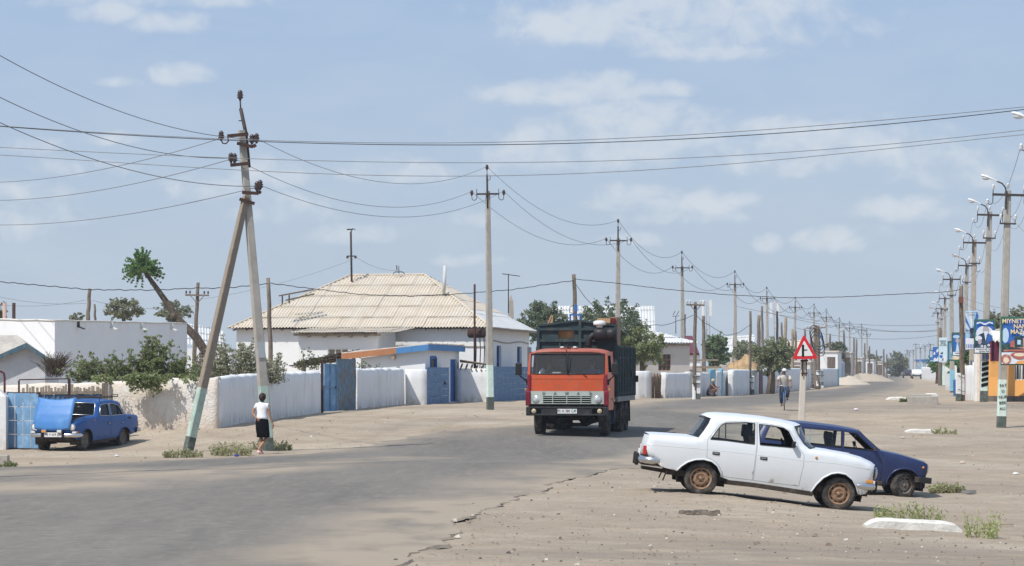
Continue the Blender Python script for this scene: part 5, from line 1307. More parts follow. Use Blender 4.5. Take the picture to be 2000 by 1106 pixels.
dx=(472-524.5)*s_;H1=(882-255)*s_
sh_=math.atan2(dx, H1)
def onp(z, off=0.0, y=0.0):return Vector((dx*z/H1+off, y, z))
m=pole_mesh(H1,.275,.165,[(.38,2),(1.78,1),(H1,0)])
cr_, sr_=math.cos(R(24)), math.sin(R(24));m.v=[(x*cr_-y*sr_+dx*z/H1, x*sr_+y*cr_, z)for x, y, z in m.v]
m.build('pole',[M('concrete'), M('mint'), M('mintdark')], P1)
m=MB();patch=onp(2.75);m.box((patch.x+.05,-.122, patch.z),(.20,.012,.42), R(24));m.build('grey_patch', pm('grey_patch_paint',(.42,.45,.47), var=.08, rough=.9), P1)
a=PT(367,882, YP-.6)-B;b=PT(480,386, YP-.12)-B
Lb=(b-a).length
m=pole_mesh(Lb,.245,.175,[(.40,2),(1.75,1),(Lb,0)])
q_=(b-a).to_track_quat('Z', 'Y');rot=Matrix.Rotation(.0,4, 'Z')
q_=(b-a).rotation_difference(Vector((0,0,1))).inverted();tw_=Matrix.Rotation(R(40),3, 'Z');m.v=[tuple(q_@(tw_@Vector(v))+a)for v in m.v]
m.build('brace',[pm('concrete_brace',(.29,.24,.19), var=.15, vscale=5, rough=.97, bump=(22,.8,.03), blots=[((.22,.18,.14),5,.52,.7,.6)]), M('mint'), M('mintdark')], P1)
m=MB();top=onp(H1-.05)
m.tube([onp(H1-1.0,.11,.05), top+Vector((.10,.05,0)), PT(470,212, YP)-B],.05,8);m.tube([PT(470,212, YP)-B, PT(469,194, YP)-B],.022,6)
m.tube([PT(466,236, YP)-B, PT(474,236, YP)-B],.015,5)
rp=m.build('top_rod', M('darksteel'), P1);insul(P1, PT(469,188, YP)-B, sc=1.25)
def arm(pts, w=.085):
 m=MB()
 for p0, p1 in zip(pts[:-1], pts[1:]):m.bar(p0, p1, w, w)
 return m
def pb(px, py, dy=-.2):return PT(px, py, YP+dy)-B
m=arm([pb(444,266), pb(485,262)]);m.tube([pb(445,267), pb(446,276), pb(441,281), pb(435,280), pb(432,273)],.02,6);m.build('crossarm', M('rust'), P1);insul(P1, pb(432,267), sc=1.2)
m=arm([pb(463,280), pb(494,287), pb(500,283)]);m.build('crossarm', M('rust'), P1);insul(P1, pb(492,274), sc=1.2);insul(P1, pb(501,272), sc=1.2)
m=arm([pb(450,323), pb(487,319)]);m.tube([pb(452,322), pb(452,316)],.02,5);m.build('crossarm', M('rust'), P1);insul(P1, pb(451,310), sc=1.2);insul(P1, pb(458,311), sc=1.2)
m=arm([pb(473,376), pb(505,378), pb(509,373)]);m.build('crossarm', M('rust'), P1);insul(P1, pb(502,366), sc=1.2);insul(P1, pb(508,363), sc=1.2)
m=arm([pb(468,389), pb(497,398)]);m.build('bracket', M('rust'), P1)
PL=[(955,102.5,327),(1206,137,428),(1334.5,173,490),(1437,207,528),(1500,247.5,560),(1552,281,580),(1589.5,309,593),(1615,336,603),(1638,390,620),(1660,417,627),(1683,442,632),(1694,452,641)]
def tall_pole(label, loc, bands):
 r_=thing('power_pole', label, 'power pole', loc, group='tall concrete power poles along the left roadside')
 H=8.75;m=pole_mesh(H,.275,.165, bands);m.v=[(x*.951-y*.309, x*.309+y*.951, z)for x, y, z in m.v];m.build('pole',[M('concrete'), M('palegreen'), M('mintdark'), M('skyblue'), M('whitepaint')], r_)
 m=MB();m.tube([(-.02,-.06, H-.7),(-.02,-.06, H+.65)],.04,8);m.tube([(-.02,-.06, H+.6),(-.02,-.06, H+.86)],.016,6);m.tube([(-.02,-.06, H+.48),(.04,-.06, H+.42),(.10,-.06, H+.45),(.10,-.06, H+.62)],.014,5);m.build('top_rod', M('darksteel'), r_)
 insul(r_,(-.02,-.06, H+.92))
 m=MB();m.bar((-.46,-.12, H-.13),(.46,-.12, H-.13),.07,.07)
 for s in(-1,1):m.tube([(s*.44,-.12, H+.08),(s*.44,-.12, H-.25)],.014,5);hook(m,(s*.44,-.12, H-.16), s)
 m.build('crossarm', M('darksteel'), r_)
 for s in(-1,1):insul(r_,(s*.64,-.12, H-.10))
 return r_
def base_of(px, Y):return ONP(px, Y)
proto=tall_pole('tall concrete power pole with pale green band before the long blue tiled fence', PT(957.5,800,102.5),[(.50,2),(1.78,1),(8.75,0)])
proto.rotation_euler=(0, R(-.65),0)
nm=['second', 'third', 'fourth', 'fifth', 'sixth', 'seventh', 'eighth', 'ninth', 'tenth', 'eleventh', 'last and smallest']
labels=['tall plain concrete power pole rising behind the truck and the trees', 'tall concrete power pole rising behind the low mud roof, right of the brown window', 'tall slim concrete power pole rising behind the heap of straw-coloured earth',
'tall concrete power pole standing behind the roadside tree left of the cyclist', 'tall concrete power pole just left of the warning triangle', 'tall concrete power pole just right of the warning triangle, behind the twin wooden poles',
'tall concrete power pole with sky blue foot near the far walking person', 'far tall concrete power pole beside the end of the far white wall', 'far concrete power pole, ninth of the left roadside row from the braced pole', 'far concrete power pole with double insulators, third from the end of the left row', 'very distant concrete power pole, second from the end of the left row']
mesh_far=pole_mesh(8.75,.30,.17,[(.45,4),(1.5,3),(8.75,0)]).build('pole',[M('concrete'), M('palegreen'), M('mintdark'), M('skyblue'), M('whitepaint')])
far_me=mesh_far.data;bpy.data.objects.remove(mesh_far)
POLES=[proto]
for(px, Y, ytop), lb in zip(PL[1:], labels):
 b=ONP(px, Y);top=PT(px, ytop, Y).z
 c=label_copy(proto, lb, b);c.scale=(1.05,1.05,(top-b.z)/9.8);c.rotation_euler=(0, R(rng.uniform(-.8,.9)), R(8))
 for ch in kids(c):
  if ch.name.startswith('pole'):ch.data=far_me
 POLES.append(c)
 # wires
def sag(a, b, d, n=22):
 a, b=Vector(a), Vector(b);return[a+(b-a)*t+Vector((0,0,-4*d*t*(1-t)))for t in np.linspace(0,1, n)]
def wire(label, pts, r, mat='wire', name='power_line', cat='wire', group=None):
 m=MB();m.tube(pts, r,5, cap=False);o=m.build(name, M(mat));return tag(o, label, cat, group)
def pole_pts(i, k):
 """attachment k (0 top, 1 left, 2 right) of pole i in the row"""
 if i==0:return{0:P1.location+pb(500,270),1:P1.location+pb(457,309),2:P1.location+pb(508,362)}[k]
 o=POLES[i-1];loc={0:(-.02,-.06,8.75+.98),1:(-.64,-.12,8.75-.02),2:(.64,-.12,8.75-.02)}[k]
 return Matrix.LocRotScale(o.location, o.rotation_euler, o.scale)@Vector(loc)
for k, lb in((0, 'topmost wire strung along the tall left poles from the braced pole into the distance'),(1, 'left-arm wire sagging from pole to pole along the left roadside'),(2, 'right-arm wire sagging from pole to pole along the left roadside')):
 pts=[];rr=[]
 for i in range(len(POLES)):
  a, b=pole_pts(i, k), pole_pts(i+1, k);d=(.95 if i==0 else 1.05)if i<6 else.9
  sg=sag(a, b, d,20)[:-1];pts+=sg;rr+=[max(.0085, p.y*.000085)for p in sg]
 wire(lb, pts, rr)
off=(-118,51.0)
for y0, e, sg_, lb in((38,(497,272),.55, 'highest wire sloping down from the upper left to the braced pole'),(128,(452,309),.50, 'second wire sloping down from the left edge to the braced pole'),(182,(503,364),.50, 'third wire sloping down from the left edge to the lowest arm of the braced pole')):
 wire(lb, sag(PT(-118, y0,51), PT(e[0], e[1], YP-.2), sg_),.010)
for y0, e, lb in((352,(433,270), 'thin wire running low to the left from the top arm of the braced pole'),(386,(452,311), 'thin wire running low to the left from the middle arm of the braced pole'),(432,(501,366), 'thin wire running low to the left from the lowest arm of the braced pole')):
 wire(lb, sag(PT(-120, y0,108), PT(e[0], e[1], YP-.2),.5),.011)
def cross(label, p, r, mat='wire', Y0=62, Y1=54):
 xs=np.array([a for a, b in p], float);ys=np.array([b for a, b in p], float)
 co=np.polyfit(xs, ys, min(4, len(p)-1));pts=[]
 for x in np.linspace(-150,2150,60):pts.append(PT(x, np.polyval(co, x), Y0+(Y1-Y0)*(x+150)/2300))
 wire(label, pts, r, mat)
cross('upper grey wire of the close pair crossing the whole sky',[(0,246),(450,272),(900,279),(1400,260),(2000,209)],.008)
cross('thick dark cable of the close pair crossing the whole sky',[(0,247),(420,273),(900,283.5),(1400,268),(1700,246),(2000,214)],.0095, 'cable')
cross('third wire down crossing the whole sky from edge to edge',[(0,288),(430,308),(900,318),(1500,300),(2000,254)],.0075)
cross('lowest of the long wires crossing the whole sky from edge to edge',[(0,303),(480,333),(1000,343),(1500,314),(2000,263)],.0075)
def cable(label, p, Y, r=.016, wv=.02):
 pts=[];n=len(p)
 for i in range(n-1):
  (xa, ya),(xb, yb)=p[i], p[i+1];k=max(2, int(abs(xb-xa)/9))
  for t in range(k):pts.append((xa+(xb-xa)*t/k, ya+(yb-ya)*t/k))
 pts.append(p[-1]);q=[]
 sx=smooth_loop(pts,2, False)
 for i,(x, y)in enumerate(sx):q.append(PT(x, y, Y(x))+Vector((0,0, wv*math.sin(i*.55)*math.sin(i*.17))))
 wire(label, q, r, 'cable')
cable('black twisted cable running from the left edge past the leaning tree to the wooden pole',[(-40,547),(60,556),(175,566),(300,567),(380,563),(440,563),(500,557),(525,555)], lambda x:100,.017)
cable('black twisted cable sagging across the house roof between the two wooden poles',[(525,553),(600,563),(700,575),(800,579),(900,574),(1000,566),(1080,554),(1121,548)], lambda x:118+(x-525)*.02,.018)
cable('black cable crossing the street from the wooden pole behind the truck to the right',[(1121,545),(1200,553),(1300,565),(1420,576),(1540,582),(1650,580),(1750,575),(1840,571),(1876,566)], lambda x:128-(x-1121)*.012,.016,.01)
cable('black cable sagging down from the wooden pole behind the trees to the low T-shaped pole',[(1121,551),(1150,590),(1190,622),(1240,636),(1300,635),(1340,622),(1357,614)], lambda x:130+(x-1121)*.02,.014)
cable('black cable from the T-shaped pole past the straw heap to the slim wooden pole',[(1357,614),(1375,630),(1400,645),(1418,655),(1440,652),(1466,634)], lambda x:135+(x-1357)*.2,.014)
# wooden poles
def wood_pole(label, px, pyt, pxb, pyb, Y=None, r=.12, extra=None, mat='wood', stub=False, group=None, arms=None, sink=.4):
 b=G(pxb, pyb)if Y is None else Vector(((pxb-CX)*Y/FOC, Y, CAMZ-(pyb-HY)*Y/FOC));Y=b.y
 t=PT(px, pyt, Y)-b
 o=thing('wooden_pole', label, 'pole', b, group=group)
 sink=max(sink, b.z-zg(b.x, b.y)+.4)
 n=8;pts=[Vector((0,0,-sink))+t*0]+[t*(i/n)+Vector((.015*math.sin(i*1.9+px),.015*math.cos(i*1.3+px),0))for i in range(0, n+1)]
 m=MB();m.tube(pts,[r*1.05]+[r*(1-.25*i/n)for i in range(n+1)],10);m.build('pole', M(mat), o)
 if stub:
  m=MB();hgt=stub;m.bbox((r*2.0,-.02, hgt/2-.1),(.19,.16, hgt+.2),.02);so_=m.build('concrete_stub', M('whitepaint'), o)
  m=MB();m.bbox((r*2.0,-.02,.16),(.196,.166,.36),.02);m.build('stub_foot', M('mintdark'), o)
  for z in(hgt*.62, hgt*.9):m=MB();m.lathe([(r*2.0, z),(r*2.02, z+.03)], o=(r*.9,0,0), n=14);m.build('wire_binding', M('darksteel'), o)
  m=MB();m.tube([(0,0,-.05), tuple(t.normalized()*(hgt*.95))], r*1.03,10, cap=False);m.build('lime_band', M('whitepaint'), o)
 for(dz, l, tilt)in(arms or()):
  m=MB();c=t*(1-dz/t.length);v=Vector((math.cos(tilt),0, math.sin(tilt)))*(l/2);c=c+Vector((0,-r-.03,0));m.bar(c-v, c+v,.07,.09);m.bar(c-v*.6, c+Vector((0,0,-l*.35)),.04);m.bar(c+v*.6, c+Vector((0,0,-l*.35)),.04);m.build('crossarm', M('wood'), o)
  for f in(-.92,-.6,.6,.92):insul(o, c+v*f+Vector((0,0,.14)), M('whiteceramic')if px>1200 else None,.8)
 return o
wood_pole('weathered wooden pole in front of the house roof, right of the braced pole',524,543,530,745,118.0,.115)
wood_pole('dark leaning wooden pole behind the flat white building at the left',175,564,171,640,112.0,.10)
wood_pole('short thin wooden pole beside the dark leaning pole at the left',185,594,186,640,150.0,.08)
wood_pole('wooden pole with a crossarm of insulators left of the concrete brace',387,552,380,690,140.0,.12, arms=[(.7,1.3,-.02)])
wood_pole('wooden pole with blue meter box rising behind the truck body',1121,536,1126,690,130.0,.13)
o=thing('meter_box', 'small blue meter box fixed to the wooden pole behind the truck', 'box', PT(1125,602,129.7));m=MB();m.bbox((0,0,0),(.16,.1,.32),.015);m.build('case', M('brightblue'), o);m=MB();m.tube([(-.1,0,.15),(-.3,0,.05),(-.33,0,-.2),(-.1,0,-.3)],.02,6);m.build('cable_loop', M('cable'), o)
wood_pole('T-shaped wooden pole with white concrete stub at the roadside right of the truck',1358,590,1356,781, None,.11, stub=1.35, arms=[(.16,.95,-.03)])
wood_pole('slim wooden pole with white concrete stub before the wall by the straw heap',1466,608,1464,771, None,.10, stub=1.2)
wood_pole('dark wooden post between the T-shaped pole and the tall pole',1337,614,1335,700,175,.12)
wood_pole('dark wooden post left of the round green tree',1374,617,1375,712,165,.13)
wood_pole('short dark post just right of the tall pole by the straw heap',1435,640,1433,705,210,.13)
wood_pole('twin-topped thick wooden post behind the roadside tree',1482,616,1482,700,200,.17)
wood_pole('taller wooden post right of the twin-topped post',1488,598,1490,700,215,.12)
wood_pole('dark steel-grey post carrying white antennas left of the warning triangle',1518,608,1518,690,230,.13, mat='darksteel')
wood_pole('thin leaning wooden post behind the cyclist',1526,630,1531,720,210,.11)
wood_pole('pale thick wooden post left of the warning triangle',1535,620,1531,720,200,.15, mat='greywood')
wood_pole('pale wooden post touching the left edge of the warning triangle',1548,643,1548,740,220,.14, mat='greywood')
wood_pole('short dark post beside the left edge of the warning triangle',1554,647,1554,740,225,.13)
wood_pole('dark post showing above the right slope of the warning triangle',1572,642,1573,740,240,.13)
wood_pole('wooden pole with white foot right of the warning triangle post',1584,658,1583,758, None,.14, stub=1.3)
tw1=wood_pole('left pole of the tall twin wooden poles with long crossbar',1593,635,1593,750,215,.17, arms=[(.25,1.6,0.03)])
wood_pole('right pole of the tall twin wooden poles with coiled cable',1598,636,1598,753,210,.17, stub=1.3)
o=MB();c=PT(1594,657,209);
for k in range(4):o.tube([c+Vector((.55*math.cos(a)+.05*k,-.2,.8*math.sin(a)-.25*k-.35*math.cos(a)))for a in np.linspace(0,2*PI,20)],.035,5, cap=False)
tag(o.build('cable_coil', M('cable')), 'coil of black cable hanging on the twin wooden poles', 'cable')
o=MB();p=PT(1602,657,208.5);o.bbox(tuple(p),(.14,.1,.18),.02);tag(o.build('meter_box', M('brightblue')), 'tiny blue box hanging beside the cable coil on the twin poles', 'box')
for lb, a in(('wooden post with white foot beside the far walking person',(1621,652,1620,735,300,.15)),('dark wooden post in the gap of the far white wall',(1648,645,1650,733,330,.17)),('short wooden post left of the far stayed pole',(1668,660,1667,733,360,.16)),
('wooden post with lime-washed foot by the far mud hut',(1673,662,1672,737,370,.17)),('far thin post right of the stayed pole',(1689,670,1689,737,420,.16)),('far thin post in front of the dark tree mass',(1698,676,1698,735,430,.17)),
('far slim pole left of the big distant tree',(1712,684,1712,737,430,.16)),('far slim pole touching the left edge of the big distant tree',(1726,682,1726,737,400,.16)),('last slim pole before the big distant tree',(1732,692,1732,737,450,.16))):
 wood_pole(lb, a[0], a[1], a[2], a[3], a[4], a[5])
 # masts and aerials
def mast(label, px, yt, yb, Y, w=.5, ant=True):
 b=PT(px, yb, Y);h=(yb-yt)*Y/FOC;o=thing('radio_mast', label, 'mast', b);m=MB()
 for a in range(3):m.tube([(w*.5*math.cos(a*2.1), w*.5*math.sin(a*2.1),0),(w*.4*math.cos(a*2.1), w*.4*math.sin(a*2.1), h)],.035,5)
 k=int(h/.6)
 for i in range(k):
  a, c=(i*2.1),(i+1)*2.1;m.tube([(w*.45*math.cos(a), w*.45*math.sin(a), h*i/k),(w*.45*math.cos(c), w*.45*math.sin(c), h*(i+1)/k)],.03,4)
 m.build('lattice', pm('mast_paint',(.45,.43,.42), var=.2, vscale=.5, blots=[((.50,.22,.18),.25,.5,.55,.8)]), o)
 if ant:
  for s in(-1,1):
   m=MB();m.bbox((s*w*.9-.1,-.2, h-1.1),(.3,.2,1.9),.03);m.build('panel_antenna', M('whiteceramic'), o)
mast('pale lattice radio mast with panel antennas behind the round green tree',1382,584,668,300)
mast('lattice mast with white panel antennas above the dark post, left of the triangle sign',1514,590,690,330)
def aerial(label, px, yt, yb, Y, arms):
 b=PT(px, yb, Y);h=(yb-yt)*Y/FOC;o=thing('tv_aerial', label, 'aerial', b);m=MB();m.tube([(0,0,0),(0,0, h)],.03,5);m.build('mast', M('darksteel'), o);m=MB()
 for z, x0, x1, dz in arms:m.tube([(x0,0, h+z),(x1,0, h+z+dz)],.022,4)
 m.build('elements', M('darksteel'), o)
aerial('thin television aerial right of the tall pole, above the house roof',993,535,612,140,[(0,-.35,.62,-.13),(-.04,-.2,-.2,.05)])
aerial('small television aerial with two rings above the roof right of the truck',1320,618,652,190,[(0,-.25,.25,.03),(.1,-.2,-.05,.3),(.1,.05,.25,.3)])
aerial('thin aerial on the far house right of the triangle sign',1602,668,690,230,[(0,-.4,.4,0),(-.4,-.3,.3,0)])
b=PT(998,612,150);o=MB();o.hexa([tuple(b+Vector(v))for v in((-.24,-.1,-2.5),(.24,-.1,-2.5),(.24,.1,-2.5),(-.24,.1,-2.5),(-.14,-.08,.7),(.14,-.08,.7),(.14,.08,.7),(-.14,.08,.7))]);o.hexa([tuple(b+Vector(v))for v in((-.14,-.08,.7),(.14,-.08,.7),(.14,.08,.7),(-.14,.08,.7),(-.02,-.02,1.05),(.02,-.02,1.05),(.02,.02,1.05),(-.02,.02,1.05))])
tag(o.build('stone_finial', M('concrete')), 'short grey pointed post behind the right slope of the house roof', 'post')
for i,(a, b, Y, lb)in enumerate((((-40,570),(175,592),125, 'thin upper background wire left of the dark leaning pole'),((-40,590),(168,586),125, 'thin lower background wire left of the dark leaning pole'),((180,587),(380,598),125, 'thin wire between the dark leaning pole and the crossarm pole'),((390,585),(690,507),137, 'very thin wire rising to the mast on the house ridge'),((692,500),(782,528),137, 'very thin wire sloping down from the mast along the house ridge'))):
 wire(lb, sag(PT(a[0], a[1], Y), PT(b[0], b[1], Y),.25),.009)
o=thing('wooden_pole', 'wooden pole standing outside the left edge whose shadow crosses the road', 'pole', ON(-12.0,51.0));m=MB();m.tube([(0,0,-.4),(0,0,9.6)],[.14,.10],10);m.build('pole', M('wood'), o)
m=MB();m.bar((-.9,-.15,8.9),(.9,-.15,8.9),.09);m.build('crossarm', M('wood'), o)
# people
def person(name_label, loc, rz, joints, radii, edges, skin_m, group=None, cat='person'):
 """one continuous body grown along a skeleton with the skin modifier; the empty stands at the feet"""
 root=thing('person', name_label, cat, loc, rz, group)
 me=bpy.data.meshes.new('body');keys=list(joints);idx={k:i for i, k in enumerate(keys)}
 me.from_pydata([joints[k]for k in keys],[(idx[a], idx[b])for a, b in edges],[])
 o=bpy.data.objects.new('body', me);COL.objects.link(o)
 sk=o.modifiers.new('skin', 'SKIN');sk.use_smooth_shade=True;sk.branch_smoothing=.3
 for i, k in enumerate(keys):
  v=me.skin_vertices[0].data[i];r=radii.get(k,.03);v.radius=r if isinstance(r, tuple)else(r, r);v.use_root=(k==keys[0])
 sb=o.modifiers.new('sub', 'SUBSURF');sb.levels=2;sb.render_levels=2
 dg=bpy.context.evaluated_depsgraph_get();dg.update()
 m2=bpy.data.meshes.new_from_object(o.evaluated_get(dg));bpy.data.objects.remove(o)
 m2.materials.clear();m2.materials.append(skin_m)
 for p in m2.polygons:p.use_smooth=True
 b=bpy.data.objects.new('body', m2);COL.objects.link(b);b.parent=root
 return root, b
def ell(m, c, r, n=14, lat=9, cut=None):
 """ellipsoid"""
 vs=[];fs=[]
 for j in range(lat+1):
  ph=-PI/2+PI*j/lat
  for i in range(n):
   a=2*PI*i/n;vs.append((c[0]+r[0]*math.cos(ph)*math.cos(a), c[1]+r[1]*math.cos(ph)*math.sin(a), c[2]+r[2]*math.sin(ph)))
 fs=[(j*n+i, j*n+(i+1)%n,(j+1)*n+(i+1)%n,(j+1)*n+i)for j in range(lat)for i in range(n)]
 m.add(vs, fs, True)
def loft(m, rings, n=16, cap=True, shade=True):
 """rings: (centre xyz, half width x, half depth y[, forward lean])"""
 vs=[]
 for c, a, b in rings:
  for i in range(n):
   t=2*PI*i/n;vs.append((c[0]+a*math.cos(t), c[1]+b*math.sin(t), c[2]))
 fs=[(j*n+i, j*n+(i+1)%n,(j+1)*n+(i+1)%n,(j+1)*n+i)for j in range(len(rings)-1)for i in range(n)]
 if cap:fs+=[tuple(range(n))[::-1], tuple(range((len(rings)-1)*n, len(rings)*n))]
 m.add(vs, fs, shade)
def sleeve(m, a, b, r0, r1, n=10):m.tube([a,(Vector(a)+Vector(b))/2, b],[r0,(r0+r1)/2, r1], n)
def hand(joints, radii, edges, wrist, key, d, curl, side):
 """palm, four fingers and a thumb growing on from a wrist"""
 w=Vector(wrist);d=Vector(d).normalized();u=Vector(side).normalized();c=Vector(curl).normalized()
 joints[key+'p']=tuple(w+d*.055);radii[key+'p']=(.030,.018);edges.append((key, key+'p'))
 for i,(o, l)in enumerate(((-.03,.06),(-.01,.072),(.011,.068),(.03,.052))):
  k=f'{key}f{i}';b0=w+d*.09+u*o;joints[k+'a']=tuple(b0);joints[k+'b']=tuple(b0+d*l*.5+c*l*.25);joints[k+'c']=tuple(b0+d*l*.75+c*l*.75)
  for q in 'abc':radii[k+q]=.0095 if q!='c' else.008
  edges+=[(key+'p', k+'a'),(k+'a', k+'b'),(k+'b', k+'c')]
 joints[key+'t1']=tuple(w+d*.04-u*.038);joints[key+'t2']=tuple(w+d*.075-u*.05+c*.02);radii[key+'t1']=.011;radii[key+'t2']=.009
 edges+=[(key+'p', key+'t1'),(key+'t1', key+'t2')]
skin=pm('skin',(.36,.195,.12), rough=.55, spec=.3, var=.06, vscale=8)
skin2=pm('tanned_skin',(.24,.125,.075), rough=.55, spec=.3, var=.06, vscale=8)
hairm=pm('brown_hair',(.035,.015,.010), rough=.6, spec=.3, var=.3, vscale=18)
white_cloth=pm('white_cotton',(.80,.80,.82), rough=.95, spec=.05, var=.03, vscale=6, bump=(14,.3,.02))
black_cloth=pm('black_cotton',(.008,.008,.010), rough=.95, spec=.05, var=.2, vscale=6, bump=(12,.3,.02))
J={'pelvis':(0,0,.90), 'waist':(0,.01,1.05), 'chest':(0,.01,1.23), 'neckb':(0,.0,1.36), 'neck':(.005,.01,1.42), 'head':(.012,.015,1.50), 'top':(.014,.01,1.585),
'shL':(-.155,0,1.325), 'elL':(-.245,-.06,1.09), 'wrL':(-.11,-.13,.96), 'shR':(.155,0,1.325), 'elR':(.205,.0,1.06), 'wrR':(.275,.03,.83),
'hipL':(-.085,0,.86), 'knL':(-.05,.06,.47), 'anL':(-.02,-.06,.10), 'toeL':(-.01,.07,.035), 'hipR':(.085,0,.86), 'knR':(.12,.12,.48), 'anR':(-.03,-.20,.15), 'toeR':(.03,-.13,.035)}
Rr={'pelvis':(.13,.10), 'waist':(.105,.085), 'chest':(.125,.09), 'neckb':(.065,.055), 'neck':(.045,.045), 'head':(.078,.088), 'top':(.055,.062), 'shL':.05, 'elL':.036, 'wrL':.024, 'shR':.05, 'elR':.036, 'wrR':.024,
'hipL':.09, 'knL':.056, 'anL':.034, 'toeL':.028, 'hipR':.09, 'knR':.056, 'anR':.034, 'toeR':.028}
Ed=[('pelvis', 'waist'),('waist', 'chest'),('chest', 'neckb'),('neckb', 'neck'),('neck', 'head'),('head', 'top'),('chest', 'shL'),('shL', 'elL'),('elL', 'wrL'),('chest', 'shR'),('shR', 'elR'),('elR', 'wrR'),('pelvis', 'hipL'),('hipL', 'knL'),('knL', 'anL'),('anL', 'toeL'),('pelvis', 'hipR'),('hipR', 'knR'),('knR', 'anR'),('anR', 'toeR')]
hand(J, Rr, Ed, J['wrL'], 'wrL',(.9,.1,-.45),(.1,.5,-.8),(.3,.2,.9));hand(J, Rr, Ed, J['wrR'], 'wrR',(.25,.1,-.95),(-.8,.3,-.2),(0,1,.1))
YWm=67.6
wb=PT(512,888, YWm)
wm, body=person('woman in white T-shirt and black knee-length skirt walking beside the green-footed pole', wb, R(-14), J, Rr, Ed, skin)
m=MB();loft(m,[((.0,.0,1.385),.075,.06),((0,.0,1.36),.13,.075),((0,.0,1.32),.172,.095),((0,.005,1.22),.158,.112),((0,.01,1.10),.138,.105),((0,.0,1.0),.150,.115),((0,0,.93),.165,.125)])
for s, e in((-1, J['elL']),(1, J['elR'])):a=Vector((s*.145,0,1.325));sleeve(m, a+Vector((-s*.03,0,.01)), a+(Vector(e)-a)*.46,.060,.050)
m.build('t_shirt', white_cloth, wm)
m=MB();loft(m,[((0,0,.985),.142,.112),((0,0,.94),.162,.125),((0,-.005,.84),.180,.145),((.01,0,.68),.182,.150),((.02,.02,.54),.178,.150),((.025,.02,.455),.176,.150)]);m.build('skirt', black_cloth, wm)
m=MB();ell(m,(.012,-.012,1.525),(.096,.105,.105));ell(m,(.01,-.07,1.50),(.075,.06,.085));ell(m,(.005,-.045,1.43),(.055,.04,.04));m.build('hair', hairm, wm)
for k, a in(('L', J['anL']),('R', J['anR'])):
 t=J['toe'+k];m=MB();a_, t_=Vector(a), Vector(t);d=(t_-a_).normalized()
 m.tube([a_+Vector((0,-.03,-.06)),(a_+t_)/2+Vector((0,0,-.04)), t_+d*.05+Vector((0,0,-.005))],[.036,.042,.034],8);m.build('shoe', pm('pale_pink_shoe',(.62,.42,.40), var=.1, rough=.7), wm)
m=MB();m.bbox((.283,.05,.76),(.055,.05,.075),.012);o=tag(m.build('purse', pm('pink_purse',(.70,.30,.32), var=.1, rough=.5)), 'small pink purse in the hand of the woman in the black skirt', 'purse')
o.matrix_world=Matrix.LocRotScale(wb, Vector((0,0, R(-14))).to_tuple()and Matrix.Rotation(R(-14),3, 'Z').to_quaternion(), None)
# the truck: x right seen from the front, y backwards, origin under the front axle
TG=PT(1118,850.5,80.0)
tr=thing('truck', 'orange lorry with grey-green cattle-board body driving towards the viewer', 'truck', TG, R(-8.8))
orange=pm('orange_truck_paint',(.54,.088,.028), rough=.45, spec=.4, var=.08, vscale=2, coat=.1, blots=[((.40,.08,.035),1.2,.52,.7,.6),((.20,.11,.07),6,.56,.70,.7),((.42,.20,.12),3,.58,.75,.4)], rnd=False)
dullred=pm('dull_red_paint',(.36,.10,.07), rough=.55, var=.15, vscale=3, blots=[((.48,.34,.28),4,.52,.66,.6),((.14,.07,.05),8,.6,.7,.7)], rnd=False)
crimson=pm('crimson_panel',(.22,.012,.028), rough=.4, spec=.4, var=.1, vscale=4, blots=[((.12,.015,.02),4,.5,.66,.6)], rnd=False)
greygreen=pm('grey_green_panel',(.40,.44,.40), rough=.5, spec=.35, var=.06, vscale=3, blots=[((.28,.26,.22),6,.6,.72,.6)], rnd=False)
bodym=pm('blue_green_steel',(.032,.052,.060), rough=.75, spec=.25, var=.22, vscale=3, blots=[((.075,.088,.074),2.2,.50,.68,.7),((.17,.085,.045),8,.62,.70,.8),((.19,.19,.165),5,.60,.74,.5)], rnd=False)
greyboard=pm('grey_tail_boards',(.23,.235,.23), rough=.8, var=.2, vscale=4, blots=[((.26,.25,.22),3,.5,.7,.6),((.14,.08,.05),9,.62,.72,.6)], rnd=False)
frame_m=pm('truck_chassis',(.030,.027,.024), rough=.9, var=.3, vscale=5, blots=[((.10,.08,.06),4,.5,.66,.7)], rnd=False)
Hw=1.25
F0=-1.30
def fy(z):return F0+(0.0 if z<1.9 else(z-1.9)*.22)
cab=MB()
def fpanel(m, x0, x1, z0, z1, off=0.0, t=.03, n=6):
 """slightly crowned front panel"""
 vs=[]
 for j in(0,1):
  for i in range(n+1):
   x=x0+(x1-x0)*i/n;z=z1 if j else z0;vs.append((x, fy(z)+.10*(abs(x)/Hw)**3-off, z))
 vs2=[(x, y+t, z)for x, y, z in vs];k=n+1
 fs=[(i, i+1, k+i+1, k+i)for i in range(n)]+[(2*k+i+1,2*k+i,3*k+i,3*k+i+1)for i in range(n)]
 fs+=[(i+1, i,2*k+i,2*k+i+1)for i in range(n)]+[(k+i, k+i+1,3*k+i+1,3*k+i)for i in range(n)]+[(0, k,3*k,2*k),(n,2*k+n,3*k+n, k+n)]
 m.add(vs+vs2, fs, False)
fpanel(cab,-1.14,1.14,1.765,1.915);fpanel(cab,-1.12,1.12,1.395,1.755,.008)
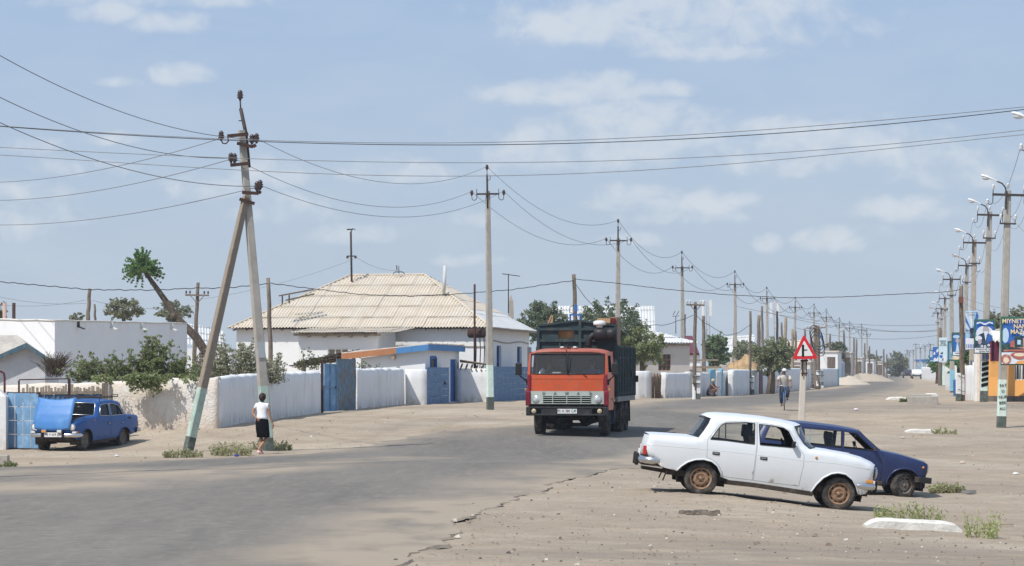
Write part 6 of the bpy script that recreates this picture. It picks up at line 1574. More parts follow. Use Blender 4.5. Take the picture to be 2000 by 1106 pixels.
for s in(-1,1):cab.hexa([(s*1.15, fy(1.9)+.09,1.90),(s*1.245, fy(1.9)+.12,1.90),(s*1.245, fy(1.9)+.30,1.90),(s*1.15, fy(1.9)+.2,1.90),(s*1.13, fy(2.54)+.08,2.56),(s*1.20, fy(2.54)+.10,2.56),(s*1.20, fy(2.54)+.30,2.56),(s*1.13, fy(2.54)+.2,2.56)]if s>0 else[(s*1.245, fy(1.9)+.12,1.90),(s*1.15, fy(1.9)+.09,1.90),(s*1.15, fy(1.9)+.2,1.90),(s*1.245, fy(1.9)+.30,1.90),(s*1.20, fy(2.54)+.10,2.56),(s*1.13, fy(2.54)+.08,2.56),(s*1.13, fy(2.54)+.2,2.56),(s*1.20, fy(2.54)+.30,2.56)])
yb=.62
for s in(-1,1):
 f=lambda y, z, s=s:(s*(1.245-max(0, z-1.9)*.07), y, z)
 win=[(-.88,1.97),(-.78,2.48),(-.05,2.50),(-.05,1.97)]
 cab.sheet([(F0+.12,1.0),(-1.02,1.0),(-.92,.80),(.35,.80),(.5,1.0),(yb,1.05),(yb,2.62),(fy(2.58)+.10,2.60),(fy(1.9)+.12,1.9)],[win], f,.3, False)
cab.add([(-1.24, yb,1.0),(1.24, yb,1.0),(1.20, yb,2.62),(-1.20, yb,2.62)],[(0,1,2,3)], False)
cab.build('cab', orange, tr)
rf=MB();n=12;vs=[]
for j,(y, dz, w)in enumerate(((fy(2.56)+.06,0,1.12),(fy(2.56)+.0,.05,1.15),(fy(2.56)+.10,.125,1.18),(-.2,.17,1.2),(yb,.15,1.2))):
 for i in range(n+1):
  q_=-1+2*i/n;vs.append((q_*w, y+.07*abs(q_)**3*(j<3),2.55+dz-(.05+.06*(j>1))*abs(q_)**6))
rf.add(vs,[(j*(n+1)+i, j*(n+1)+i+1,(j+1)*(n+1)+i+1,(j+1)*(n+1)+i)for j in range(4)for i in range(n)], True)
rf.build('roof', dullred, tr)
for x in(-.20,0,.20):
 l=MB();l.bbox((x, fy(2.56)+.22,2.745),(.10,.10,.05),.012);l.build('marker_lamp', M('whiteceramic')if x else M('darksteel'), tr)
l=MB();l.bar((-.28, fy(2.56)+.25,2.72),(.28, fy(2.56)+.25,2.72),.05);l.build('lamp_bar', dullred, tr)
g=MB();gx=12;vs=[(-1.14+2.28*i/gx, fy(z)+.09*(abs(-1+2*i/gx))**3+.015, z)for z in(1.915,2.545)for i in range(gx+1)]
g.add(vs,[(i, i+1, gx+2+i, gx+1+i)for i in range(gx)], True);g.build('windscreen', glass('truck_glass',(.80,.84,.86),.10), tr)
g=MB()
ring=[(-1.14+2.28*i/gx, fy(1.92)+.09*(abs(-1+2*i/gx))**3,1.92)for i in range(gx+1)]+[(1.14-2.28*i/gx, fy(2.54)+.09*(abs(1-2*i/gx))**3,2.54)for i in range(gx+1)]
g.tube(ring+[ring[0]],.022,6, cap=False);g.bar((0, fy(1.92),1.92),(0, fy(2.54),2.54),.035);g.build('windscreen_seal', M('blackplastic'), tr)
m=MB();m.bbox((0,-.98,1.80),(2.3,.4,.16),.03);m.box((0,.0,1.05),(2.36,1.2,.06));m.bbox((0, yb-.06,1.75),(2.3,.04,1.5),.01);m.box((0,-.2,2.56),(2.25,1.6,.02));m.build('cab_interior', pm('cab_lining',(.07,.08,.09), var=.2, rough=.9), tr)
for x in(-.68,.62):
 m=MB();m.bbox((x,-.15,1.45),(.55,.5,.16),.04);m.bbox((x,.14,1.82),(.55,.14,.65),.05);m.build('seat', M('interior'), tr)
rw=MB();rw.box((-.45, yb-.095,2.22),(.52,.01,.34));rw.build('rear_pane', pm('dusty_rear_pane',(.16,.17,.165), rough=.3, var=.3, vscale=5), tr)
sw=MB();c0=Vector((.62,-.70,1.90));ring=[c0+Vector((.235*math.cos(a),-.20*math.sin(a)*.75,.20*math.sin(a)*.55))for a in np.linspace(0,2*PI,28)]
sw.tube(ring,.017,6, cap=False);sw.bar(ring[0], ring[14],.03,.02);sw.tube([c0, c0+Vector((0,-.2,-.3))],.03,6);sw.build('steering_wheel', M('blackplastic'), tr)
m=MB();m.bbox((-.35,-1.02,1.93),(.30,.16,.10),.04);m.build('dashboard_cloth', pm('grey_rag',(.42,.41,.38), var=.2, vscale=9, rough=.95, bump=(25,.8,.03)), tr)
m=MB();m.bbox((.08,-1.02,1.915),(.26,.16,.06),.02);m.build('dashboard_papers', pm('blue_red_papers',(.05,.10,.38), var=.1, blots=[((.55,.07,.06),11,.5,.56,.9),((.6,.6,.6),8,.55,.6,.9)]), tr)
m=MB()
for i in range(15):m.box((-1.02+.0375*i, fy(1.6)+.075-.05*i/15,1.645),(.020,.012,.11))
m.build('vent_louvres', M('black'), tr)
for x0, x1, tip in((.32,.62,1.93),(.02,-.06,2.50),(.05,.10,2.46)):
 w_=MB();w_.tube([(x0, fy(1.9)-.03,1.92 if tip>2 else 1.945),(x0+(x1-x0)*.5, fy(2.2)-.035,1.92+(tip-1.92)*.5 if tip>2 else 1.90),(x1, fy(tip)-.03, tip if tip>2 else 1.83)],.012,5);w_.build('wiper', M('blackplastic'), tr)
m=MB();m.tube([(-.02, fy(2.6)-.02,2.60),(-.1, fy(2.6)+.1,2.78),(.03, fy(2.6)+.15,2.88)],.012,5);m.build('radio_aerial', M('blackplastic'), tr)
m=MB();fpanel(m,-1.14,1.14,1.255,1.392,.035,.05);fpanel(m,-1.14,-.74,.995,1.255,.035,.05);fpanel(m,.74,1.14,.995,1.255,.035,.05)
for z in(1.005,1.07,1.135,1.20,1.25):m.box((0, F0-.02, z),(1.48,.05,.020))
for x in(-.44,0,.44):m.box((x, F0-.022,1.12),(.02,.05,.25))
m.build('grille', greygreen, tr)
m=MB();m.box((0, F0+.03,1.12),(1.48,.02,.27));m.build('grille_backing', M('black'), tr)
for i, ch in enumerate('KAMAZ'):text_mesh(ch,.135, pm('letter_grey',(.22,.23,.235), rough=.4, metal=.3), 'grille_letter', tr,(-.72+.36*i, F0-.045,1.325),(R(90),0,0),.008)
for s in(-1,1):
 h=MB();h.lathe([(.13,.04),(.13,-.005),(.112,-.015)], o=(s*.94, F0-.035+.05,1.13), axis='y', n=26);h.mi=1;h.lathe([(.112,-.012),(.08,-.035),(.001,-.045)], o=(s*.94, F0-.035+.05,1.13), axis='y', n=26, caps=False);h.build('headlight',[M('chrome'), pm('lamp_glass',(.55,.56,.55), rough=.12, metal=.3, spec=.7, var=.05)], tr)
 c=MB();c.bbox((s*1.185, F0+.11,1.60),(.11,.17,.62),.03);c.bbox((s*1.215, F0+.09,1.17),(.15,.2,.46),.03)
 for k in range(8):c.box((s*1.215, F0-.012,1.0+.045*k),(.13,.012,.015))
 c.build('corner_panel', crimson, tr)
 b=MB();b.bbox((s*1.30, F0+.12,1.44),(.05,.06,.06),.015);b.build('side_indicator', pm('amber_lens',(.62,.26,.05)), tr)
 mm=MB();mm.tube([(s*1.24, F0+.18,1.72),(s*1.42, F0-.02,1.82),(s*1.50, F0-.08,1.92),(s*1.50, F0-.08,2.22)],.016,6);mm.tube([(s*1.24, F0+.2,1.62),(s*1.43, F0-.04,1.86)],.014,6);mm.bbox((s*1.26, F0+.18,1.66),(.06,.08,.16),.02)
 mo=mm.build('mirror_arm', M('blackplastic'), tr);mm=MB();mm.bbox((s*1.49, F0-.08,2.07),(.20,.08,.38),.035);mm.build('mirror', M('blackplastic'), mo)
m=MB();m.bbox((0, F0+.0,.885),(2.50,.16,.06),.02);m.bbox((0, F0,.665),(2.42,.16,.06),.02);m.bbox((0, F0+.0,.775),(1.36,.13,.20),.02)
for s in(-1,1):m.bbox((s*1.19, F0+.04,.775),(.15,.26,.28),.04);m.bbox((s*.73, F0+.0,.775),(.12,.13,.2),.02);m.box((s*.95, F0+.10,.775),(.45,.03,.2))
bp_=m.build('bumper', pm('dark_bumper',(.022,.023,.025), rough=.6, spec=.3, var=.25, vscale=4, blots=[((.10,.085,.07),5,.56,.72,.6)], rnd=False), tr)
for s in(-1,1):
 h=MB();h.lathe([(.075,.02),(.075,-.02),(.062,-.03),(.001,-.045)], o=(s*1.02+(s<0)*0, F0-.05,.775), axis='y', n=20);h.build('fog_lamp', pm('fog_glass',(.50,.42,.28), rough=.2, spec=.6, var=.2), bp_)
pl=MB();pl.box((.02, F0-.085,.775),(.60,.012,.14));po=pl.build('number_plate', M('whitepaint'), tr)
text_mesh('95 N 380 CA',.125, M('black'), 'plate_writing', po,(-.0, F0-.0925,.775),(R(90),0,0),.001, sx=.82)
pl=MB();pl.box((.275, F0-.0925,.80),(.045,.002,.05));pl.build('plate_flag', pm('plate_flag_blue',(.10,.35,.55), var=.2, blots=[((.1,.4,.15),20,.5,.55,.9)]), po)
m=MB()
for s in(-1,1):m.bar((s*.40,-1.1,.82),(s*.40,5.9,.86),.09,.24)
m.tube([(-.95,0,.50),(-.62,0,.42),(-.45,0,.34),(.45,0,.34),(.62,0,.42),(.95,0,.50)],.055,8)
m.bbox((0,-.4,.86),(.8,1.2,.45),.1);m.bbox((0,.6,.62),(.35,1.0,.25),.06);m.tube([(-.7,-.5,.58),(-.2,-.6,.52),(.5,-.5,.55)],.03,6)
for y in(3.15,4.45):m.tube([(-.95, y,.50),(.95, y,.50)],.10,10);ell(m,(0, y,.5),(.22,.25,.22))
for s in(-1,1):m.bar((s*.45,2.6,.62),(s*.45,5.0,.62),.09,.14);m.bbox((s*.85,1.6,.70),(.55,1.1,.5),.08);m.bbox((s*.80,-1.0,.93),(.5,.3,.14),.03)
m.tube([(.55,.9,.78),(.7,.5,.60),(.72,-.4,.55)],.05,8);m.build('chassis', frame_m, tr)
def tw(x, y, dual, side):
 we=bpy.data.objects.new('wheel', None);COL.objects.link(we);we.parent=tr;we.location=(x, y,.50)
 for k, o in enumerate((0,-side*.33)if dual else(0, )):
  m=MB();h=.135;R_=.51
  m.lathe([(R_*.56, o-h*.7),(R_*.62, o-h),(R_*.86, o-h*1.05),(R_*.97, o-h*.9),(R_, o-h*.7),(R_, o+h*.7),(R_*.97, o+h*.9),(R_*.86, o+h*1.05),(R_*.62, o+h),(R_*.56, o+h*.7)], axis='y' if False else 'x', n=36, caps=False)
  for q_ in range(44):
   a=2*PI*q_/44
   for sgn in(-1,1):
    v=[(o+sgn*.03, R_*.985*math.cos(a), R_*.985*math.sin(a)),(o+sgn*h*.95, R_*.975*math.cos(a+.05), R_*.975*math.sin(a+.05))]
    m.bar(v[0], v[1],.03,.035)
  m.build('tyre', M('blackrubber'), we)
 m=MB();o=side*.02;m.lathe([(.29, o-side*.1),(.29, o+side*.12),(.26, o+side*.06),(.20, o+side*.05),(.16, o+side*(.12 if not dual else-.02)),(.10, o+side*(.14 if not dual else 0)),(.001, o+side*(.15 if not dual else.01))], axis='x', n=24, caps=False);m.build('rim', frame_m, we)
for s in(-1,1):
 tw(s*1.01,0, False, s)
 for y in(3.15,4.45):tw(s*1.09, y, True, s)
for s in(-1,1):
 m=MB();pr=[(.62*math.cos(a),.56+.60*math.sin(a))for a in np.linspace(-.35, PI*.62,16)]
 vs=[(s*.78, y, z)for y, z in pr]+[(s*1.23, y, z)for y, z in pr];m.add(vs,[(i, i+1,17+i,16+i)for i in range(15)], True)
 m.tube([(s*1.235, y, z)for y, z in pr],.022,6);m.build('mudguard', pm('dark_blue_mudguard',(.03,.05,.09), rough=.5, spec=.4, var=.2, vscale=4), tr)
m=MB();m.lathe([(.001,-.36),(.17,-.36),(.215,-.33),(.215,.05),(.19,.07),(.19,.10),(.205,.12),(.205,.36),(.17,.38),(.001,.38)], o=(.93,.85,3.17), axis='x', n=24, caps=False)
m.tube([(.40,.85,2.6),(.40,.85,2.92),(.44,.85,3.05),(.54,.85,3.13),(.66,.85,3.15)],.10,12);
for z in(2.74,2.84):m.lathe([(.112, z),(.112, z+.03)], o=(.40,.85,0), n=14)
fo=m.build('air_filter', M('blackplastic'), tr)
m=MB();m.lathe([(.10,3.38),(.10,3.45),(.19,3.45),(.20,3.50),(.19,3.57),(.12,3.60),(.001,3.605)], o=(.75,.85,0), n=22);m.build('filter_cap', M('whiteceramic'), fo)
yh=1.15;zb0, zb1=1.20,3.55
hb=thing
m=MB()
holes=[(-.62,.0-.16,3.06,3.30),(1.0,1.30,3.06,3.30)]
outl=[(-1.26, zb0),(1.26, zb0),(1.26,3.44),(.05,3.60),(-1.24,3.44)]
hs=[[(a, c),(b, c),(b, e),(a, e)]for a, b, c, e in((-.60,-.10,3.04,3.28),(.98,1.20,3.06,3.28))]
m.sheet(outl, hs, lambda x, z:(x, yh, z),.5, False)
m.sheet(outl, hs, lambda x, z:(x, yh+.04, z),.5, False)
for z in(3.34,2.98,2.42,1.9):m.bar((-1.26, yh-.04, z),(1.26, yh-.04, z),.07,.09)
for x in(-1.24,.10,1.24):m.bar((x, yh-.05, zb0),(x, yh-.05,3.46 if abs(x)>1 else 3.58),.09,.07)
m.bar((-1.26, yh-.03,3.45),(.05, yh-.03,3.61),.08,.06);m.bar((.05, yh-.03,3.61),(1.26, yh-.03,3.45),.08,.06)
for x in(-.55,.65):m.bar((x, yh-.03,2.42),(x, yh-.03,2.98),.05,.05)
m.build('headboard', bodym, tr)
yr_=6.35
for s in(-1,1):
 x=s*1.245;m=MB();zt=2.78
 m.hexa([(x-.015, yh+.04, zb0),(x+.015, yh+.04, zb0),(x+.015, yr_, zb0),(x-.015, yr_, zb0),(x-.015, yh+.04, zt-.03),(x+.015, yh+.04, zt-.03),(x+.015, yr_, zt-.03),(x-.015, yr_, zt-.03)])
 m.build('side_board', greyboard, tr)
 m=MB();k=11
 for i in range(k+1):y=yh+.08+(yr_-yh-.1)*i/k;m.bar((x+s*.045, y, zb0),(x+s*.045, y, zt),.06,.10 if i%3 else.14)
 for z in(zt,2.44,1.30):m.bar((x+s*.03, yh+.05, z),(x+s*.03, yr_, z),.04,.07)
 m.build('side_ribs', bodym, tr)
 m=MB();m.bar((x, yh,1.12),(x, yr_,1.12),.10,.16);m.build('side_sill', greyboard, tr)
 for i in(3,7):
  l=MB();l.bbox((x+s*.09, yh+.9*i*.6,1.9),(.04,.12,.16),.01);l.build('board_latch', M('rust'), tr)
m=MB();m.box((0,(yh+yr_)/2,1.16),(2.44, yr_-yh,.10));m.build('load_floor', greyboard, tr)
m=MB();m.hexa([(-1.23, yr_-.02,1.2),(1.23, yr_-.02,1.2),(1.23, yr_+.02,1.2),(-1.23, yr_+.02,1.2),(-1.23, yr_-.02,2.75),(1.23, yr_-.02,2.75),(1.23, yr_+.02,2.75),(-1.23, yr_+.02,2.75)]);m.build('tailgate', greyboard, tr)
l=MB();l.bbox((1.36, yr_-.15,1.75),(.12,.1,.22),.02);l.build('tail_latch', M('rust'), tr)
for s in(-1,1):
 l=MB();l.hexa([(s*1.1-.14,5.35,.35),(s*1.1+.14,5.35,.35),(s*1.1+.14,5.38,.35),(s*1.1-.14,5.38,.35),(s*1.1-.14,5.2,1.1),(s*1.1+.14,5.2,1.1),(s*1.1+.14,5.24,1.1),(s*1.1-.14,5.24,1.1)]);l.build('mud_flap', frame_m, tr)
TM_=Matrix.LocRotScale(TG, Matrix.Rotation(R(-8.8),3, 'Z').to_quaternion(), None)
def load(name, label, cat, mb, mat):
 o=mb.build(name, mat);o.matrix_world=TM_;return tag(o, label, cat)
card=pm('cardboard',(.46,.23,.095), var=.1, vscale=4, rough=.9);card2=pm('pale_cardboard',(.50,.30,.16), var=.1, vscale=4, rough=.9)
def crate(x, y, z, dx, dy, dz):m=MB();m.bbox((x, y, z),(dx, dy, dz),.01);return m
load('cardboard_box', 'orange cardboard box seen through the left slot of the truck headboard', 'box', crate(-.48,1.5,2.9,.30,.4,.9), card)
load('cardboard_box', 'second cardboard box behind the left slot of the truck headboard, right of the first', 'box', crate(-.22,1.5,2.9,.26,.4,.86), card2)
load('cardboard_box', 'cardboard box seen through the small right slot of the truck headboard', 'box', crate(1.02,1.48,2.9,.16,.4,.9), card2)
load('cardboard_box', 'flat orange cardboard box lying on top of the truck load', 'box', crate(.83,1.55,3.60,.42,.5,.15), card2)
load('bundle', 'maroon cloth bundle on top of the truck load beside the flat box', 'bundle', crate(1.10,1.55,3.60,.20,.4,.17), pm('maroon_cloth',(.14,.02,.025), var=.3, vscale=8, rough=.9, bump=(14,.8,.04)))
load('wardrobe_panel', 'tall brown board standing upright in the truck body at the right', 'board', crate(1.13,1.9,2.75,.22,1.0,1.95), pm('brown_board',(.24,.165,.11), var=.12, vscale=5, rough=.8))
m=MB();m.bar((.52,1.4,3.5),(.52,1.4,3.95),.05);m.bar((.2,1.4,3.5),(.2,1.4,3.95),.05);m.bar((.18,1.4,3.93),(.54,1.4,3.93),.05);m.bar((.2,1.4,3.6),(.52,1.4,3.6),.04)
o=load('chair_frame', 'bright blue metal chair frame sticking up from the truck load', 'frame', m, M('brightblue'))
o.matrix_world=TM_@Matrix.Translation((-.45,0,-.13))
m=MB();m.bar((-1.02,1.4,3.4),(-.86,1.4,3.76),.08,.04);m.bar((-.86,1.4,3.5),(-.84,1.4,3.78),.08,.04)
load('wooden_lath', 'broken wooden lath poking out of the truck load at the left', 'lath', m, pm('raw_wood',(.48,.30,.17), var=.15, rough=.9))
def sitter(label, x, face_r, shirt, armR, armL, sleeve_m, hair_c, glasses=False):
 J={'pelvis':(0,.0,1.60), 'waist':(0,.0,1.72), 'chest':(0,-.02,1.92), 'neckb':(0,-.03,2.06), 'neck':(0,-.04,2.12), 'head':(0,-.06,2.21), 'top':(0,-.05,2.30), 'shL':(-.19,-.02,2.02), 'shR':(.19,-.02,2.02), 'elL':armL[0], 'wrL':armL[1], 'elR':armR[0], 'wrR':armR[1],
 'hipL':(-.1,-.05,1.57), 'knL':(-.13,-.45,1.58), 'hipR':(.1,-.05,1.57), 'knR':(.13,-.45,1.58)}
 Rr={'pelvis':(.15,.11), 'waist':(.14,.10), 'chest':(.155,.10), 'neckb':(.07,.06), 'neck':(.055,.055), 'head':(.082,.095), 'top':(.06,.07), 'shL':.06, 'shR':.06, 'elL':.042, 'elR':.042, 'wrL':.03, 'wrR':.03, 'hipL':.09, 'hipR':.09, 'knL':.07, 'knR':.07}
 Ed=[('pelvis', 'waist'),('waist', 'chest'),('chest', 'neckb'),('neckb', 'neck'),('neck', 'head'),('head', 'top'),('chest', 'shL'),('shL', 'elL'),('elL', 'wrL'),('chest', 'shR'),('shR', 'elR'),('elR', 'wrR'),('pelvis', 'hipL'),('hipL', 'knL'),('pelvis', 'hipR'),('hipR', 'knR')]
 for k in 'LR':hand(J, Rr, Ed, J['wr'+k], 'wr'+k, Vector(J['wr'+k])-Vector(J['el'+k]),(0,.3,-.9),(1,0,.2))
 loc=TM_@Vector((x,-.12,0))
 r_, b=person(label, loc, R(-8.8), J, Rr, Ed, skin2)
 m=MB();loft(m,[((0,-.03,2.08),.09,.07),((0,-.02,2.04),.19,.10),((0,-.02,1.95),.215,.13),((0,0,1.78),.19,.13),((0,0,1.56),.20,.15)])
 for k, s in(('L',-1),('R',1)):a=Vector(J['sh'+k]);sleeve(m, a, a+(Vector(J['el'+k])-a)*.8,.085,.068)
 m.build('shirt', shirt, r_)
 m=MB();ell(m,(0,-.035,2.265),(.092,.10,.085));m.build('hair', hair_c, r_)
 m=MB();ell(m,(0,-.155,2.20),(.018,.022,.028));m.build('nose', skin2, r_)
 m=MB();m.bbox((0,-.155,2.145),(.055,.012,.014),.004);m.build('mouth', pm('lips',(.20,.07,.05), var=.05), r_)
 for s in(-1,1):
  m=MB();ell(m,(s*.088,-.05,2.2),(.014,.025,.035));m.build('ear', skin2, r_)
  m=MB();ell(m,(s*.035,-.142,2.225),(.034 if glasses else.014,.014,.022 if glasses else.009));m.build('sunglass_lens' if glasses else 'eye', M('black'), r_)
 return r_
sitter('driver in blue shirt and sunglasses at the wheel of the orange lorry',.62,0, pm('blue_shirt',(.045,.11,.33), var=.1, vscale=6, rough=.9),((.30,-.22,1.80),(.17,-.52,1.93)),((-.30,-.22,1.80),(-.19,-.50,1.90)), None, hairm, True)
sitter('passenger in grey-blue vest with white sleeve in the cab of the orange lorry',-.70,0, pm('grey_blue_vest',(.065,.08,.115), var=.15, vscale=6, rough=.9),((.28,-.22,1.74),(.10,-.48,1.86)),((-.30,-.25,1.80),(-.20,-.56,1.84)), None, hairm)
m=MB();sleeve(m,(-.19,-.03,2.03),(-.28,-.17,1.86),.095,.08);o=m.build('sleeve', white_cloth,[x for x in COL.objects if x.get('label', '').startswith('passenger')][0])
# right side: lamp poles
def mk_lamp_pole(label, loc, H, bands, lean, lampm, mats=None):
 o=thing('lamp_pole', label, 'lamp pole', loc, group='concrete lamp poles along the right side of the street');o.rotation_euler=(0, lean,0)
 m=pole_mesh(H,.34,.21, bands);m.build('pole', mats or[M('concrete'), M('palegreen'), M('mintdark'), M('skyblue'), M('whitepaint')], o)
 m=MB();m.bar((-.62,-.14, H-.18),(.62,-.14, H-.18),.08,.09)
 for x in(-.6,.6):m.tube([(x,-.14, H+.05),(x,-.14, H-.45)],.018,5);hook(m,(x,-.14, H-.35),1 if x>0 else-1)
 m.build('crossarm', M('darksteel'), o);m=MB();m.bar((-.30,-.13, H-1.28),(.30,-.13, H-1.28),.06)
 for x in(-.28,.28):m.tube([(x,-.13, H-1.28),(x,-.13, H-1.1)],.018,5)
 m.build('bracket', M('darksteel'), o)
 for x, z in((-.6, H+.08),(.6, H+.08),(0, H+.15),(-.8, H-.48),(.8, H-.48),(-.28, H-1.05),(.28, H-1.05)):insul(o,(x,-.14 if x else 0, z), M('whiteceramic'),.95)
 m=MB();m.tube([(-.10,-.16, H-.75),(-.10,-.16, H-.15),(-.14,-.16, H+.10),(-.27,-.16, H+.25),(-.48,-.16, H+.33)],.028,8);m.build('lamp_arm', M('darksteel'), o)
 m=MB();a=Vector((-.46,-.16, H+.33));d=Vector((-1,0,.34)).normalized();u=Vector((0,1,0));w=d.cross(u)
 n=12;vs=[];prof=[(0,.03,.026),(.12,.035,.032),(.23,.075,.05),(.42,.105,.065),(.58,.095,.06),(.66,.045,.036)]
 for t, ry, rz_ in prof:
  for i in range(n):q_=2*PI*i/n;vs.append(a+d*t+u*(ry*math.cos(q_))-w*(rz_*max(-.35, math.sin(q_))))
 m.add(vs,[(j*n+i, j*n+(i+1)%n,(j+1)*n+(i+1)%n,(j+1)*n+i)for j in range(5)for i in range(n)], True);m.f.append(tuple(len(m.v)-n+i for i in range(n)));m.m.append(0);m.s.append(False)
 lh=m.build('lamp_head', lampm, o);g=MB();ell(g, tuple(a+d*.45+w*.02),(.16,.085,.105));g.build('lamp_bowl', pm('lamp_bowl_glass',(.62,.64,.66), rough=.15, spec=.6, var=.05), lh)
 return o
lampw=pm('white_lamp_enamel',(.80,.80,.80), rough=.4, spec=.4, var=.03);lampr=pm('rusty_lamp_enamel',(.50,.40,.33), rough=.7, var=.15, vscale=6, blots=[((.22,.10,.06),5,.46,.58,.9)])
RP=[]
def lamp_at(label, pxb, pyb, pxt, pyt, Y, bands, lm=lampw):
 b=PT(pxb, pyb, Y);t=PT(pxt, pyt, Y);H=t.z-b.z;o=mk_lamp_pole(label, b, H, bands(H), math.atan2(t.x-b.x, H), lm);RP.append((o, H));return o
def sc(txts, o, z0, dz, size, mat, rz=0.0, dy=-.19):
 for i, t in enumerate(txts):text_mesh(t, size, mat, 'writing', o,(0, dy, z0-dz*i),(R(90), R(-6)if rz else 0,0),.002)
lamp_at('nearest lamp pole, standing outside the frame with its white lamp in the top right corner',2042,868,2046,258,75.0, lambda H:[(.4,2),(2,1),(H,0)])
r1=lamp_at('concrete lamp pole with scribbled pale green foot carrying the big poster at the right edge',1955.5,836,1969,372,98.0, lambda H:[(.45,2),(1.85,1),(H,0)])
r2=lamp_at('concrete lamp pole with black diagonal stripes on its foot beside the orange building',1921,786,1933,413,122.0, lambda H:[(.55,2),(1.95,1),(H,0)])
r3=lamp_at('concrete lamp pole with sky blue foot and number 17 by the white wall',1897.5,782,1903,468,147*.93, lambda H:[(.38,2),(1.72,3),(H,0)])
r4=lamp_at('lamp pole with a rusty lamp head behind the dark wooden pole',1880,780,1889,514,172, lambda H:[(.5,2),(1.9,3),(H,0)], lampr)
r5=lamp_at('lamp pole with sky blue foot and dark base carrying the framed monument poster',1860,776,1858,541,178, lambda H:[(.45,2),(1.9,3),(H,0)])
r6=lamp_at('far lamp pole with grey-green foot behind the tall pale poster',1844,755,1846,580,255, lambda H:[(.1,2),(2.1,1),(H,0)])
r7=lamp_at('far lamp pole with white lamp left of the tall pale poster',1838,753,1839,600,275, lambda H:[(.4,2),(1.2,4),(2,3),(H,0)])
r8=lamp_at('far lamp pole with rusty lamp touching the tall pale poster',1832,752,1832,609,300, lambda H:[(.4,2),(1.6,4),(H,0)], lampr)
wood_pole('thick weathered wooden post between two far lamp poles',1836,640,1836,753,262,.22)
blk=M('black')
sc(['18'], r2,2.15,.2,.38, M('brightblue'), dy=-.165);sc(['17'], r3,2.0,.2,.38, M('brightblue'), dy=-.165)
for i in range(5):
 z=.72+.25*i
 m=MB();m.hexa([(-.165,-.155, z),(.165,-.155, z+.09),(.165,-.14, z+.09),(-.165,-.14, z),(-.165,-.155, z+.16),(.165,-.155, z+.25),(.165,-.14, z+.25),(-.165,-.14, z+.16)]);m.build('black_stripe', blk, r2)
sc(['PAT', 'O', 'NUR', 'BEK', 'ALI'], r1,1.62,.22,.16, pm('scribble_ink',(.06,.06,.06), var=.3),1, dy=-.148)
far=[(1817,733,1817,672,560, 'tiny lamp pole in front of the far blue roofs'),(1806,734,1807,675,600, 'tiny lamp pole right of the white off-road car'),(1797,734,1798,679,620, 'tiny lamp pole rising behind the white off-road car'),(1789,733,1789,672,640, 'tiny tall lamp pole with dark top behind the white off-road car'),(1784,733,1784,684,700, 'tiny lamp pole just left of the white off-road car'),(1776,733,1776,687,720, 'tiny lamp pole behind the dark far car'),(1773,733,1772,684,760, 'tiny lamp pole right of the big far tree'),(1770,733,1769,692,800, 'tiniest lamp pole at the right edge of the big far tree')]
for xb, yb_, xt, yt, Y, lb in far:
 b=PT(xb, yb_, Y);b.z=zg(b.x, Y);t=PT(xt, yt, Y);c=label_copy(r7, lb, b);c.rotation_euler=(0, math.atan2(t.x-b.x, t.z-b.z),0);c.scale=(1.3,1.3,(t.z-b.z)/RP[7][1])
for k, lb in((0, 'wire strung on the inner side of the right lamp poles'),(1, 'wire strung on the outer side of the right lamp poles'),(2, 'middle wire strung along the tops of the right lamp poles')):
 pts=[];rr=[]
 seq=[RP[i]for i in(0,1,2,3,4,5,6,8)]
 loc=lambda H:{0:(-.8,-.14, H-.4),1:(.8,-.14, H-.4),2:(.6,-.14, H+.12)}[k]
 W_=[Matrix.LocRotScale(o.location, o.rotation_euler, None)@Vector(loc(H))for o, H in seq]
 for a, b in zip(W_[:-1], W_[1:]):s_=sag(a, b,.7,16)[:-1];pts+=s_;rr+=[max(.008, p.y*.00006)for p in s_]
 wire(lb, pts, rr)
wire('thin wire dropping from the second lamp pole to the right edge', sag(PT(1972,420,98), PT(2060,480,96),.3),.008)
wire('thin wire running from the right lamp poles behind the orange building', sag(PT(1878,580,128), PT(2050,602,122),.3),.009)
wire('thin lower wire running right from the dark wooden pole', sag(PT(1878,590,128), PT(2050,618,124),.4),.009)
for i,(x0, y0, x1, y1, lb)in enumerate(((1437,598,1840,634, 'upper far wire over the end of the street'),(1500,610,1840,646, 'middle far wire over the end of the street'),(1552,640,1840,654, 'lower far wire over the end of the street'),(1589,615,1836,644, 'highest thin far wire over the end of the street'))):
 wire(lb, sag(PT(x0, y0,270), PT(x1, y1,270),.8),.022)
dp=wood_pole('dark wooden pole with white bound stub and brown box in front of the posters',1877,558,1880,788,124,.135)
dp_b=dp.location
m=MB();m.bbox((-.22,-.12,.72),(.24,.2,1.5),.03);m.build('concrete_stub', M('whitepaint'), dp);m=MB();m.bbox((-.22,-.12,.2),(.25,.21,.55),.02);m.build('stub_foot', M('mintdark'), dp)
m=MB();m.tube([(0,0,.42),(-.01,0,1.38)],.15,10, cap=False);m.build('lime_band', M('whitepaint'), dp)
for z in(1.28,.62):
 m=MB();m.tube([(.2*math.cos(a)-.10,.2*math.sin(a)*1.3-.05, z+.06*math.sin(a*2))for a in np.linspace(0,2*PI,16)],.014,5, cap=False);m.build('wire_binding', M('darksteel'), dp)
m=MB();p=PT(1877,586,123.8);m.bbox(tuple(p),(.23,.14,.30),.015);tag(m.build('fuse_box', pm('brown_box',(.20,.075,.055), var=.1, rough=.6)), 'reddish-brown fuse box on the dark wooden pole among the posters', 'box')
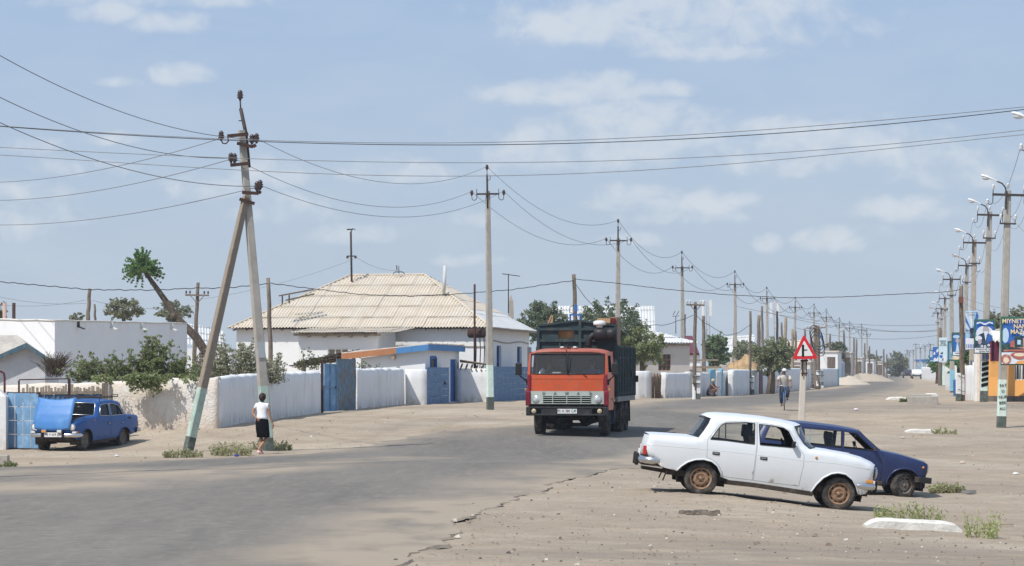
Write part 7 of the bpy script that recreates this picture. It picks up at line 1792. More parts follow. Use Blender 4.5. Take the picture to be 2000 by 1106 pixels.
# posters on the poles
frame_g=pm('green_frame',(.045,.13,.095), var=.1, rough=.5, spec=.35)
def c2(n, c, **k):return pm('print_'+n, c, rough=.55, spec=.25, **{**dict(var=.06, vscale=2), **k})
PB, PW, PD, PK, PSK, PLB=c2('blue',(.035,.13,.42)), c2('white',(.70,.74,.80), blots=[((.30,.45,.68),2,.5,.7,.4)]), c2('dark',(.025,.04,.075), blots=[((.10,.16,.26),3,.5,.65,.7)]), c2('black',(.015,.016,.02)), c2('face',(.40,.385,.40), blots=[((.30,.33,.40),4,.55,.7,.6)]), c2('pale_blue',(.33,.52,.70), blots=[((.60,.72,.82),1.4,.45,.65,.8)])
POR, PRD, PCR, PGD, PNV=c2('orange',(.72,.36,.12)), c2('red_brown',(.42,.13,.10), blots=[((.62,.40,.34),3,.5,.66,.8)]), c2('cream',(.74,.62,.46)), c2('gold',(.80,.62,.30)), c2('navy_green',(.02,.05,.06), blots=[((.06,.12,.10),5,.5,.62,.8)])
def poster(label, x0, y0, x1, y1, Y, base, frame=True, yaw=R(8), th=.05):
 """flat printed board; returns (object, add(poly in 0..1, material, layer))"""
 s_=Y/FOC;W_=(x1-x0)*s_/math.cos(yaw);H_=(y1-y0)*s_
 o=thing('poster', label, 'poster', PT((x0+x1)/2, y1, Y),-yaw, group='printed posters on the lamp poles')
 m=MB();m.box((0,0, H_/2),(W_, th, H_));pn=m.build('board', base, o)
 if frame:
  m=MB();f=.07
  for a, b in(((-W_/2,0),(W_/2,0)),((-W_/2, H_),(W_/2, H_))):m.bar((a[0]-f/2,0, a[1]),(b[0]+f/2,0, b[1]), f, th+.05)
  for x in(-W_/2, W_/2):m.bar((x,0,0),(x,0, H_), f, th+.046)
  m.build('frame', frame_g, o)
 cnt=[0]
 def add(nm, poly, mat):
  cnt[0]+=1;y=-th/2-.004*cnt[0];m=MB();pts=[((u-.5)*W_, y, v*H_)for u, v in poly];m.prism([(p[0], p[2])for p in pts], y-.002, y+.002, lambda a, b, h:(a, h, b));m.build(nm, mat, pn)
 def txt(t, u, v, size, mat, sx=1.0):
  cnt[0]+=1;text_mesh(t, size, mat, 'writing', pn,((u-.5)*W_,-th/2-.004*cnt[0]-.004, v*H_),(R(90),0,0),.002, sx=sx)
 return o, add, txt, W_, H_
def circ(u, v, r, asp=1.0, n=18):return[(u+r*math.cos(2*PI*i/n), v+r*asp*math.sin(2*PI*i/n))for i in range(n)]
o, add, txt, W_, H_=poster('big green-framed poster with yellow lettering, red harvester and bread bowls at the right edge',1957,621,2030,711,97.4, PB)
asp=W_/H_
add('cloud', circ(.10,.62,.09,2.2*asp), PLB);add('cloud', circ(.62,.66,.15,.5*asp), PLB)
add('printed_field',[(0,.26),(1,.26),(1,.40),(.55,.42),(.3,.40),(.16,.46),(0,.40)], PNV)
add('printed_harvester',[(.22,.37),(.24,.50),(.38,.51),(.40,.56),(.62,.56),(.64,.50),(.90,.50),(.92,.36),(.6,.33)], PRD);add('printed_cab',[(.34,.36),(.34,.60),(.56,.60),(.56,.36)], PNV);add('printed_cab_glass',[(.41,.42),(.41,.52),(.50,.52),(.50,.42)], PLB)
add('printed_table',[(0,0),(1,0),(1,.25),(0,.25)], PW);add('printed_header',[(.05,.27),(.95,.27),(.95,.32),(.05,.31)], PRD)
add('printed_bread', circ(.12,.10,.135, asp*1.0), PRD);add('printed_bread_middle', circ(.12,.08,.075, asp), PCR);add('printed_loaf',[(.34,.0),(.42,.06),(.7,.09),(1,.10),(1,0)], POR)
add('printed_bowl',[(.22,.20),(.30,.14),(.42,.10),(.52,.10),(.66,.14),(.74,.20),(.66,.24),(.46,.255),(.3,.24)], PRD);add('printed_bowl_inside', circ(.47,.20,.15,.32*asp), PCR)
yel=c2('yellow',(.86,.66,.34))
s_=.155
txt('MIYNETTIN',.40,.925,.235, yel,.92);txt('NANI',.50,.81,.235, yel,.95);txt('MAZALI',.50,.695,.235, yel,.95)
o, add, txt, W_, H_=poster('green-framed blue poster of an old bearded man and a child in a white cap',1904,626,1942,689,121.4, PLB)
asp=W_/H_
add('printed_sky',[(0,.62),(1,.62),(1,1),(0,1)], PB);add('printed_glow', circ(.5,.62,.42,.5), PW)
add('printed_coat',[(.04,.16),(.06,.46),(.22,.56),(.45,.62),(.62,.62),(.84,.54),(.90,.40),(.94,.16)], PD);add('printed_lapel',[(.62,.60),(.82,.53),(.88,.36),(.60,.30)], PB);add('printed_shirt',[(.47,.62),(.63,.60),(.55,.36)], PW)
add('printed_head', circ(.56,.71,.155, asp*1.35), PSK);add('printed_beard',[(.46,.66),(.68,.66),(.64,.57),(.55,.53),(.49,.58)], PW);add('printed_cap', circ(.2,.44,.17, asp*.85), PW);add('printed_child_face',[(.16,.40),(.34,.42),(.36,.32),(.28,.24),(.18,.28)], PSK);add('printed_child_coat',[(0,.16),(.02,.34),(.16,.30),(.30,.22),(.36,.16)], PD)
for u, v in((.52,.19),(.70,.23),(.84,.17),(.36,.20)):add('printed_flower', circ(u, v,.065, asp), PW);add('printed_flower_eye', circ(u, v,.022, asp), PD)
add('printed_ribbon',[(.10,.88),(.28,.92),(.46,.86),(.56,.86),(.74,.92),(.92,.88),(.9,.93),(.74,.96),(.55,.91),(.47,.91),(.28,.96),(.1,.93)], PW)
add('caption',[(.0,.0),(1,0),(1,.145),(0,.145)], c2('caption_white',(.76,.78,.80)))
txt("O'LASKAR BIZ NANIT,",.5,.105,.085, PK,1.0);txt('QONSI TENIT',.5,.04,.085, PK,1.0)
o, add, txt, W_, H_=poster('tall unframed pale blue poster with sun rays and a globe monument',1886,607,1911,684,134, PLB, frame=False)
asp=W_/H_
for k in range(9):
 a=PI*(.02+k*.12);b_=a+.16;q_=[]
 for ang in(a, b_):
  r_=3.0;x, y=.5+math.cos(ang)*r_,.45+math.sin(ang)*r_*asp;t=min((1-.5)/abs(math.cos(ang))if math.cos(ang)else 9,(.98-.45)/(math.sin(ang)*asp+1e-6));q_.append((.5+math.cos(ang)*t,.45+math.sin(ang)*t*asp))
 add('printed_ray',[(.5,.45)]+q_, PW if k%2==0 else PB)
add('printed_globe', circ(.50,.50,.20, asp), PD);add('printed_plinth',[(.32,.30),(.68,.30),(.62,.44),(.38,.44)], PD);add('printed_building',[(0,.02),(1,.02),(1,.28),(0,.31)], PW)
for k in range(7):add('printed_column',[(.06+.13*k,.05),(.12+.13*k,.05),(.12+.13*k,.15),(.06+.13*k,.15)], PB)
txt('QARAQALPAQSTAN',.5,.945,.075, PK,.9);txt('GULLEN!',.5,.89,.075, PK,.9)
o, add, txt, W_, H_=poster('small green-framed blue poster of a globe on a column, half behind the wooden pole',1860,651,1886,694,150, PB)
asp=W_/H_
add('printed_cloud', circ(.3,.84,.25,.3), PLB);add('printed_monument',[(.26,.16),(.34,.56),(.44,.56),(.52,.16)], PLB);add('printed_globe', circ(.40,.66,.16, asp), PSK);add('caption',[(0,0),(1,0),(1,.15),(0,.15)], PW);txt("O'ZBEKSTAN",.5,.085,.08, PK)
o, add, txt, W_, H_=poster('blue poster with a yellow swirl below the small globe poster',1852,668,1876,704,165, c2('mid_blue',(.14,.30,.48)))
add('printed_swirl',[(.30,.95),(.5,.9),(.42,.6),(.46,.35),(.7,.2),(1,.22),(1,.08),(.6,.05),(.3,.2),(.2,.5)], PCR);add('printed_swirl',[(.05,.12),(.5,.04),(.9,.05),(.5,.1)], PGD)
o, add, txt, W_, H_=poster('tall pale poster with small blue pictures among the far lamp poles',1834,659.5,1849.5,708,240, c2('pale',(.56,.70,.76)), frame=False)
for i, q_ in enumerate((([(.2,.38),(.5,.42),(.5,.34),(.2,.33)], PD),([(.05,.28),(.45,.30),(.42,.16),(.1,.2)], PB),([(.5,.02),(.95,.05),(.95,.26),(.6,.3)], PW),([(.4,.12),(.55,.18),(.55,.08),(.4,.06)], PD),([(.0,.02),(.35,.03),(.3,.14),(.0,.15)], PW))):add('printed_picture', *q_)
txt('BARSHE',.5,.86,.17, PK);txt('BIRGE',.5,.78,.17, PK);txt('JASAYMIZ',.5,.70,.15, PK)
o, add, txt, W_, H_=poster('blue and white poster left of the tall pale poster',1822,678,1834,707,262, PB, frame=False)
for q_ in([(.05,.1),(.3,.3),(.6,.2),(.9,.4),(.9,.05),(.1,.02)],[(.1,.6),(.35,.7),(.4,.5),(.15,.45)],[(.55,.78),(.9,.92),(.95,.7),(.6,.62)]):add('printed_picture', q_, PW)
o, add, txt, W_, H_=poster('smallest far poster with pink and blue print',1815.5,685,1822,707,285, PLB)
add('printed_picture', circ(.6,.72,.25,.4), c2('pink',(.72,.38,.45)));add('printed_picture',[(.1,.1),(.9,.2),(.8,.45),(.1,.4)], PB)
# orange building and walls on the right
ob=thing('orange_building', 'orange plastered building with striped entrance awning at the right edge', 'building', ON(24,125));O=ob.location
m=MB();p0=Vector((.1862*124,124,0));p1=Vector((.235*121,121,0));zt=3.15
orangew=pm('orange_plaster',(.76,.385,.125), var=.05, vscale=1.5, rough=.9, spec=.1, blots=[((.50,.27,.10),3,.55,.75,.5,(1,1,.3))])
kx=lambda px:((px/1.0-CX)/FOC)
def sfrom(px):k=kx(px);d=(p1-p0).normalized();return(k*p0.y-p0.x)/(d.x-k*d.y)
hole=(sfrom(1981.5), sfrom(2012), CAMZ-(743-HY)*122/FOC-O.z, CAMZ-(690-HY)*122/FOC-O.z)
rr_=lambda p, z:(p.x-O.x, p.y-O.y, z)
wallface(m, rr_(p0,0), rr_(p1,0),.22, zt,[hole], inward=(0,1,0));p2=p0+Vector((2.2,12,0));wallface(m, rr_(p2,0), rr_(p0,0),.0, zt,(), inward=(1,0,0));p3=p1+Vector((2,12,0))
m.add([rr_(p0, zt), rr_(p1, zt), rr_(p3, zt), rr_(p2, zt)],[(0,1,2,3)], False);m.build('walls', orangew, ob)
m=MB();m.bar(rr_(p0+Vector((-.03,-.03,0)),.08), rr_(p1+Vector((0,-.03,0)),.08),.14,.36);m.build('plinth', pm('dark_plinth',(.14,.12,.10), var=.3, vscale=4, rough=.95), ob)
m=MB();a, b, c, e=hole;d=(p1-p0).normalized();q0=Vector(rr_(p0,0))+Vector((0,.12,0))
for f in(0,.5,1):m.bar(q0+d*(a+(b-a)*f)+zz(c), q0+d*(a+(b-a)*f)+zz(e),.09)
for z in(c, e):m.bar(q0+d*a+zz(z), q0+d*b+zz(z),.09)
wo=m.build('window', M('whitepaint'), ob)
m=MB();q_=q0+Vector((0,.03,0));m.add([q_+d*a+zz(c), q_+d*b+zz(c), q_+d*b+zz(e), q_+d*a+zz(e)],[(0,1,2,3)], False);m.build('pane', MATS['dark_pane'], wo)
m=MB()
for k in range(5):x=a+(b-a)*(.12+.19*k);m.tube([q0+d*x+zz(c)-Vector((0,.08,0)), q0+d*x+zz(e)-Vector((0,.08,0))],.016,5)
m.build('window_bars', M('whiteceramic'), wo)
aw=thing('awning', 'small white scalloped awning over a maroon striped porch beside the orange building', 'awning', PT(1950,690,119));O=aw.location
m=MB();vs=[];n=24;W_=30*119/FOC
for j,(y, z)in enumerate(((0,1.05),(-.6,.72),(-.62,.55))):
 for i in range(n+1):x=-W_/2+W_*i/n;vs.append((x, y+.02*math.cos(i*2.1), z+(.05*math.cos(i*2*PI/6)if j else 0)))
m.add(vs,[(j*(n+1)+i, j*(n+1)+i+1,(j+1)*(n+1)+i+1,(j+1)*(n+1)+i)for j in range(2)for i in range(n)], True);m.build('canopy', M('whitepaint'), aw)
m=MB();mar=pm('maroon_slats',(.13,.018,.05), var=.15, rough=.6);m.box((0,.10,.10),(W_,.05,.95));
m.build('slat_screen', mar, aw);m=MB()
for x in(-.25,.05,.32):m.box((x,.06,.10),(.05,.04,.95))
m.build('screen_posts', M('black'), aw);m=MB();m.box((0,.12,-.75),(W_,.05,.72));m.build('panel', orangew, aw)
def rwall(label, pts, ztop, mat='whitewash', th=.25, seed=0.0, cat='wall', name='wall'):
 out=[]
 for(a, b)in zip(pts[:-1], pts[1:]):out.append(wall(label, at(*a), at(*b), ztop, ztop, th, M(mat)if isinstance(mat, str)else mat, cat, name, seed=seed, wob=.02, step=.6))
 return out
rwall('white gate pier beside the striped lamp pole and the orange building',[((1905),125.5),((1916),125.5)],3.6, 'whitepaint',.4, cat='pier', name='gate_pier')
rwall('white wall between the sky blue lamp poles and the gate pier',[(1882,131),(1904,128)],1.75, 'whitewash')
rwall('thin white gate column standing left of the gate pier',[(1900.5,128.5),(1903.5,128.5)],1.9, 'whitepaint',.2, cat='pier', name='gate_pier')
rwall('blue sheet-metal gate between the far lamp poles and the dark wooden pole',[(1862,150),(1881,146)],1.0, M('brightblue'),.08, cat='gate', name='metal_gate')
rwall('white wall behind the tall pale poster, left of the blue gate',[(1846,205),(1862,180)],1.9, 'whitewash')
rwall('long far white wall with blue strips beside the far road',[(1800,420),(1845,320)],2.1, 'whitewash')
rwall('pale blue panel fence in the far white wall',[(1822,365),(1830,350)],2.2, M('skyblue'),.3, cat='fence', name='metal_fence')
for i,(x0, x1, y0, Y, lb)in enumerate(((1789,1800,705,640, 'tiny far stall with blue and white sign behind the white off-road car'),(1801,1814,704,600, 'tiny far stall with pale blue front and blue roof edge'),(1815,1826,706,520, 'tiny far kiosk with white boards below the smallest poster'))):
 s_=Y/FOC;o=thing('roadside_stall', lb, 'stall', ON(*at((x0+x1)/2, Y)));w_=(x1-x0)*s_;h_=(736-y0)*s_;m=MB();m.box((0,1, h_/2),(w_,2, h_));m.build('walls', M('whitewash')if i!=1 else c2('stall_pale',(.40,.55,.66)), o);m=MB();m.box((0,.9, h_+.1),(w_*1.1,2.4,.5));m.build('roof', M('brightblue'), o)
 m=MB();m.box((0,-.05, h_*.6),(w_*.8,.1, h_*.35));m.build('sign_board', c2('stall_board',(.20,.36,.50), var=.3, vscale=1.0, blots=[((.7,.7,.7),.9,.5,.6,.9)]), o)
 # warning sign
sg=thing('warning_sign', 'red-bordered triangular warning sign on a short cream concrete post', 'traffic sign', ONP(1564,87.0));O=sg.location
H=(846-701)*87/FOC
m=pole_mesh(H,.22,.19,[(H,0)]);m.v=[(x+.10*z/H, y, z)for x, y, z in m.v];m.build('post', pm('cream_post',(.60,.545,.47), var=.06, vscale=4, rough=.95, bump=(30,.5,.02), blots=[((.20,.10,.07),14,.68,.74,.8)]), sg)
zc=[PT(x, y,86.75)-O for x, y in((1547,702),(1598,701),(1570,653))]
def tri(s, y):
 c=sum(zc, Vector())/3;q_=[]
 P=[c+(p-c)*s for p in zc]
 for i in range(3):
  a, b, d=P[i-1], P[i], P[(i+1)%3]
  for t in np.linspace(0,1,5):u1=b+(a-b)*.085;u2=b+(d-b)*.085;q_.append((u1*(1-t)**2+b*2*t*(1-t)+u2*t*t))
 return[(p.x, p.z)for p in q_]
yb_=zc[0].y
m=MB();m.prism(tri(1.0,0), yb_+.012, yb_-.012, lambda a, b, h:(a, h, b));m.build('border', pm('sign_red',(.62,.022,.03), rough=.45, spec=.35, var=.06, vscale=3, blots=[((.62,.35,.3),8,.66,.74,.5)]), sg)
m=MB();m.prism(tri(.63,0), yb_-.013, yb_-.018, lambda a, b, h:(a, h, b));m.build('face', pm('sign_white',(.72,.74,.72), rough=.5, var=.05, vscale=3, blots=[((.62,.50,.30),9,.62,.7,.7)]), sg)
c=PT(1568.5,685,86.7)-O;m=MB();m.box((c.x, yb_-.021, c.z),(.075,.004,.40));m.box((c.x+.085, yb_-.021, c.z+.02),(.12,.004,.035));m.build('symbol', M('black'), sg)
m=MB();m.bar((.04,-.13, H-.55),(.06,-.13, H+.15),.04,.02);m.bar((.17,-.13, H-.55),(.19,-.13, H+.15),.03,.02);m.bar((-.02,-.10, H-.02),(.24,-.10, H-.02),.03,.06);m.bar((-.0,-.10, H-.45),(.22,-.10, H-.45),.03,.04);m.build('bracket', M('rust'), sg)
# kerb stones and blocks
def slab(label, x0, x1, ytop, ybot, h, mat='stonecap', dp=.55, cat='kerb', taper=.25, tilt=0.0):
 p=G((x0+x1)/2, ybot);w_=(x1-x0)*p.y/FOC;m=MB();n=14;vs=[]
 for i in range(n+1):
  t=i/n;x=-w_/2+w_*t;e=min(1, min(t,1-t)/taper);e=math.sin(e*PI/2)**.8;hh=h*(.25+.75*e)+.012*fbm(t*5, x0*.1,1.5,3);g=zg(p.x+x, p.y)-p.z+tilt*(t-.5)
  for(yy_, zz_)in((0,-.2),(0.02, hh*.75),(dp*.2, hh),(dp*.8, hh),(dp, hh*.6),(dp,-.2)):vs.append((x, yy_+.02*fbm(t*4, yy_,2.0,2), g+zz_))
 m.add(vs,[(i*6+j,(i+1)*6+j,(i+1)*6+j+1, i*6+j+1)for i in range(n)for j in range(5)], False);m.f+=[tuple(range(6)), tuple(range(n*6, n*6+6))];m.m+=[0,0];m.s+=[False, False]
 o=m.build('kerb_stone', M(mat), None, p);return tag(o, label, cat, 'white kerb stones half buried in the dirt')
slab('big rounded white kerb stone in the right foreground beneath the feathery weeds',1692,1880,1018,1036,.15, dp=.42, taper=.16)
slab('flat white kerb stone right of the dark blue estate car',1770,1836,838,846,.13, dp=.6)
slab('small white kerb slab left of the big concrete block on the far roadside',1735,1776,776,782,.16, dp=1.2)
slab('small white kerb slab behind the big concrete block',1810,1834,768,774,.17, dp=1.2)
p=G(1806,790);m=MB();w_=53*p.y/FOC;m.bbox((0,.6,.17),(w_,1.3,.42),.05);m.bbox((-.1,.75,.41),(w_*.7,1.2,.10),.04);o=m.build('concrete_block', M('concrete'), None, p);tag(o, 'large pale concrete block with whitened top on the far roadside', 'block')
m=MB();p=G(1870,962);m.bar((-.10,.6,-.02),(.25,-.55,.04),.16,.08);m.bar((-.15,.65,-.05),(-.45,1.5,-.03),.16,.08);tag(m.build('buried_pipe', pm('grey_pipe',(.24,.24,.235), var=.1, rough=.9), None, p), 'grey half-buried kerb edge sticking out of the dirt beyond the estate car', 'kerb')
m=MB();rg=random.Random(21)
for i in range(3600):
 px, py=rg.uniform(-40,2040), rg.choice((rg.uniform(800,1100), rg.uniform(880,1110), rg.uniform(780,880)))
 p=G(px, py);X, Y=p.x, p.y
 onroad=float(ri(RL, Y))+.6<X<float(ri(RR, Y))-.5
 if onroad and rg.random()<.95:continue
 r_=abs(rg.gauss(0,.011))+.006
 if rg.random()<.03:r_*=2.2
 vs=[(p.x+r_*rg.uniform(.6,1.2)*a, p.y+r_*rg.uniform(.6,1.2)*b, p.z+.01+r_*c*rg.uniform(.4,.8))for a, b, c in((-1,-.6,-.5),(1,-.8,-.5),(.9,.8,-.5),(-.8,.9,-.5),(-.5,-.4,.8),(.6,-.4,.9),(.4,.5,.9),(-.5,.5,.7))]
 m.mi=rg.choice((0,0,0,0,0,1,1,0,0,2));m.hexa(vs)
o=m.build('pebbles',[pm('stone_brown',(.25,.20,.155), var=.2, rnd=False), pm('stone_dark',(.11,.10,.09), var=.2, rnd=False), pm('stone_pale',(.55,.52,.47), var=.1, rnd=False)]);tag(o, kind='stuff')
for lb, px, py, c, sz in(('white crumpled paper beside the weeds at the foot of the green pole',533,878,(.78,.78,.78),.10),('small blue litter scrap at the road edge by the weeds',462,892,(.03,.06,.25),.07),('white litter scrap on the sand right of the blue saloon',228,892,(.75,.75,.75),.06),('pale stone lying on the dirt right of the estate car',1880,906,(.55,.45,.36),.09),('white stone lying on the dirt at the right edge',1984,928,(.66,.64,.58),.09),('pale stone on the dirt at the far right near the kerb',1763,857,(.50,.44,.38),.08),('small pink-white paper scrap on the dirt beside the sign post',1672,802,(.68,.60,.64),.12)):
 p=G(px, py);m=MB();ell(m,(0,0, sz*.35),(sz, sz*.8, sz*.5),7,4);o=m.build('litter', pm('litter_%d'%px, c, var=.1), None, p)
 for q_ in o.data.polygons:q_.use_smooth=False
 tag(o, lb, 'litter')
m=MB();p=G(1352,1003);rg=random.Random(3)
for k in range(26):q_=Vector((rg.gauss(0,.16), rg.gauss(0,.1),.0));s=rg.uniform(.03,.075);m.hexa([(q_.x+s*a*rg.uniform(.7,1.3), q_.y+s*b*rg.uniform(.7,1.3), q_.z+s*c*.8)for a, b, c in((-1,-1,-.6),(1,-1,-.6),(1,1,-.6),(-1,1,-.6),(-.6,-.6,.9),(.7,-.5,.9),(.5,.6,.9),(-.6,.6,.8))])
tag(m.build('asphalt_lump', pm('lump_grey',(.16,.135,.11), var=.3, vscale=8, rough=.97), None, p), 'broken lump of asphalt lying in the dirt before the white saloon', 'rubble')
m=MB();m.bar((-.22,0,.015),(.24,.03,.02),.035,.02);tag(m.build('stick', M('greywood'), None, G(1950,1027)), 'small dry stick lying on the dirt at the lower right', 'stick')
# houses and walls beyond the truck
def box_house(name, label, cat, px0, px1, ytop, Y, depth, mat, roofm=None, parapet=.0):
 o=thing(name, label, cat, ON(*at((px0+px1)/2, Y)));s_=Y/FOC;w_=(px1-px0)*s_;zt=CAMZ-(ytop-HY)*s_-o.location.z;m=MB()
 e=ES;d=DS;a=-e*w_/2
 pbox(m,(a.x, a.y), e, d, w_, depth,-.5, zt);m.build('walls', mat, o)
 m=MB();b=a-e*.12-d*.15;pbox(m,(b.x, b.y), e, d, w_+.24, depth+.3, zt+.003, zt+.16);m.build('roof', roofm or M('adobe'), o);return o, w_, zt
h=thing('plastered_house', 'grey-plastered house with pale corrugated roof and brown window right of the truck', 'house', ON(*at(1290,158)));O=h.location
wl=pm('bare_plaster',(.55,.51,.47), var=.05, vscale=1.2, rough=.95, blots=[((.42,.37,.32),1.6,.56,.72,.6)])
A=Vector((*at(1180,158),0));Bc=Vector((*at(1347,160),0));m=MB()
d=(Bc-A).normalized();Lw=(Bc-A).length;n_=Vector((-d.y, d.x,0));zE=CAMZ-(671-HY)*159/FOC-O.z
sx=lambda px:(((px-CX)/FOC)*A.y-A.x)/(d.x-((px-CX)/FOC)*d.y)
hole=(sx(1286), sx(1310), CAMZ-(724-HY)*159/FOC-O.z, CAMZ-(692-HY)*159/FOC-O.z)
rl=lambda p, z:Vector((p.x-O.x, p.y-O.y, z))
wallface(m, rl(A,0), rl(Bc,0),-.5, zE,[hole], inward=n_);wallface(m, rl(Bc,0), rl(Bc+n_*9,0),-.5, zE,(), inward=-d);wallface(m, rl(A+n_*9,0), rl(A,0),-.5, zE,(), inward=d);m.build('walls', wl, h)
m=MB();a, b, c, e=hole;p0=rl(A+d*a+n_*.10,0)
for f in(0,.33,.66,1):m.bar(p0+d*(b-a)*f+zz(c), p0+d*(b-a)*f+zz(e),.08)
for z in(c, c+(e-c)*.33, c+(e-c)*.66, e):m.bar(p0+zz(z), p0+d*(b-a)+zz(z),.08)
wo=m.build('window', pm('brown_frame',(.23,.12,.06), var=.15, rough=.8), h);m=MB();q_=p0+n_*.03;m.add([q_+zz(c), q_+d*(b-a)+zz(c), q_+d*(b-a)+zz(e), q_+zz(e)],[(0,1,2,3)], False);m.build('pane', MATS['dark_pane'], wo)
m=MB();e0=rl(A-d*.4-n_*.4, zE+.02);LL_=Lw+1.0;rise=(671-632)*161/FOC;run=5.0;up=(n_*run+Vector((0,0, rise)));sl_=up.length
corr(m, e0, d, up, LL_, lambda s:sl_*min(1, max(0,(LL_-s)/3.0)), seed=31, period=.2, amp=.03, sub=5);e1=rl(Bc+d*.6-n_*.4, zE+.02)
corr(m, e1, n_,-d*3.0+Vector((0,0, rise)),10, lambda s:math.hypot(3, rise)*max(0, min(1, s/5,(10-s)/5)), seed=32, period=.2, amp=.03, sub=5);m.build('roof', M('greyslate'), h)
m=MB();m.bar(rl(A-n_*.1, zE-.08), rl(Bc-n_*.1, zE-.08),.12,.1);m.build('eaves_board', M('greywood'), h)
h=thing('tall_roofed_house', 'house with steep white corrugated roof behind the trees beyond the truck', 'house', ON(*at(1180,172)));O=h.location
m=MB();e0=PT(1076,650,170)-O;e1=PT(1280,650,170)-O;r0=PT(1076,598,172.0)-O;corr(m, e0, e1-e0, r0-e0,(e1-e0).length, lambda s:(r0-e0).length, seed=33, period=.2, amp=.03, sub=5, course=1.2)
m.build('roof', M('greyslate'), h);m=MB();pbox(m,(e0.x+.1, e0.y+.3),(1,0,0),(0,1,0),(e1-e0).length-.2,4,-.6, e0.z-.05)
m.hexa([tuple(e0+Vector((.05,.15,0))), tuple(e1+Vector((-.05,.15,0))), tuple(e1+Vector((-.05,4,0))), tuple(e0+Vector((.05,4,0))), tuple(r0+Vector((.05,.05,-.1))), tuple(r0+(e1-e0)+Vector((-.05,.05,-.1))), tuple(r0+(e1-e0)+Vector((-.05,.3,-.1))), tuple(r0+Vector((.05,.3,-.1)))]);m.build('walls', M('housewash'), h)
W8=lambda lb, a, b, hgt, mat='whitewash', th=.3, cat='wall', name='wall', **k:wall(lb, at(*a), at(*b), hgt, hgt, th, M(mat)if isinstance(mat, str)else mat, cat, name, wob=.02, step=.5, **k)
W8('short white wall just right of the truck tail',(1238,140.5),(1272,141),1.50, seed=31.)
W8('white lit wall end between the reed fence and the long wall',(1291,141.8),(1302,141.8),1.42, seed=32.)
W8('white wall in shade between the lit wall end and the T-shaped pole',(1302,142),(1350,147.5),1.40, seed=33.)
W8('grey pilaster-like wall piece behind the T-shaped pole',(1345,147),(1352,147.4),1.48, 'stonecap', seed=34., cat='pier', name='pier')
W8('white wall between the T-shaped pole and the squatting woman',(1353,148.2),(1387,152),1.42, seed=35.)
W8('pale blue door panel in the white wall behind the squatting woman',(1387,152.2),(1398,153.2),1.62, M('skyblue'),.12, 'gate', 'metal_gate')
W8('white wall between the pale blue door and the blue post',(1399,153.4),(1409,154.6),1.50, seed=36.)
W8('narrow pale blue gate post in the white wall',(1409,154.7),(1412.5,155),1.66, M('skyblue'),.2, 'post', 'gate_post')
W8('white wall right of the narrow blue post',(1413,155.2),(1422,156.2),1.50, seed=37.)
W8('bright sunlit white gate pier left of the grey shaded wall',(1422,155.5),(1433,155.5),1.56, 'whitepaint',.6, 'pier', 'gate_pier', seed=38.)
W8('grey shaded white wall in front of the straw heap',(1433,156),(1482,167.5),1.60, seed=39.)
W8('maroon metal gate in the white wall beside the roadside tree',(1482,168),(1490,170),1.62, pm('maroon_gate',(.12,.035,.05), var=.15, rough=.6),.1, 'gate', 'metal_gate')
W8('white wall behind the roadside tree, right of the maroon gate',(1490,170.2),(1507,175),1.62, seed=40.)
W8('long rough white wall behind the cyclist',(1508,176),(1582,212),1.72, seed=41.)
W8('far white wall behind the far walking person',(1600,235),(1636,262),1.75, seed=42.)
W8('blue-edged end panel of the far white wall',(1636,262),(1639,264),1.75, M('skyblue'),.3, 'pier', 'pier')
W8('bluish far wall piece beyond the far white wall',(1641,300),(1650,315),2.6, pm('bluish_wall',(.45,.50,.58), var=.05),.3, seed=43.)
rf_=thing('reed_fence', 'brown reed fence panel between the white walls right of the truck', 'fence', ON(*at(1273,141)));m=MB();rg=random.Random(8);A=Vector((*at(1273,141),0));Bc=Vector((*at(1291,141.5),0))
for i in range(60):t=rg.random();p=(A+(Bc-A)*t)-rf_.location;hgt=rg.uniform(1.1,1.4);m.tube([(p.x, p.y+rg.uniform(-.04,.04),-.1),(p.x+rg.gauss(0,.03), p.y, hgt)],.016,4)
m.build('reeds', pm('reed_brown',(.14,.10,.065), var=.3, vscale=8, rough=.95), rf_);m=MB();b=Bc-A;m.bar((0,-.05,.9),(b.x, b.y-.05,.9),.04);m.bar((0,-.05,.3),(b.x, b.y-.05,.3),.04);m.build('rails', M('wood'), rf_)
h=thing('mud_shed', 'low mud-roofed shed behind the white wall, right of the brown window', 'shed', ON(*at(1395,158)));O=h.location
m=MB();P=[PT(1327,723,161)-O, PT(1455,733,169)-O, PT(1430,716,178)-O, PT(1325,716,170)-O];m.hexa([tuple(v+Vector((0,0,-.28)))for v in P]+[tuple(v)for v in P]);m.build('roof', pm('mud_roof_brown',(.33,.275,.22), var=.25, vscale=2.5, rough=.97, bump=(8,.9,.06)), h)
m=MB();pbox(m,(P[0].x+.3, P[0].y+.3),(1,.1,0),(-.1,1,0),3.4,5,-.6, P[1].z-.3);m.build('walls', M('adobe'), h)
m=MB();p=PT(1346,704,150)-O;m.bar(p, p+Vector((1.7,.3,.02)),.10);m.bar(p+Vector((.2,0,-.4)), p+Vector((1.9,.3,-.4)),.12);m.build('beams', M('greywood'), h)
h=thing('maroon_roof_house', 'small house with maroon metal roof seen between the tall pole and the T-shaped pole', 'house', ON(*at(1348,200)));O=h.location
m=MB();P=[PT(1336,690,200), PT(1366,690,200), PT(1352,656,206), PT(1334,656,206)];P=[p-O for p in P];m.hexa([tuple(v+Vector((0,.1,-.15)))for v in P]+[tuple(v)for v in P]);m.build('roof', pm('maroon_sheet',(.14,.025,.045), var=.12, rough=.5, spec=.3), h)
m=MB();pbox(m,(P[0].x, P[0].y+.4),(1,0,0),(0,1,0),1.3,3,-.5, P[0].z-.1);m.build('walls', M('housewash'), h)
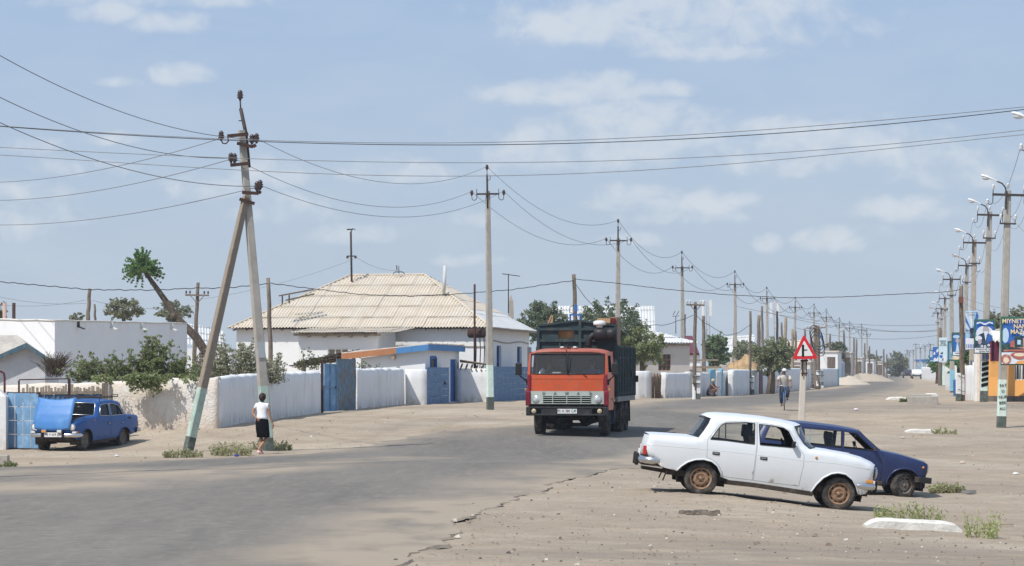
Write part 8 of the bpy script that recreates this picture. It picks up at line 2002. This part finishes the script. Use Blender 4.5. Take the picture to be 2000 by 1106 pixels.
for lb, pts, Y in(('far house with grey corrugated gable roof behind the straw heap',(1408,1470,658,690),215),('far mud house with dark eave left of the warning triangle',(1520,1560,668,695),230)):
 x0, x1, yt, ye=pts;h=thing('far_house', lb, 'house', ON(*at((x0+x1)/2, Y)));O=h.location;e0, e1, r0=PT(x0, ye, Y)-O, PT(x1, ye-4, Y)-O, PT(x0+6, yt, Y+3)-O;m=MB();corr(m, e0, e1-e0, r0-e0,(e1-e0).length, lambda s:(r0-e0).length, seed=40, period=.25, amp=.03, sub=4)
 m.build('roof', M('greyslate')if Y<220 else M('slate'), h);m=MB();pbox(m,(e0.x+.2, e0.y+.2),(1,0,0),(0,1,0),(e1-e0).length-.4,4,-.6, e0.z);m.build('walls', wl, h)
m=MB();n=26;c0=G(1446,745);c0=ON(*at(1452,176));vs=[]
for j in range(n):
 for i in range(n):
  u_, v_=-1+2*i/(n-1),-1+2*j/(n-1);r_=math.hypot(u_, v_);hgt=2.55*max(0,1-r_**2.2)*(1+.18*fbm(u_*2, v_*2,1.0,4));vs.append((c0.x+u_*2.1, c0.y+v_*2.2, c0.z-.1+hgt+.06*fbm(u_*5, v_*5,2.0,3)))
m.add(vs,[(j*n+i, j*n+i+1,(j+1)*n+i+1,(j+1)*n+i)for j in range(n-1)for i in range(n-1)], True)
tag(m.build('straw_heap', pm('straw',(.47,.32,.17), var=.25, vscale=3, rough=.97, bump=(10,1,.12), rnd=False)), 'heap of straw-coloured hay behind the grey shaded wall', 'haystack')
for args in(('far_house', 'far white house right of the twin wooden poles', 'house',1600,1636,688,290,8, M('housewash')),('far_house', 'small far mud house with dark door beside the far white wall', 'house',1641,1662,690,330,6, M('adobe')),('far_house', 'far beige mud house behind the stayed poles', 'house',1664,1684,700,400,8, M('adobe')),('far_house', 'far pale low house in front of the dark tree mass', 'house',1686,1706,704,440,8, M('housewash')),('far_house', 'far brownish house left of the big distant tree', 'house',1708,1724,708,470,8, M('adobe')),('far_house', 'low mud building behind the white wall by the cyclist', 'house',1496,1582,708,225,8, M('adobe')),('far_house', 'far white building right of the big distant tree at the road end', 'house',1730,1768,729,900,10, M('housewash')),('far_house', 'far pale house hidden behind the right-hand posters', 'house',1840,1866,712,330,8, M('housewash'))):
 o, w_, zt=box_house(*args)
 m=MB();m.box((w_*.15,-.04-.03*w_, zt*.45),(.9,.1, zt*.8));m.build('door', M('wood'), o)
m=MB();n=22;c0=ON(*at(1655,280));vs=[]
for j in range(n):
 for i in range(n):
  u_, v_=-1+2*i/(n-1),-1+2*j/(n-1);r_=math.hypot(u_, v_);vs.append((c0.x+u_*2.6, c0.y+v_*6, c0.z-.08+1.0*max(0,1-r_**1.6)*(1+.2*fbm(u_*2, v_*2,1.3,3))))
m.add(vs,[(j*n+i, j*n+i+1,(j+1)*n+i+1,(j+1)*n+i)for j in range(n-1)for i in range(n-1)], True);tag(m.build('sand_heap', pm('pale_sand',(.50,.43,.34), var=.1, rough=.97)), 'pale sand heap beside the far roadside poles', 'heap')
m=MB();n=22;c0=ON(*at(1690,360));vs=[]
for j in range(n):
 for i in range(n):
  u_, v_=-1+2*i/(n-1),-1+2*j/(n-1);r_=math.hypot(u_, v_);vs.append((c0.x+u_*4.2, c0.y+v_*8, c0.z-.08+1.2*max(0,1-r_**1.8)*(1+.25*fbm(u_*3, v_*3,2.3,3))))
m.add(vs,[(j*n+i, j*n+i+1,(j+1)*n+i+1,(j+1)*n+i)for j in range(n-1)for i in range(n-1)], True);tag(m.build('sand_heap', pm('brown_sand',(.42,.35,.27), var=.15, rough=.97)), 'browner earth heap at the far bend below the dark trees', 'heap')
# far cars
def far_car(label, px, py, Y, paint, rz, suv=True):
 o=thing('far_car', label, 'car', ONP(px, Y), rz);m=MB();w_=.9
 prof=[(-2.2,.45),(-2.25,1.0),(-1.2,1.12),(-.6,1.72),(2.0,1.75),(2.2,1.0),(2.2,.45)]
 m.prism(prof,-w_, w_, lambda a, b, h:(h*(1-.12*max(0, b-1.1)/.6), a, b));m.build('body', paint, o)
 m=MB();m.hexa([(-.72,-1.14,1.13),(.72,-1.14,1.13),(.72,-1.1,1.13),(-.72,-1.1,1.13),(-.66,-.66,1.66),(.66,-.66,1.66),(.66,-.62,1.66),(-.66,-.62,1.66)]);m.build('windscreen', M('black'), o)
 m=MB()
 m.bbox((0,-2.26,.62),(1.8,.12,.22),.03);m.build('bumper', M('blackplastic')if suv else paint, o)
 for s in(-1,1):
  m=MB();m.bbox((s*.68,-2.25,.88),(.3,.06,.16),.02);m.build('headlight', M('chrome'), o)
  for y in(-1.35,1.35):
   m=MB();m.lathe([(.36,-.12),(.36,.12)], o=(s*.78, y,.36), axis='x', n=16);m.build('wheel', M('blackrubber'), o)
 return o
far_car('white off-road car far down the road',1790.5,738,480, pm('far_white_paint',(.75,.76,.77), rough=.4, var=.02), R(-8))
far_car('dark far car beside the white off-road car',1772,738.5,520, pm('far_dark_paint',(.05,.045,.055), rough=.4, var=.1), R(-8), False)
# cyclist and the people further off
bk=thing('bicycle', 'blue bicycle ridden towards the viewer by the man in the white cap', 'bicycle', PT(1532,800.5,109), R(-6))
def bwheel(y, nm):
 m=MB();m.tube([(0, y+.33*math.cos(a),.34+.33*math.sin(a))for a in np.linspace(0,2*PI,33)],.022,6, cap=False);o=m.build(nm, M('blackrubber'), bk);m=MB()
 m.tube([(0, y+.31*math.cos(a),.34+.31*math.sin(a))for a in np.linspace(0,2*PI,33)],.012,5, cap=False)
 for k in range(12):a=PI*k/6;m.tube([(.0, y,.34),(0, y+.31*math.cos(a),.34+.31*math.sin(a))],.003,3, cap=False)
 m.tube([(-.05, y,.34),(.05, y,.34)],.02,6);m.build('rim', M('chrome'), o)
bwheel(-.55, 'front_wheel');bwheel(.50, 'rear_wheel')
m=MB();bb=(0,.02,.30);hd=(0,-.42,.86);st=(0,.22,.86)
for a, b in(((0,-.40,.78), bb),(hd, st),(bb, st),(st,(0,.5,.34)),(bb,(0,.5,.34))):m.tube([a, b],.018,6)
for s in(-1,1):m.tube([(s*.03,-.43,.76),(s*.055,-.50,.55),(s*.055,-.55,.34)],.016,6)
m.tube([(0,-.40,.74),(0,-.43,.98)],.018,6);m.build('frame', M('brightblue'), bk)
m=MB();m.tube([(-.30,-.28,.98),(-.26,-.38,1.02),(-.1,-.45,1.02),(0,-.44,.99),(.1,-.45,1.02),(.26,-.38,1.02),(.30,-.28,.98)],.014,6);m.build('handlebar', M('chrome'), bk)
m=MB();m.bbox((0,.26,.93),(.18,.26,.07),.03);m.build('saddle', M('blackplastic'), bk);m=MB();m.bar((-.14,.12,.17),(-.05,.12,.17),.09,.02);m.bar((.05,-.08,.43),(.14,-.08,.43),.09,.02);m.tube([(-.05,.02,.30),(-.05,.12,.17)],.012,5);m.tube([(.05,.02,.30),(.05,-.08,.43)],.012,5);m.build('pedals', M('darksteel'), bk)
J={'pelvis':(0,.26,1.00), 'waist':(0,.22,1.12), 'chest':(0,.12,1.32), 'neckb':(0,.06,1.46), 'neck':(0,.03,1.52), 'head':(0,-.01,1.61), 'top':(0,0,1.70), 'shL':(-.20,.08,1.40), 'elL':(-.30,-.08,1.20), 'wrL':(-.30,-.25,1.04), 'shR':(.20,.08,1.40), 'elR':(.30,-.08,1.20), 'wrR':(.30,-.25,1.04),
'hipL':(-.09,.22,.95), 'knL':(-.14,-.12,.62), 'anL':(-.12,.16,.24), 'toeL':(-.14,.02,.19), 'hipR':(.09,.22,.95), 'knR':(.15,-.24,.82), 'anR':(.12,-.04,.49), 'toeR':(.14,-.18,.45)}
Rr={'pelvis':(.14,.11), 'waist':(.13,.10), 'chest':(.15,.10), 'neckb':(.07,.06), 'neck':(.05,.05), 'head':(.08,.09), 'top':(.06,.065), 'shL':.055, 'shR':.055, 'elL':.04, 'elR':.04, 'wrL':.028, 'wrR':.028, 'hipL':.09, 'hipR':.09, 'knL':.062, 'knR':.062, 'anL':.036, 'anR':.036, 'toeL':.034, 'toeR':.034}
hand(J, Rr, Ed2:=list(Ed), J['wrL'], 'wrL',(.1,-.7,-.5),(0,.5,-.8),(1,0,.1));hand(J, Rr, Ed2, J['wrR'], 'wrR',(-.1,-.7,-.5),(0,.5,-.8),(-1,0,.1))
base_ed=[e for e in Ed2 if not(e[0].startswith('wr')and e[1]not in J)]
seen=set();ed3=[]
for e in base_ed:
 if e in seen or e[0]not in J or e[1]not in J:continue
 seen.add(e);ed3.append(e)
cy_, body=person('man in white cap and pale short-sleeved shirt riding the blue bicycle', Vector(bk.location), R(-6), J, Rr, ed3, skin2)
shirtm=pm('pale_striped_shirt',(.52,.48,.43), var=.1, vscale=9, rough=.95);jeans=pm('dark_jeans',(.045,.055,.075), var=.2, vscale=7, rough=.95)
m=MB();loft(m,[((0,.06,1.475),.08,.07),((0,.08,1.43),.20,.10),((0,.11,1.34),.215,.135),((0,.19,1.16),.19,.135),((0,.24,1.02),.185,.145),((0,.25,.96),.18,.14)])
for k in 'LR':a=Vector(J['sh'+k]);sleeve(m, a, a+(Vector(J['el'+k])-a)*.75,.078,.068)
m.build('shirt', shirtm, cy_)
for k in 'LR':
 m=MB();h_, kn, an=Vector(J['hip'+k]), Vector(J['kn'+k]), Vector(J['an'+k]);m.tube([h_+Vector((0,.03,.03)),(h_+kn)/2, kn,(kn+an)/2, kn+(an-kn)*.8],[.115,.10,.082,.075,.07],10);m.build('trouser_leg', jeans, cy_)
 m=MB();t=Vector(J['toe'+k]);m.tube([an+Vector((0,.05,-.05)),(an+t)/2+Vector((0,0,-.03)), t+Vector((0,-.06,-.01))],[.035,.045,.035],8);m.build('sandal', M('wood'), cy_)
m=MB();ell(m,(0,.005,1.685),(.095,.105,.075));m.bbox((0,-.12,1.665),(.14,.11,.02),.008);m.build('cap', M('whitepaint'), cy_)
m=MB();ell(m,(0,-.105,1.60),(.016,.02,.025));m.build('nose', skin2, cy_)
def walker(label, px, py, Y, rz, shirt, trousers, hat=None, stride=.12):
 J={'pelvis':(0,0,.95), 'waist':(0,0,1.1), 'chest':(0,0,1.32), 'neckb':(0,0,1.45), 'neck':(0,-.01,1.5), 'head':(0,-.02,1.59), 'top':(0,-.01,1.68), 'shL':(-.19,0,1.40), 'elL':(-.25,.05,1.14), 'wrL':(-.27,-.05,.92), 'shR':(.19,0,1.40), 'elR':(.25,.0,1.14), 'wrR':(.27,-.12,.95), 'hipL':(-.09,0,.9), 'knL':(-.1,-stride*.6,.5), 'anL':(-.1,-stride,.09), 'toeL':(-.1,-stride-.13,.04), 'hipR':(.09,0,.9), 'knR':(.1, stride*.3,.5), 'anR':(.1, stride*1.5,.12), 'toeR':(.1, stride*1.5-.12,.04)}
 e=[x for x in seen if x[0]in J and x[1]in J]
 r_, b=person(label, ONP(px, Y), rz, J, Rr, e, skin2)
 m=MB();loft(m,[((0,0,1.47),.08,.07),((0,0,1.42),.19,.1),((0,0,1.3),.2,.13),((0,0,1.05),.17,.13),((0,0,.9),.18,.14)]);m.build('shirt', shirt, r_)
 for k in 'LR':
  m=MB();h_, kn=Vector(J['hip'+k]), Vector(J['kn'+k]);m.tube([h_+Vector((0,0,.05)),(h_+kn)/2, kn+Vector((0,0,.03))],[.12,.10,.09],8);m.build('trouser_leg', trousers, r_)
 m=MB();ell(m,(0,0,1.65),(.09,.1,.08));m.build('hair', hairm, r_);return r_
walker('far walking person in black shirt and grey shorts on the left roadside',1619.5,750,300, R(-10), M('blackplastic'), pm('grey_shorts',(.36,.36,.38), var=.1))
walker('tiny far person in dark red top by the far lamp-washed poles',1660,741,420, R(30), pm('dark_red_top',(.12,.02,.025), var=.1), jeans)
J={'pelvis':(0,.10,.30), 'waist':(0,.06,.45), 'chest':(0,-.02,.66), 'neckb':(0,-.06,.78), 'neck':(0,-.09,.83), 'head':(0,-.12,.92), 'top':(0,-.11,1.01), 'shL':(-.17,-.04,.74), 'elL':(-.2,-.25,.52), 'wrL':(-.1,-.45,.55), 'shR':(.17,-.04,.74), 'elR':(.2,-.25,.52), 'wrR':(.1,-.45,.58), 'hipL':(-.1,.08,.28), 'knL':(-.14,-.30,.46), 'anL':(-.12,-.05,.08), 'toeL':(-.12,-.2,.04), 'hipR':(.1,.08,.28), 'knR':(.14,-.30,.46), 'anR':(.12,-.05,.08), 'toeR':(.12,-.2,.04)}
r_, b=person('woman in pale headscarf squatting in the shade by the pale blue door', ONP(1390,150.4), R(62), J, Rr,[x for x in seen if x[0]in J and x[1]in J], skin2)
m=MB();ell(m,(0,-.09,.95),(.10,.115,.11));m.build('headscarf', pm('pale_scarf',(.50,.42,.26), var=.15), r_)
m=MB();loft(m,[((0,-.06,.80),.08,.07),((0,-.04,.75),.19,.11),((0,.02,.6),.2,.15),((0,.08,.4),.2,.2),((0,.05,.18),.25,.3),((0,.0,.05),.24,.3)]);m.build('dress', pm('dark_dress',(.05,.05,.07), var=.3, vscale=6, blots=[((.20,.12,.10),7,.5,.6,.8)]), r_)
# trees and bushes
def leaves(m, blobs, n, size, seed, droop=0.0, long_=1.6, shell=.55):
 """small leaf faces filling a set of blobs (centre, radii, weight), thinner towards the middle"""
 g=np.random.default_rng(seed);w_=np.array([b[2]for b in blobs], float);w_/=w_.sum()
 for k, c in zip(range(len(blobs)), g.multinomial(n, w_)):
  ctr, rad, _=blobs[k];ctr=Vector(ctr)
  v=g.normal(size=(c,3));v/=np.linalg.norm(v, axis=1)[:, None];r_=shell+(1-shell)*g.random(c)**.6;r_=np.where(g.random(c)<.28, g.random(c)**.5, r_)*(1+.10*g.normal(size=c))
  P=v*r_[:, None]*np.array(rad)[None]
  A=g.normal(size=(c,3))+v*.9;A[:,2]-=droop;A/=np.linalg.norm(A, axis=1)[:, None]
  Bv=np.cross(A, g.normal(size=(c,3)));Bv/=np.linalg.norm(Bv, axis=1)[:, None]
  s=size*(.6+.8*g.random(c))
  base=len(m.v);q=np.empty((c,4,3));P=P+np.array(ctr)
  q[:,0]=P-A*(s*long_*.5)[:, None];q[:,1]=P+Bv*(s*.42)[:, None];q[:,2]=P+A*(s*long_*.5)[:, None];q[:,3]=P-Bv*(s*.42)[:, None]
  m.v.extend(map(tuple, q.reshape(-1,3)));m.f.extend((base+4*i, base+4*i+1, base+4*i+2, base+4*i+3)for i in range(c));m.m.extend([0]*c);m.s.extend([False]*c)
def clumps(ctr, rad, k, seed, cr=.38):
 g=random.Random(seed);out=[]
 for i in range(k):
  while True:
   p=[g.uniform(-1,1)for _ in range(3)]
   if.15<sum(a*a for a in p)<1:break
  s=cr*g.uniform(.6,1.25);out.append((tuple(ctr[j]+p[j]*rad[j]*.82 for j in range(3)), tuple(rad[j]*s*(1.1 if j<2 else.85)for j in range(3)), s**2))
 return out
GREEN, OLIVE, GREYG, DRYG=leafmat('leaf_green',(.16,.265,.09)), leafmat('leaf_olive',(.27,.28,.175)), leafmat('leaf_grey_green',(.36,.37,.255)), leafmat('leaf_dull_green',(.25,.27,.175))
bark=pm('bark',(.19,.145,.105), var=.25, vscale=5, rough=.97, bump=(16,.8,.04), blots=[((.10,.075,.055),8,.5,.65,.7,(1,1,.15))])
def tree(label, px, py, Y, crown, n, leaf, mat, k=14, seed=1, trunk=.12, name='tree', cat='tree', cr=.4, lean=0.0, onground=True, limbs=6):
 """crown: (px0, px1, ytop, ybottom)"""
 b=ONP(px, Y)if onground else PT(px, py, Y);o=thing(name, label, cat, b);s_=Y/FOC
 cx=((crown[0]+crown[1])/2-CX)*s_-b.x;zc=CAMZ-((crown[2]+crown[3])/2-HY)*s_-b.z;rx=(crown[1]-crown[0])/2*s_;rz_=(crown[3]-crown[2])/2*s_;ctr=(cx,0, zc);rad=(rx, rx*.9, rz_)
 cl=clumps(ctr, rad, int(k*1.9), seed, cr*.72);m=MB();leaves(m, cl, int(n*.62), leaf*.72, seed, shell=.35);g_=random.Random(seed+77)
 for q_ in range(int(k*1.6)):
  v=Vector((g_.gauss(0,1), g_.gauss(0,.8), g_.gauss(.25,.9))).normalized();f0=g_.uniform(.75,.95);f1=g_.uniform(1.0,1.22)
  leaves(m,[(tuple(ctr[j]+v[j]*rad[j]*(f0+(f1-f0)*t)for j in range(3)), tuple(.10*rad[j]*(1.2-.6*t)+.03 for j in range(3)),1.2-.7*t)for t in(0,.35,.7,1)], max(16, int(n*.009)), leaf*.72, seed*50+q_)
 m.build('crown', mat, o)
 m=MB();f=Vector((cx*.5,0, max(.3, zc-rz_*.5)));m.tube([(0,0,-.3), tuple(f*.5+Vector((.06,0,0))), tuple(f)],[trunk*1.2, trunk, trunk*.8],9)
 for c in cl[:limbs+3]:p=Vector(c[0]);m.tube([f,(f+p)/2+Vector((0,.05,.1)), p],[trunk*.6, trunk*.35, trunk*.12],6)
 m.build('trunk', bark, o);return o
lt=thing('leaning_tree', 'leaning pollarded tree with one green tuft of leaves above the flat building', 'tree', ON(*at(398,125)));O=lt.location
tp=[PT(412,705,125)-O, PT(384,660,125)-O, PT(352,628,125)-O, PT(322,586,125)-O, PT(300,555,125)-O, PT(290,541,125)-O]
m=MB();m.tube([Vector((tp[0].x+.2,0,-.4))]+tp,[.26,.23,.21,.18,.145,.12,.10],12);m.tube([tp[1]+Vector((.05,0,.1)), tp[1]+Vector((-.35,0,.35))],[.12,.07],8);m.tube([tp[2], tp[2]+Vector((-.45,-.1,.4))],[.14,.09],8);m.tube([tp[5], PT(283,528,125)-O],[.16,.10],8);m.build('trunk', pm('dark_bark',(.125,.095,.07), var=.3, vscale=5, rough=.97, bump=(14,1,.06), blots=[((.06,.045,.035),7,.48,.62,.8,(1,1,.2)),((.22,.18,.14),5,.55,.7,.6)]), lt)
c=PT(278,522,125)-O;m=MB();leaves(m, clumps((c.x, c.y, c.z),(.66,.60,.60),16,5,.42),900,.085,5,.2, shell=.2);g=random.Random(5)
for k in range(64):
 v=Vector((g.gauss(0,1), g.gauss(0,.8), g.gauss(.1,.9))).normalized();p=c+Vector((v.x*.35, v.y*.3, v.z*.3));q9=g.uniform(.8,1.15);e=c+Vector((v.x*1.0, v.y*.9, v.z*.98-.12))*q9+c*(1-q9)*0
 leaves(m,[(tuple(p+(e-p)*t),(.085-.05*t, )*3,1)for t in(.2,.4,.6,.8,1)],64,.062,50+k, long_=2.4)
m.build('crown', GREEN, lt)
def bush(label, sprays, Y, mat, seed, leaf=.10, per=70, name='bush', spread=.28, onz=None, jitter=.5):
 """sprays: list of (px foot, py foot, px tip, py tip)"""
 o=thing(name, label, 'bush', ON(*at(sprays[0][0], Y)));O=o.location;m=MB();st=MB();g=random.Random(seed)
 for i,(x0, y0, x1, y1)in enumerate(sprays):
  yo=g.uniform(-jitter, jitter);a=PT(x0, y0, Y)-O+Vector((0, yo*.5,0));b=PT(x1, y1, Y)-O+Vector((0, yo,0));mid=(a+b)/2+Vector((g.uniform(-.15,.15),0,.12*(b-a).length));cv=[a*(1-t)**2+mid*2*t*(1-t)+b*t*t for t in np.linspace(0,1,9)]
  st.tube(cv,[.018-.0018*k for k in range(9)],4, cap=False);L_=(b-a).length
  bl=[(tuple(p+Vector((g.gauss(0,.05), g.gauss(0,.08), g.gauss(0,.05)))), tuple(np.array((spread, spread, spread*.7))*(1.15-.75*k/8)*g.uniform(.7,1.2)),1.15-.8*k/8)for k, p in enumerate(cv)if k>0]
  leaves(m, bl, int(per*max(1, L_*1.6)), leaf, seed*100+i)
 m.build('foliage', mat, o);st.build('stems', bark, o);return o
g=random.Random(11);sp=[]
outline=[(128,712),(150,690),(165,700),(180,686),(205,700),(222,688),(240,700),(262,668),(275,655),(290,640),(303,634),(310,652),(322,668),(336,660),(352,676),(366,690),(380,712),(395,722)]
for(x, y)in outline:
 for _ in range(5):fx=260+(x-260)*g.uniform(.45,.9)+g.uniform(-12,12);sp.append((fx,742, x+g.uniform(-9,9), y+g.uniform(0,34)))
for _ in range(34):x=g.uniform(150,385);sp.append((x,744, x+g.uniform(-25,25), g.uniform(690,735)))
bush('bright green feathery bush spilling over the beige wall', sp,83.0, leafmat('leaf_fresh_green',(.25,.295,.135)),3, leaf=.048, per=120, spread=.13)
sp=[]
for _ in range(26):x=g.uniform(248,305);sp.append((x,736, x+g.uniform(-10,18), g.uniform(742,772)))
for _ in range(30):x=g.uniform(190,380);sp.append((x,738, x+g.uniform(-14,14), g.uniform(738,750)))
bush('drooping green sprays hanging over the front of the beige wall', sp,80.6, MATS['leaf_fresh_green'],4, leaf=.055, per=95, spread=.13, jitter=.12)
sp=[]
for x, y in((396,690),(408,676),(422,664),(436,654),(448,650),(462,656),(474,664),(486,668),(497,660),(508,676),(520,690),(530,700),(542,690)):
 for _ in range(6):sp.append((x+g.uniform(-14,14),748, x+g.uniform(-9,9), y+g.uniform(0,36)))
bush('greyish olive bush behind the white street wall and the braced pole', sp,88.5, GREYG,6, leaf=.046, per=120, spread=.15)
sp=[(x,742, x+g.uniform(-8,8), y)for x, y in((396,706),(404,690),(388,700),(412,700),(400,684),(380,716),(392,690),(410,684))]
o=bush('dry bare grey twigs above the wall left of the concrete brace', sp*4,90, pm('dry_leaf',(.16,.13,.10), var=.3, island=.3),7, leaf=.05, per=30, spread=.25)
sp=[(x,722, x+g.uniform(-8,8),722-h_)for x, h_ in((590,22),(598,38),(606,30),(614,34),(622,24),(640,14),(660,18),(668,22),(683,18),(586,12),(610,40),(618,30),(676,14))]
bush('thin green shoots growing by the brushwood canopy', sp,115, leafmat('leaf_shoot',(.12,.17,.055)),8, leaf=.07, per=32, spread=.10, jitter=.2)
sp=[(x,722, x+g.uniform(-8,8),722-h_)for x, h_ in((712,10),(722,14),(700,12),(735,10),(708,16))]
bush('sparse green shoots rising over the white street wall before the shed', sp,110, MATS['leaf_shoot'],9, leaf=.06, per=22, spread=.07, jitter=.2)
tree('round dull tree left of the leaning trunk',241,640,170,(205,278,584,628),2600,.19, OLIVE,16,11,.16)
tree('small dull tree crossed by the leaning trunk',335,640,180,(304,372,588,632),2200,.19, DRYG,14,12,.16)
tree('low dark shrub top left of the dark leaning pole',150,640,190,(134,166,612,630),900,.18, OLIVE,8,13,.1)
tree('scrubby tree top cut by the left edge',0,640,150,(-25,10,586,634),900,.16, OLIVE,10,14,.1)
tree('dark green tree between the house roof and the truck',1062,650,148,(1012,1112,590,668),6500,.145, leafmat('leaf_deep_green',(.20,.24,.155)),22,15,.15)
tree('large dark tree rising behind the truck body',1195,720,150,(1130,1256,588,700),9000,.145, MATS['leaf_deep_green'],28,16,.2)
tree('lighter green tree spreading right of the truck',1252,720,149,(1215,1296,632,722),6000,.14, leafmat('leaf_light_green',(.27,.31,.15)),22,17,.16)
tree('round green tree between the T-shaped pole and the straw heap',1400,715,205,(1372,1428,652,716),4200,.20, leafmat('leaf_mid_green',(.20,.265,.14)),20,18,.2)
tree('loose dry-looking tree behind the slim pole and straw heap',1455,720,195,(1430,1480,664,716),1800,.17, DRYG,16,19,.14)
tree('roadside tree with thick trunk shading the maroon gate',1504,768,165,(1470,1548,658,734),5200,.15, leafmat('leaf_roadside',(.27,.295,.165)),26,20,.26, limbs=9)
tree('far green tree behind the dark antenna post',1530,700,260,(1512,1560,656,700),1800,.26, DRYG,12,21,.2)
tree('far tree behind the far white house',1630,700,330,(1608,1656,668,702),2200,.30, DRYG,14,22,.2)
tree('far dark tree behind the stayed poles',1700,710,480,(1684,1722,686,726),1800,.40, DRYG,12,23,.3)
tree('big distant tree at the end of the road',1752,734,620,(1730,1774,690,736),3600,.50, OLIVE,20,24,.5)
tree('green tree behind the far right white wall below the posters',1830,722,300,(1812,1850,692,728),2000,.28, GREEN,14,25,.2)
tree('dark green tree behind the wall by the blue gate on the right',1868,722,190,(1850,1904,690,734),2600,.2, GREEN,14,26,.2)
tree('tree above the awning between the two green-framed posters',1942,660,150,(1922,1965,610,664),2200,.16, OLIVE,14,27,.18)
tree('tree rising behind the big poster at the right edge',1992,640,148,(1958,2040,600,660),2600,.16, OLIVE,14,28,.18)
tree('green tree behind the white wall by the number 17 pole',1893,700,150,(1878,1912,668,722),1400,.16, GREEN,12,29,.15)
# weeds
def weed(label, px0, px1, py, hpx, n, mat, seed, leaf=.035, feather=False, group=None):
 b=G((px0+px1)/2, py);o=thing('weed_clump', label, 'weed', b);s_=b.y/FOC;m=MB();st=MB();g=random.Random(seed);W_=(px1-px0)*s_;H_=hpx*s_
 for i in range(n):
  x=g.uniform(-.5,.5)*W_*.92;y=g.uniform(-.25,.25)+abs(g.gauss(0,.1));z=zg(b.x+x, b.y+y)-b.z;h_=H_*g.uniform(.35,1.0)*(1-.5*(2*x/W_)**2);a=Vector((x, y, z));t=a+Vector((g.gauss(0,.4)*h_, g.gauss(0,.3)*h_, h_))
  st.tube([a,(a+t)/2+Vector((g.gauss(0,.02),0,.02)), t],[.006,.004,.002],3, cap=False)
  leaves(m,[(tuple(a+(t-a)*f),(.035+.05*h_*(1-f), )*2+(.04, ),1)for f in(.2,.4,.6,.8,1)],11 if feather else 15, leaf, seed*1000+i, long_=4.5 if feather else 2.2)
 b0=len(m.v);m.v+=st.v;m.f+=[tuple(i+b0 for i in f)for f in st.f];m.m+=st.m;m.s+=st.s
 bpy.data.objects.remove(o);return tag(m.build('weed_clump', mat, None, b), label, 'weed', group)
wm1=leafmat('weed_olive',(.42,.42,.23),.35);wm2=leafmat('weed_light',(.44,.48,.22),.3);wm3=leafmat('weed_green',(.19,.22,.09),.35)
weed('low weeds round the foot of the concrete brace',318,396,893,16,72, wm1,1);weed('dense olive weed clump left of the walking woman',408,494,890,28,90, wm1,2,.03);weed('weed clump at the foot of the green pole behind the woman',490,546,879,22,50, wm1,3,.03);weed('weeds right of the green pole foot',534,570,880,20,30, wm1,4)
weed('feathery pale green weeds behind the big white kerb stone',1705,1845,1020,42,62, wm2,5,.020, True);weed('feathery pale green weed right of the big white kerb stone',1886,1960,1052,62,30, wm2,6,.020, True)
weed('low green weeds beyond the front of the estate car',1818,1884,962,17,150, wm1,7,.035);weed('small weeds beside the flat white kerb stone',1822,1868,848,13,30, wm1,8,.04);weed('small dark weed by the far kerb slab',1758,1778,786,8,26, wm3,9,.07);weed('tiny weeds under the concrete block at the left edge',2,34,912,10,20, wm3,10)
weed('thin weeds at the foot of the white wall by the slim pole',1430,1480,770,8,40, wm1,11,.07)
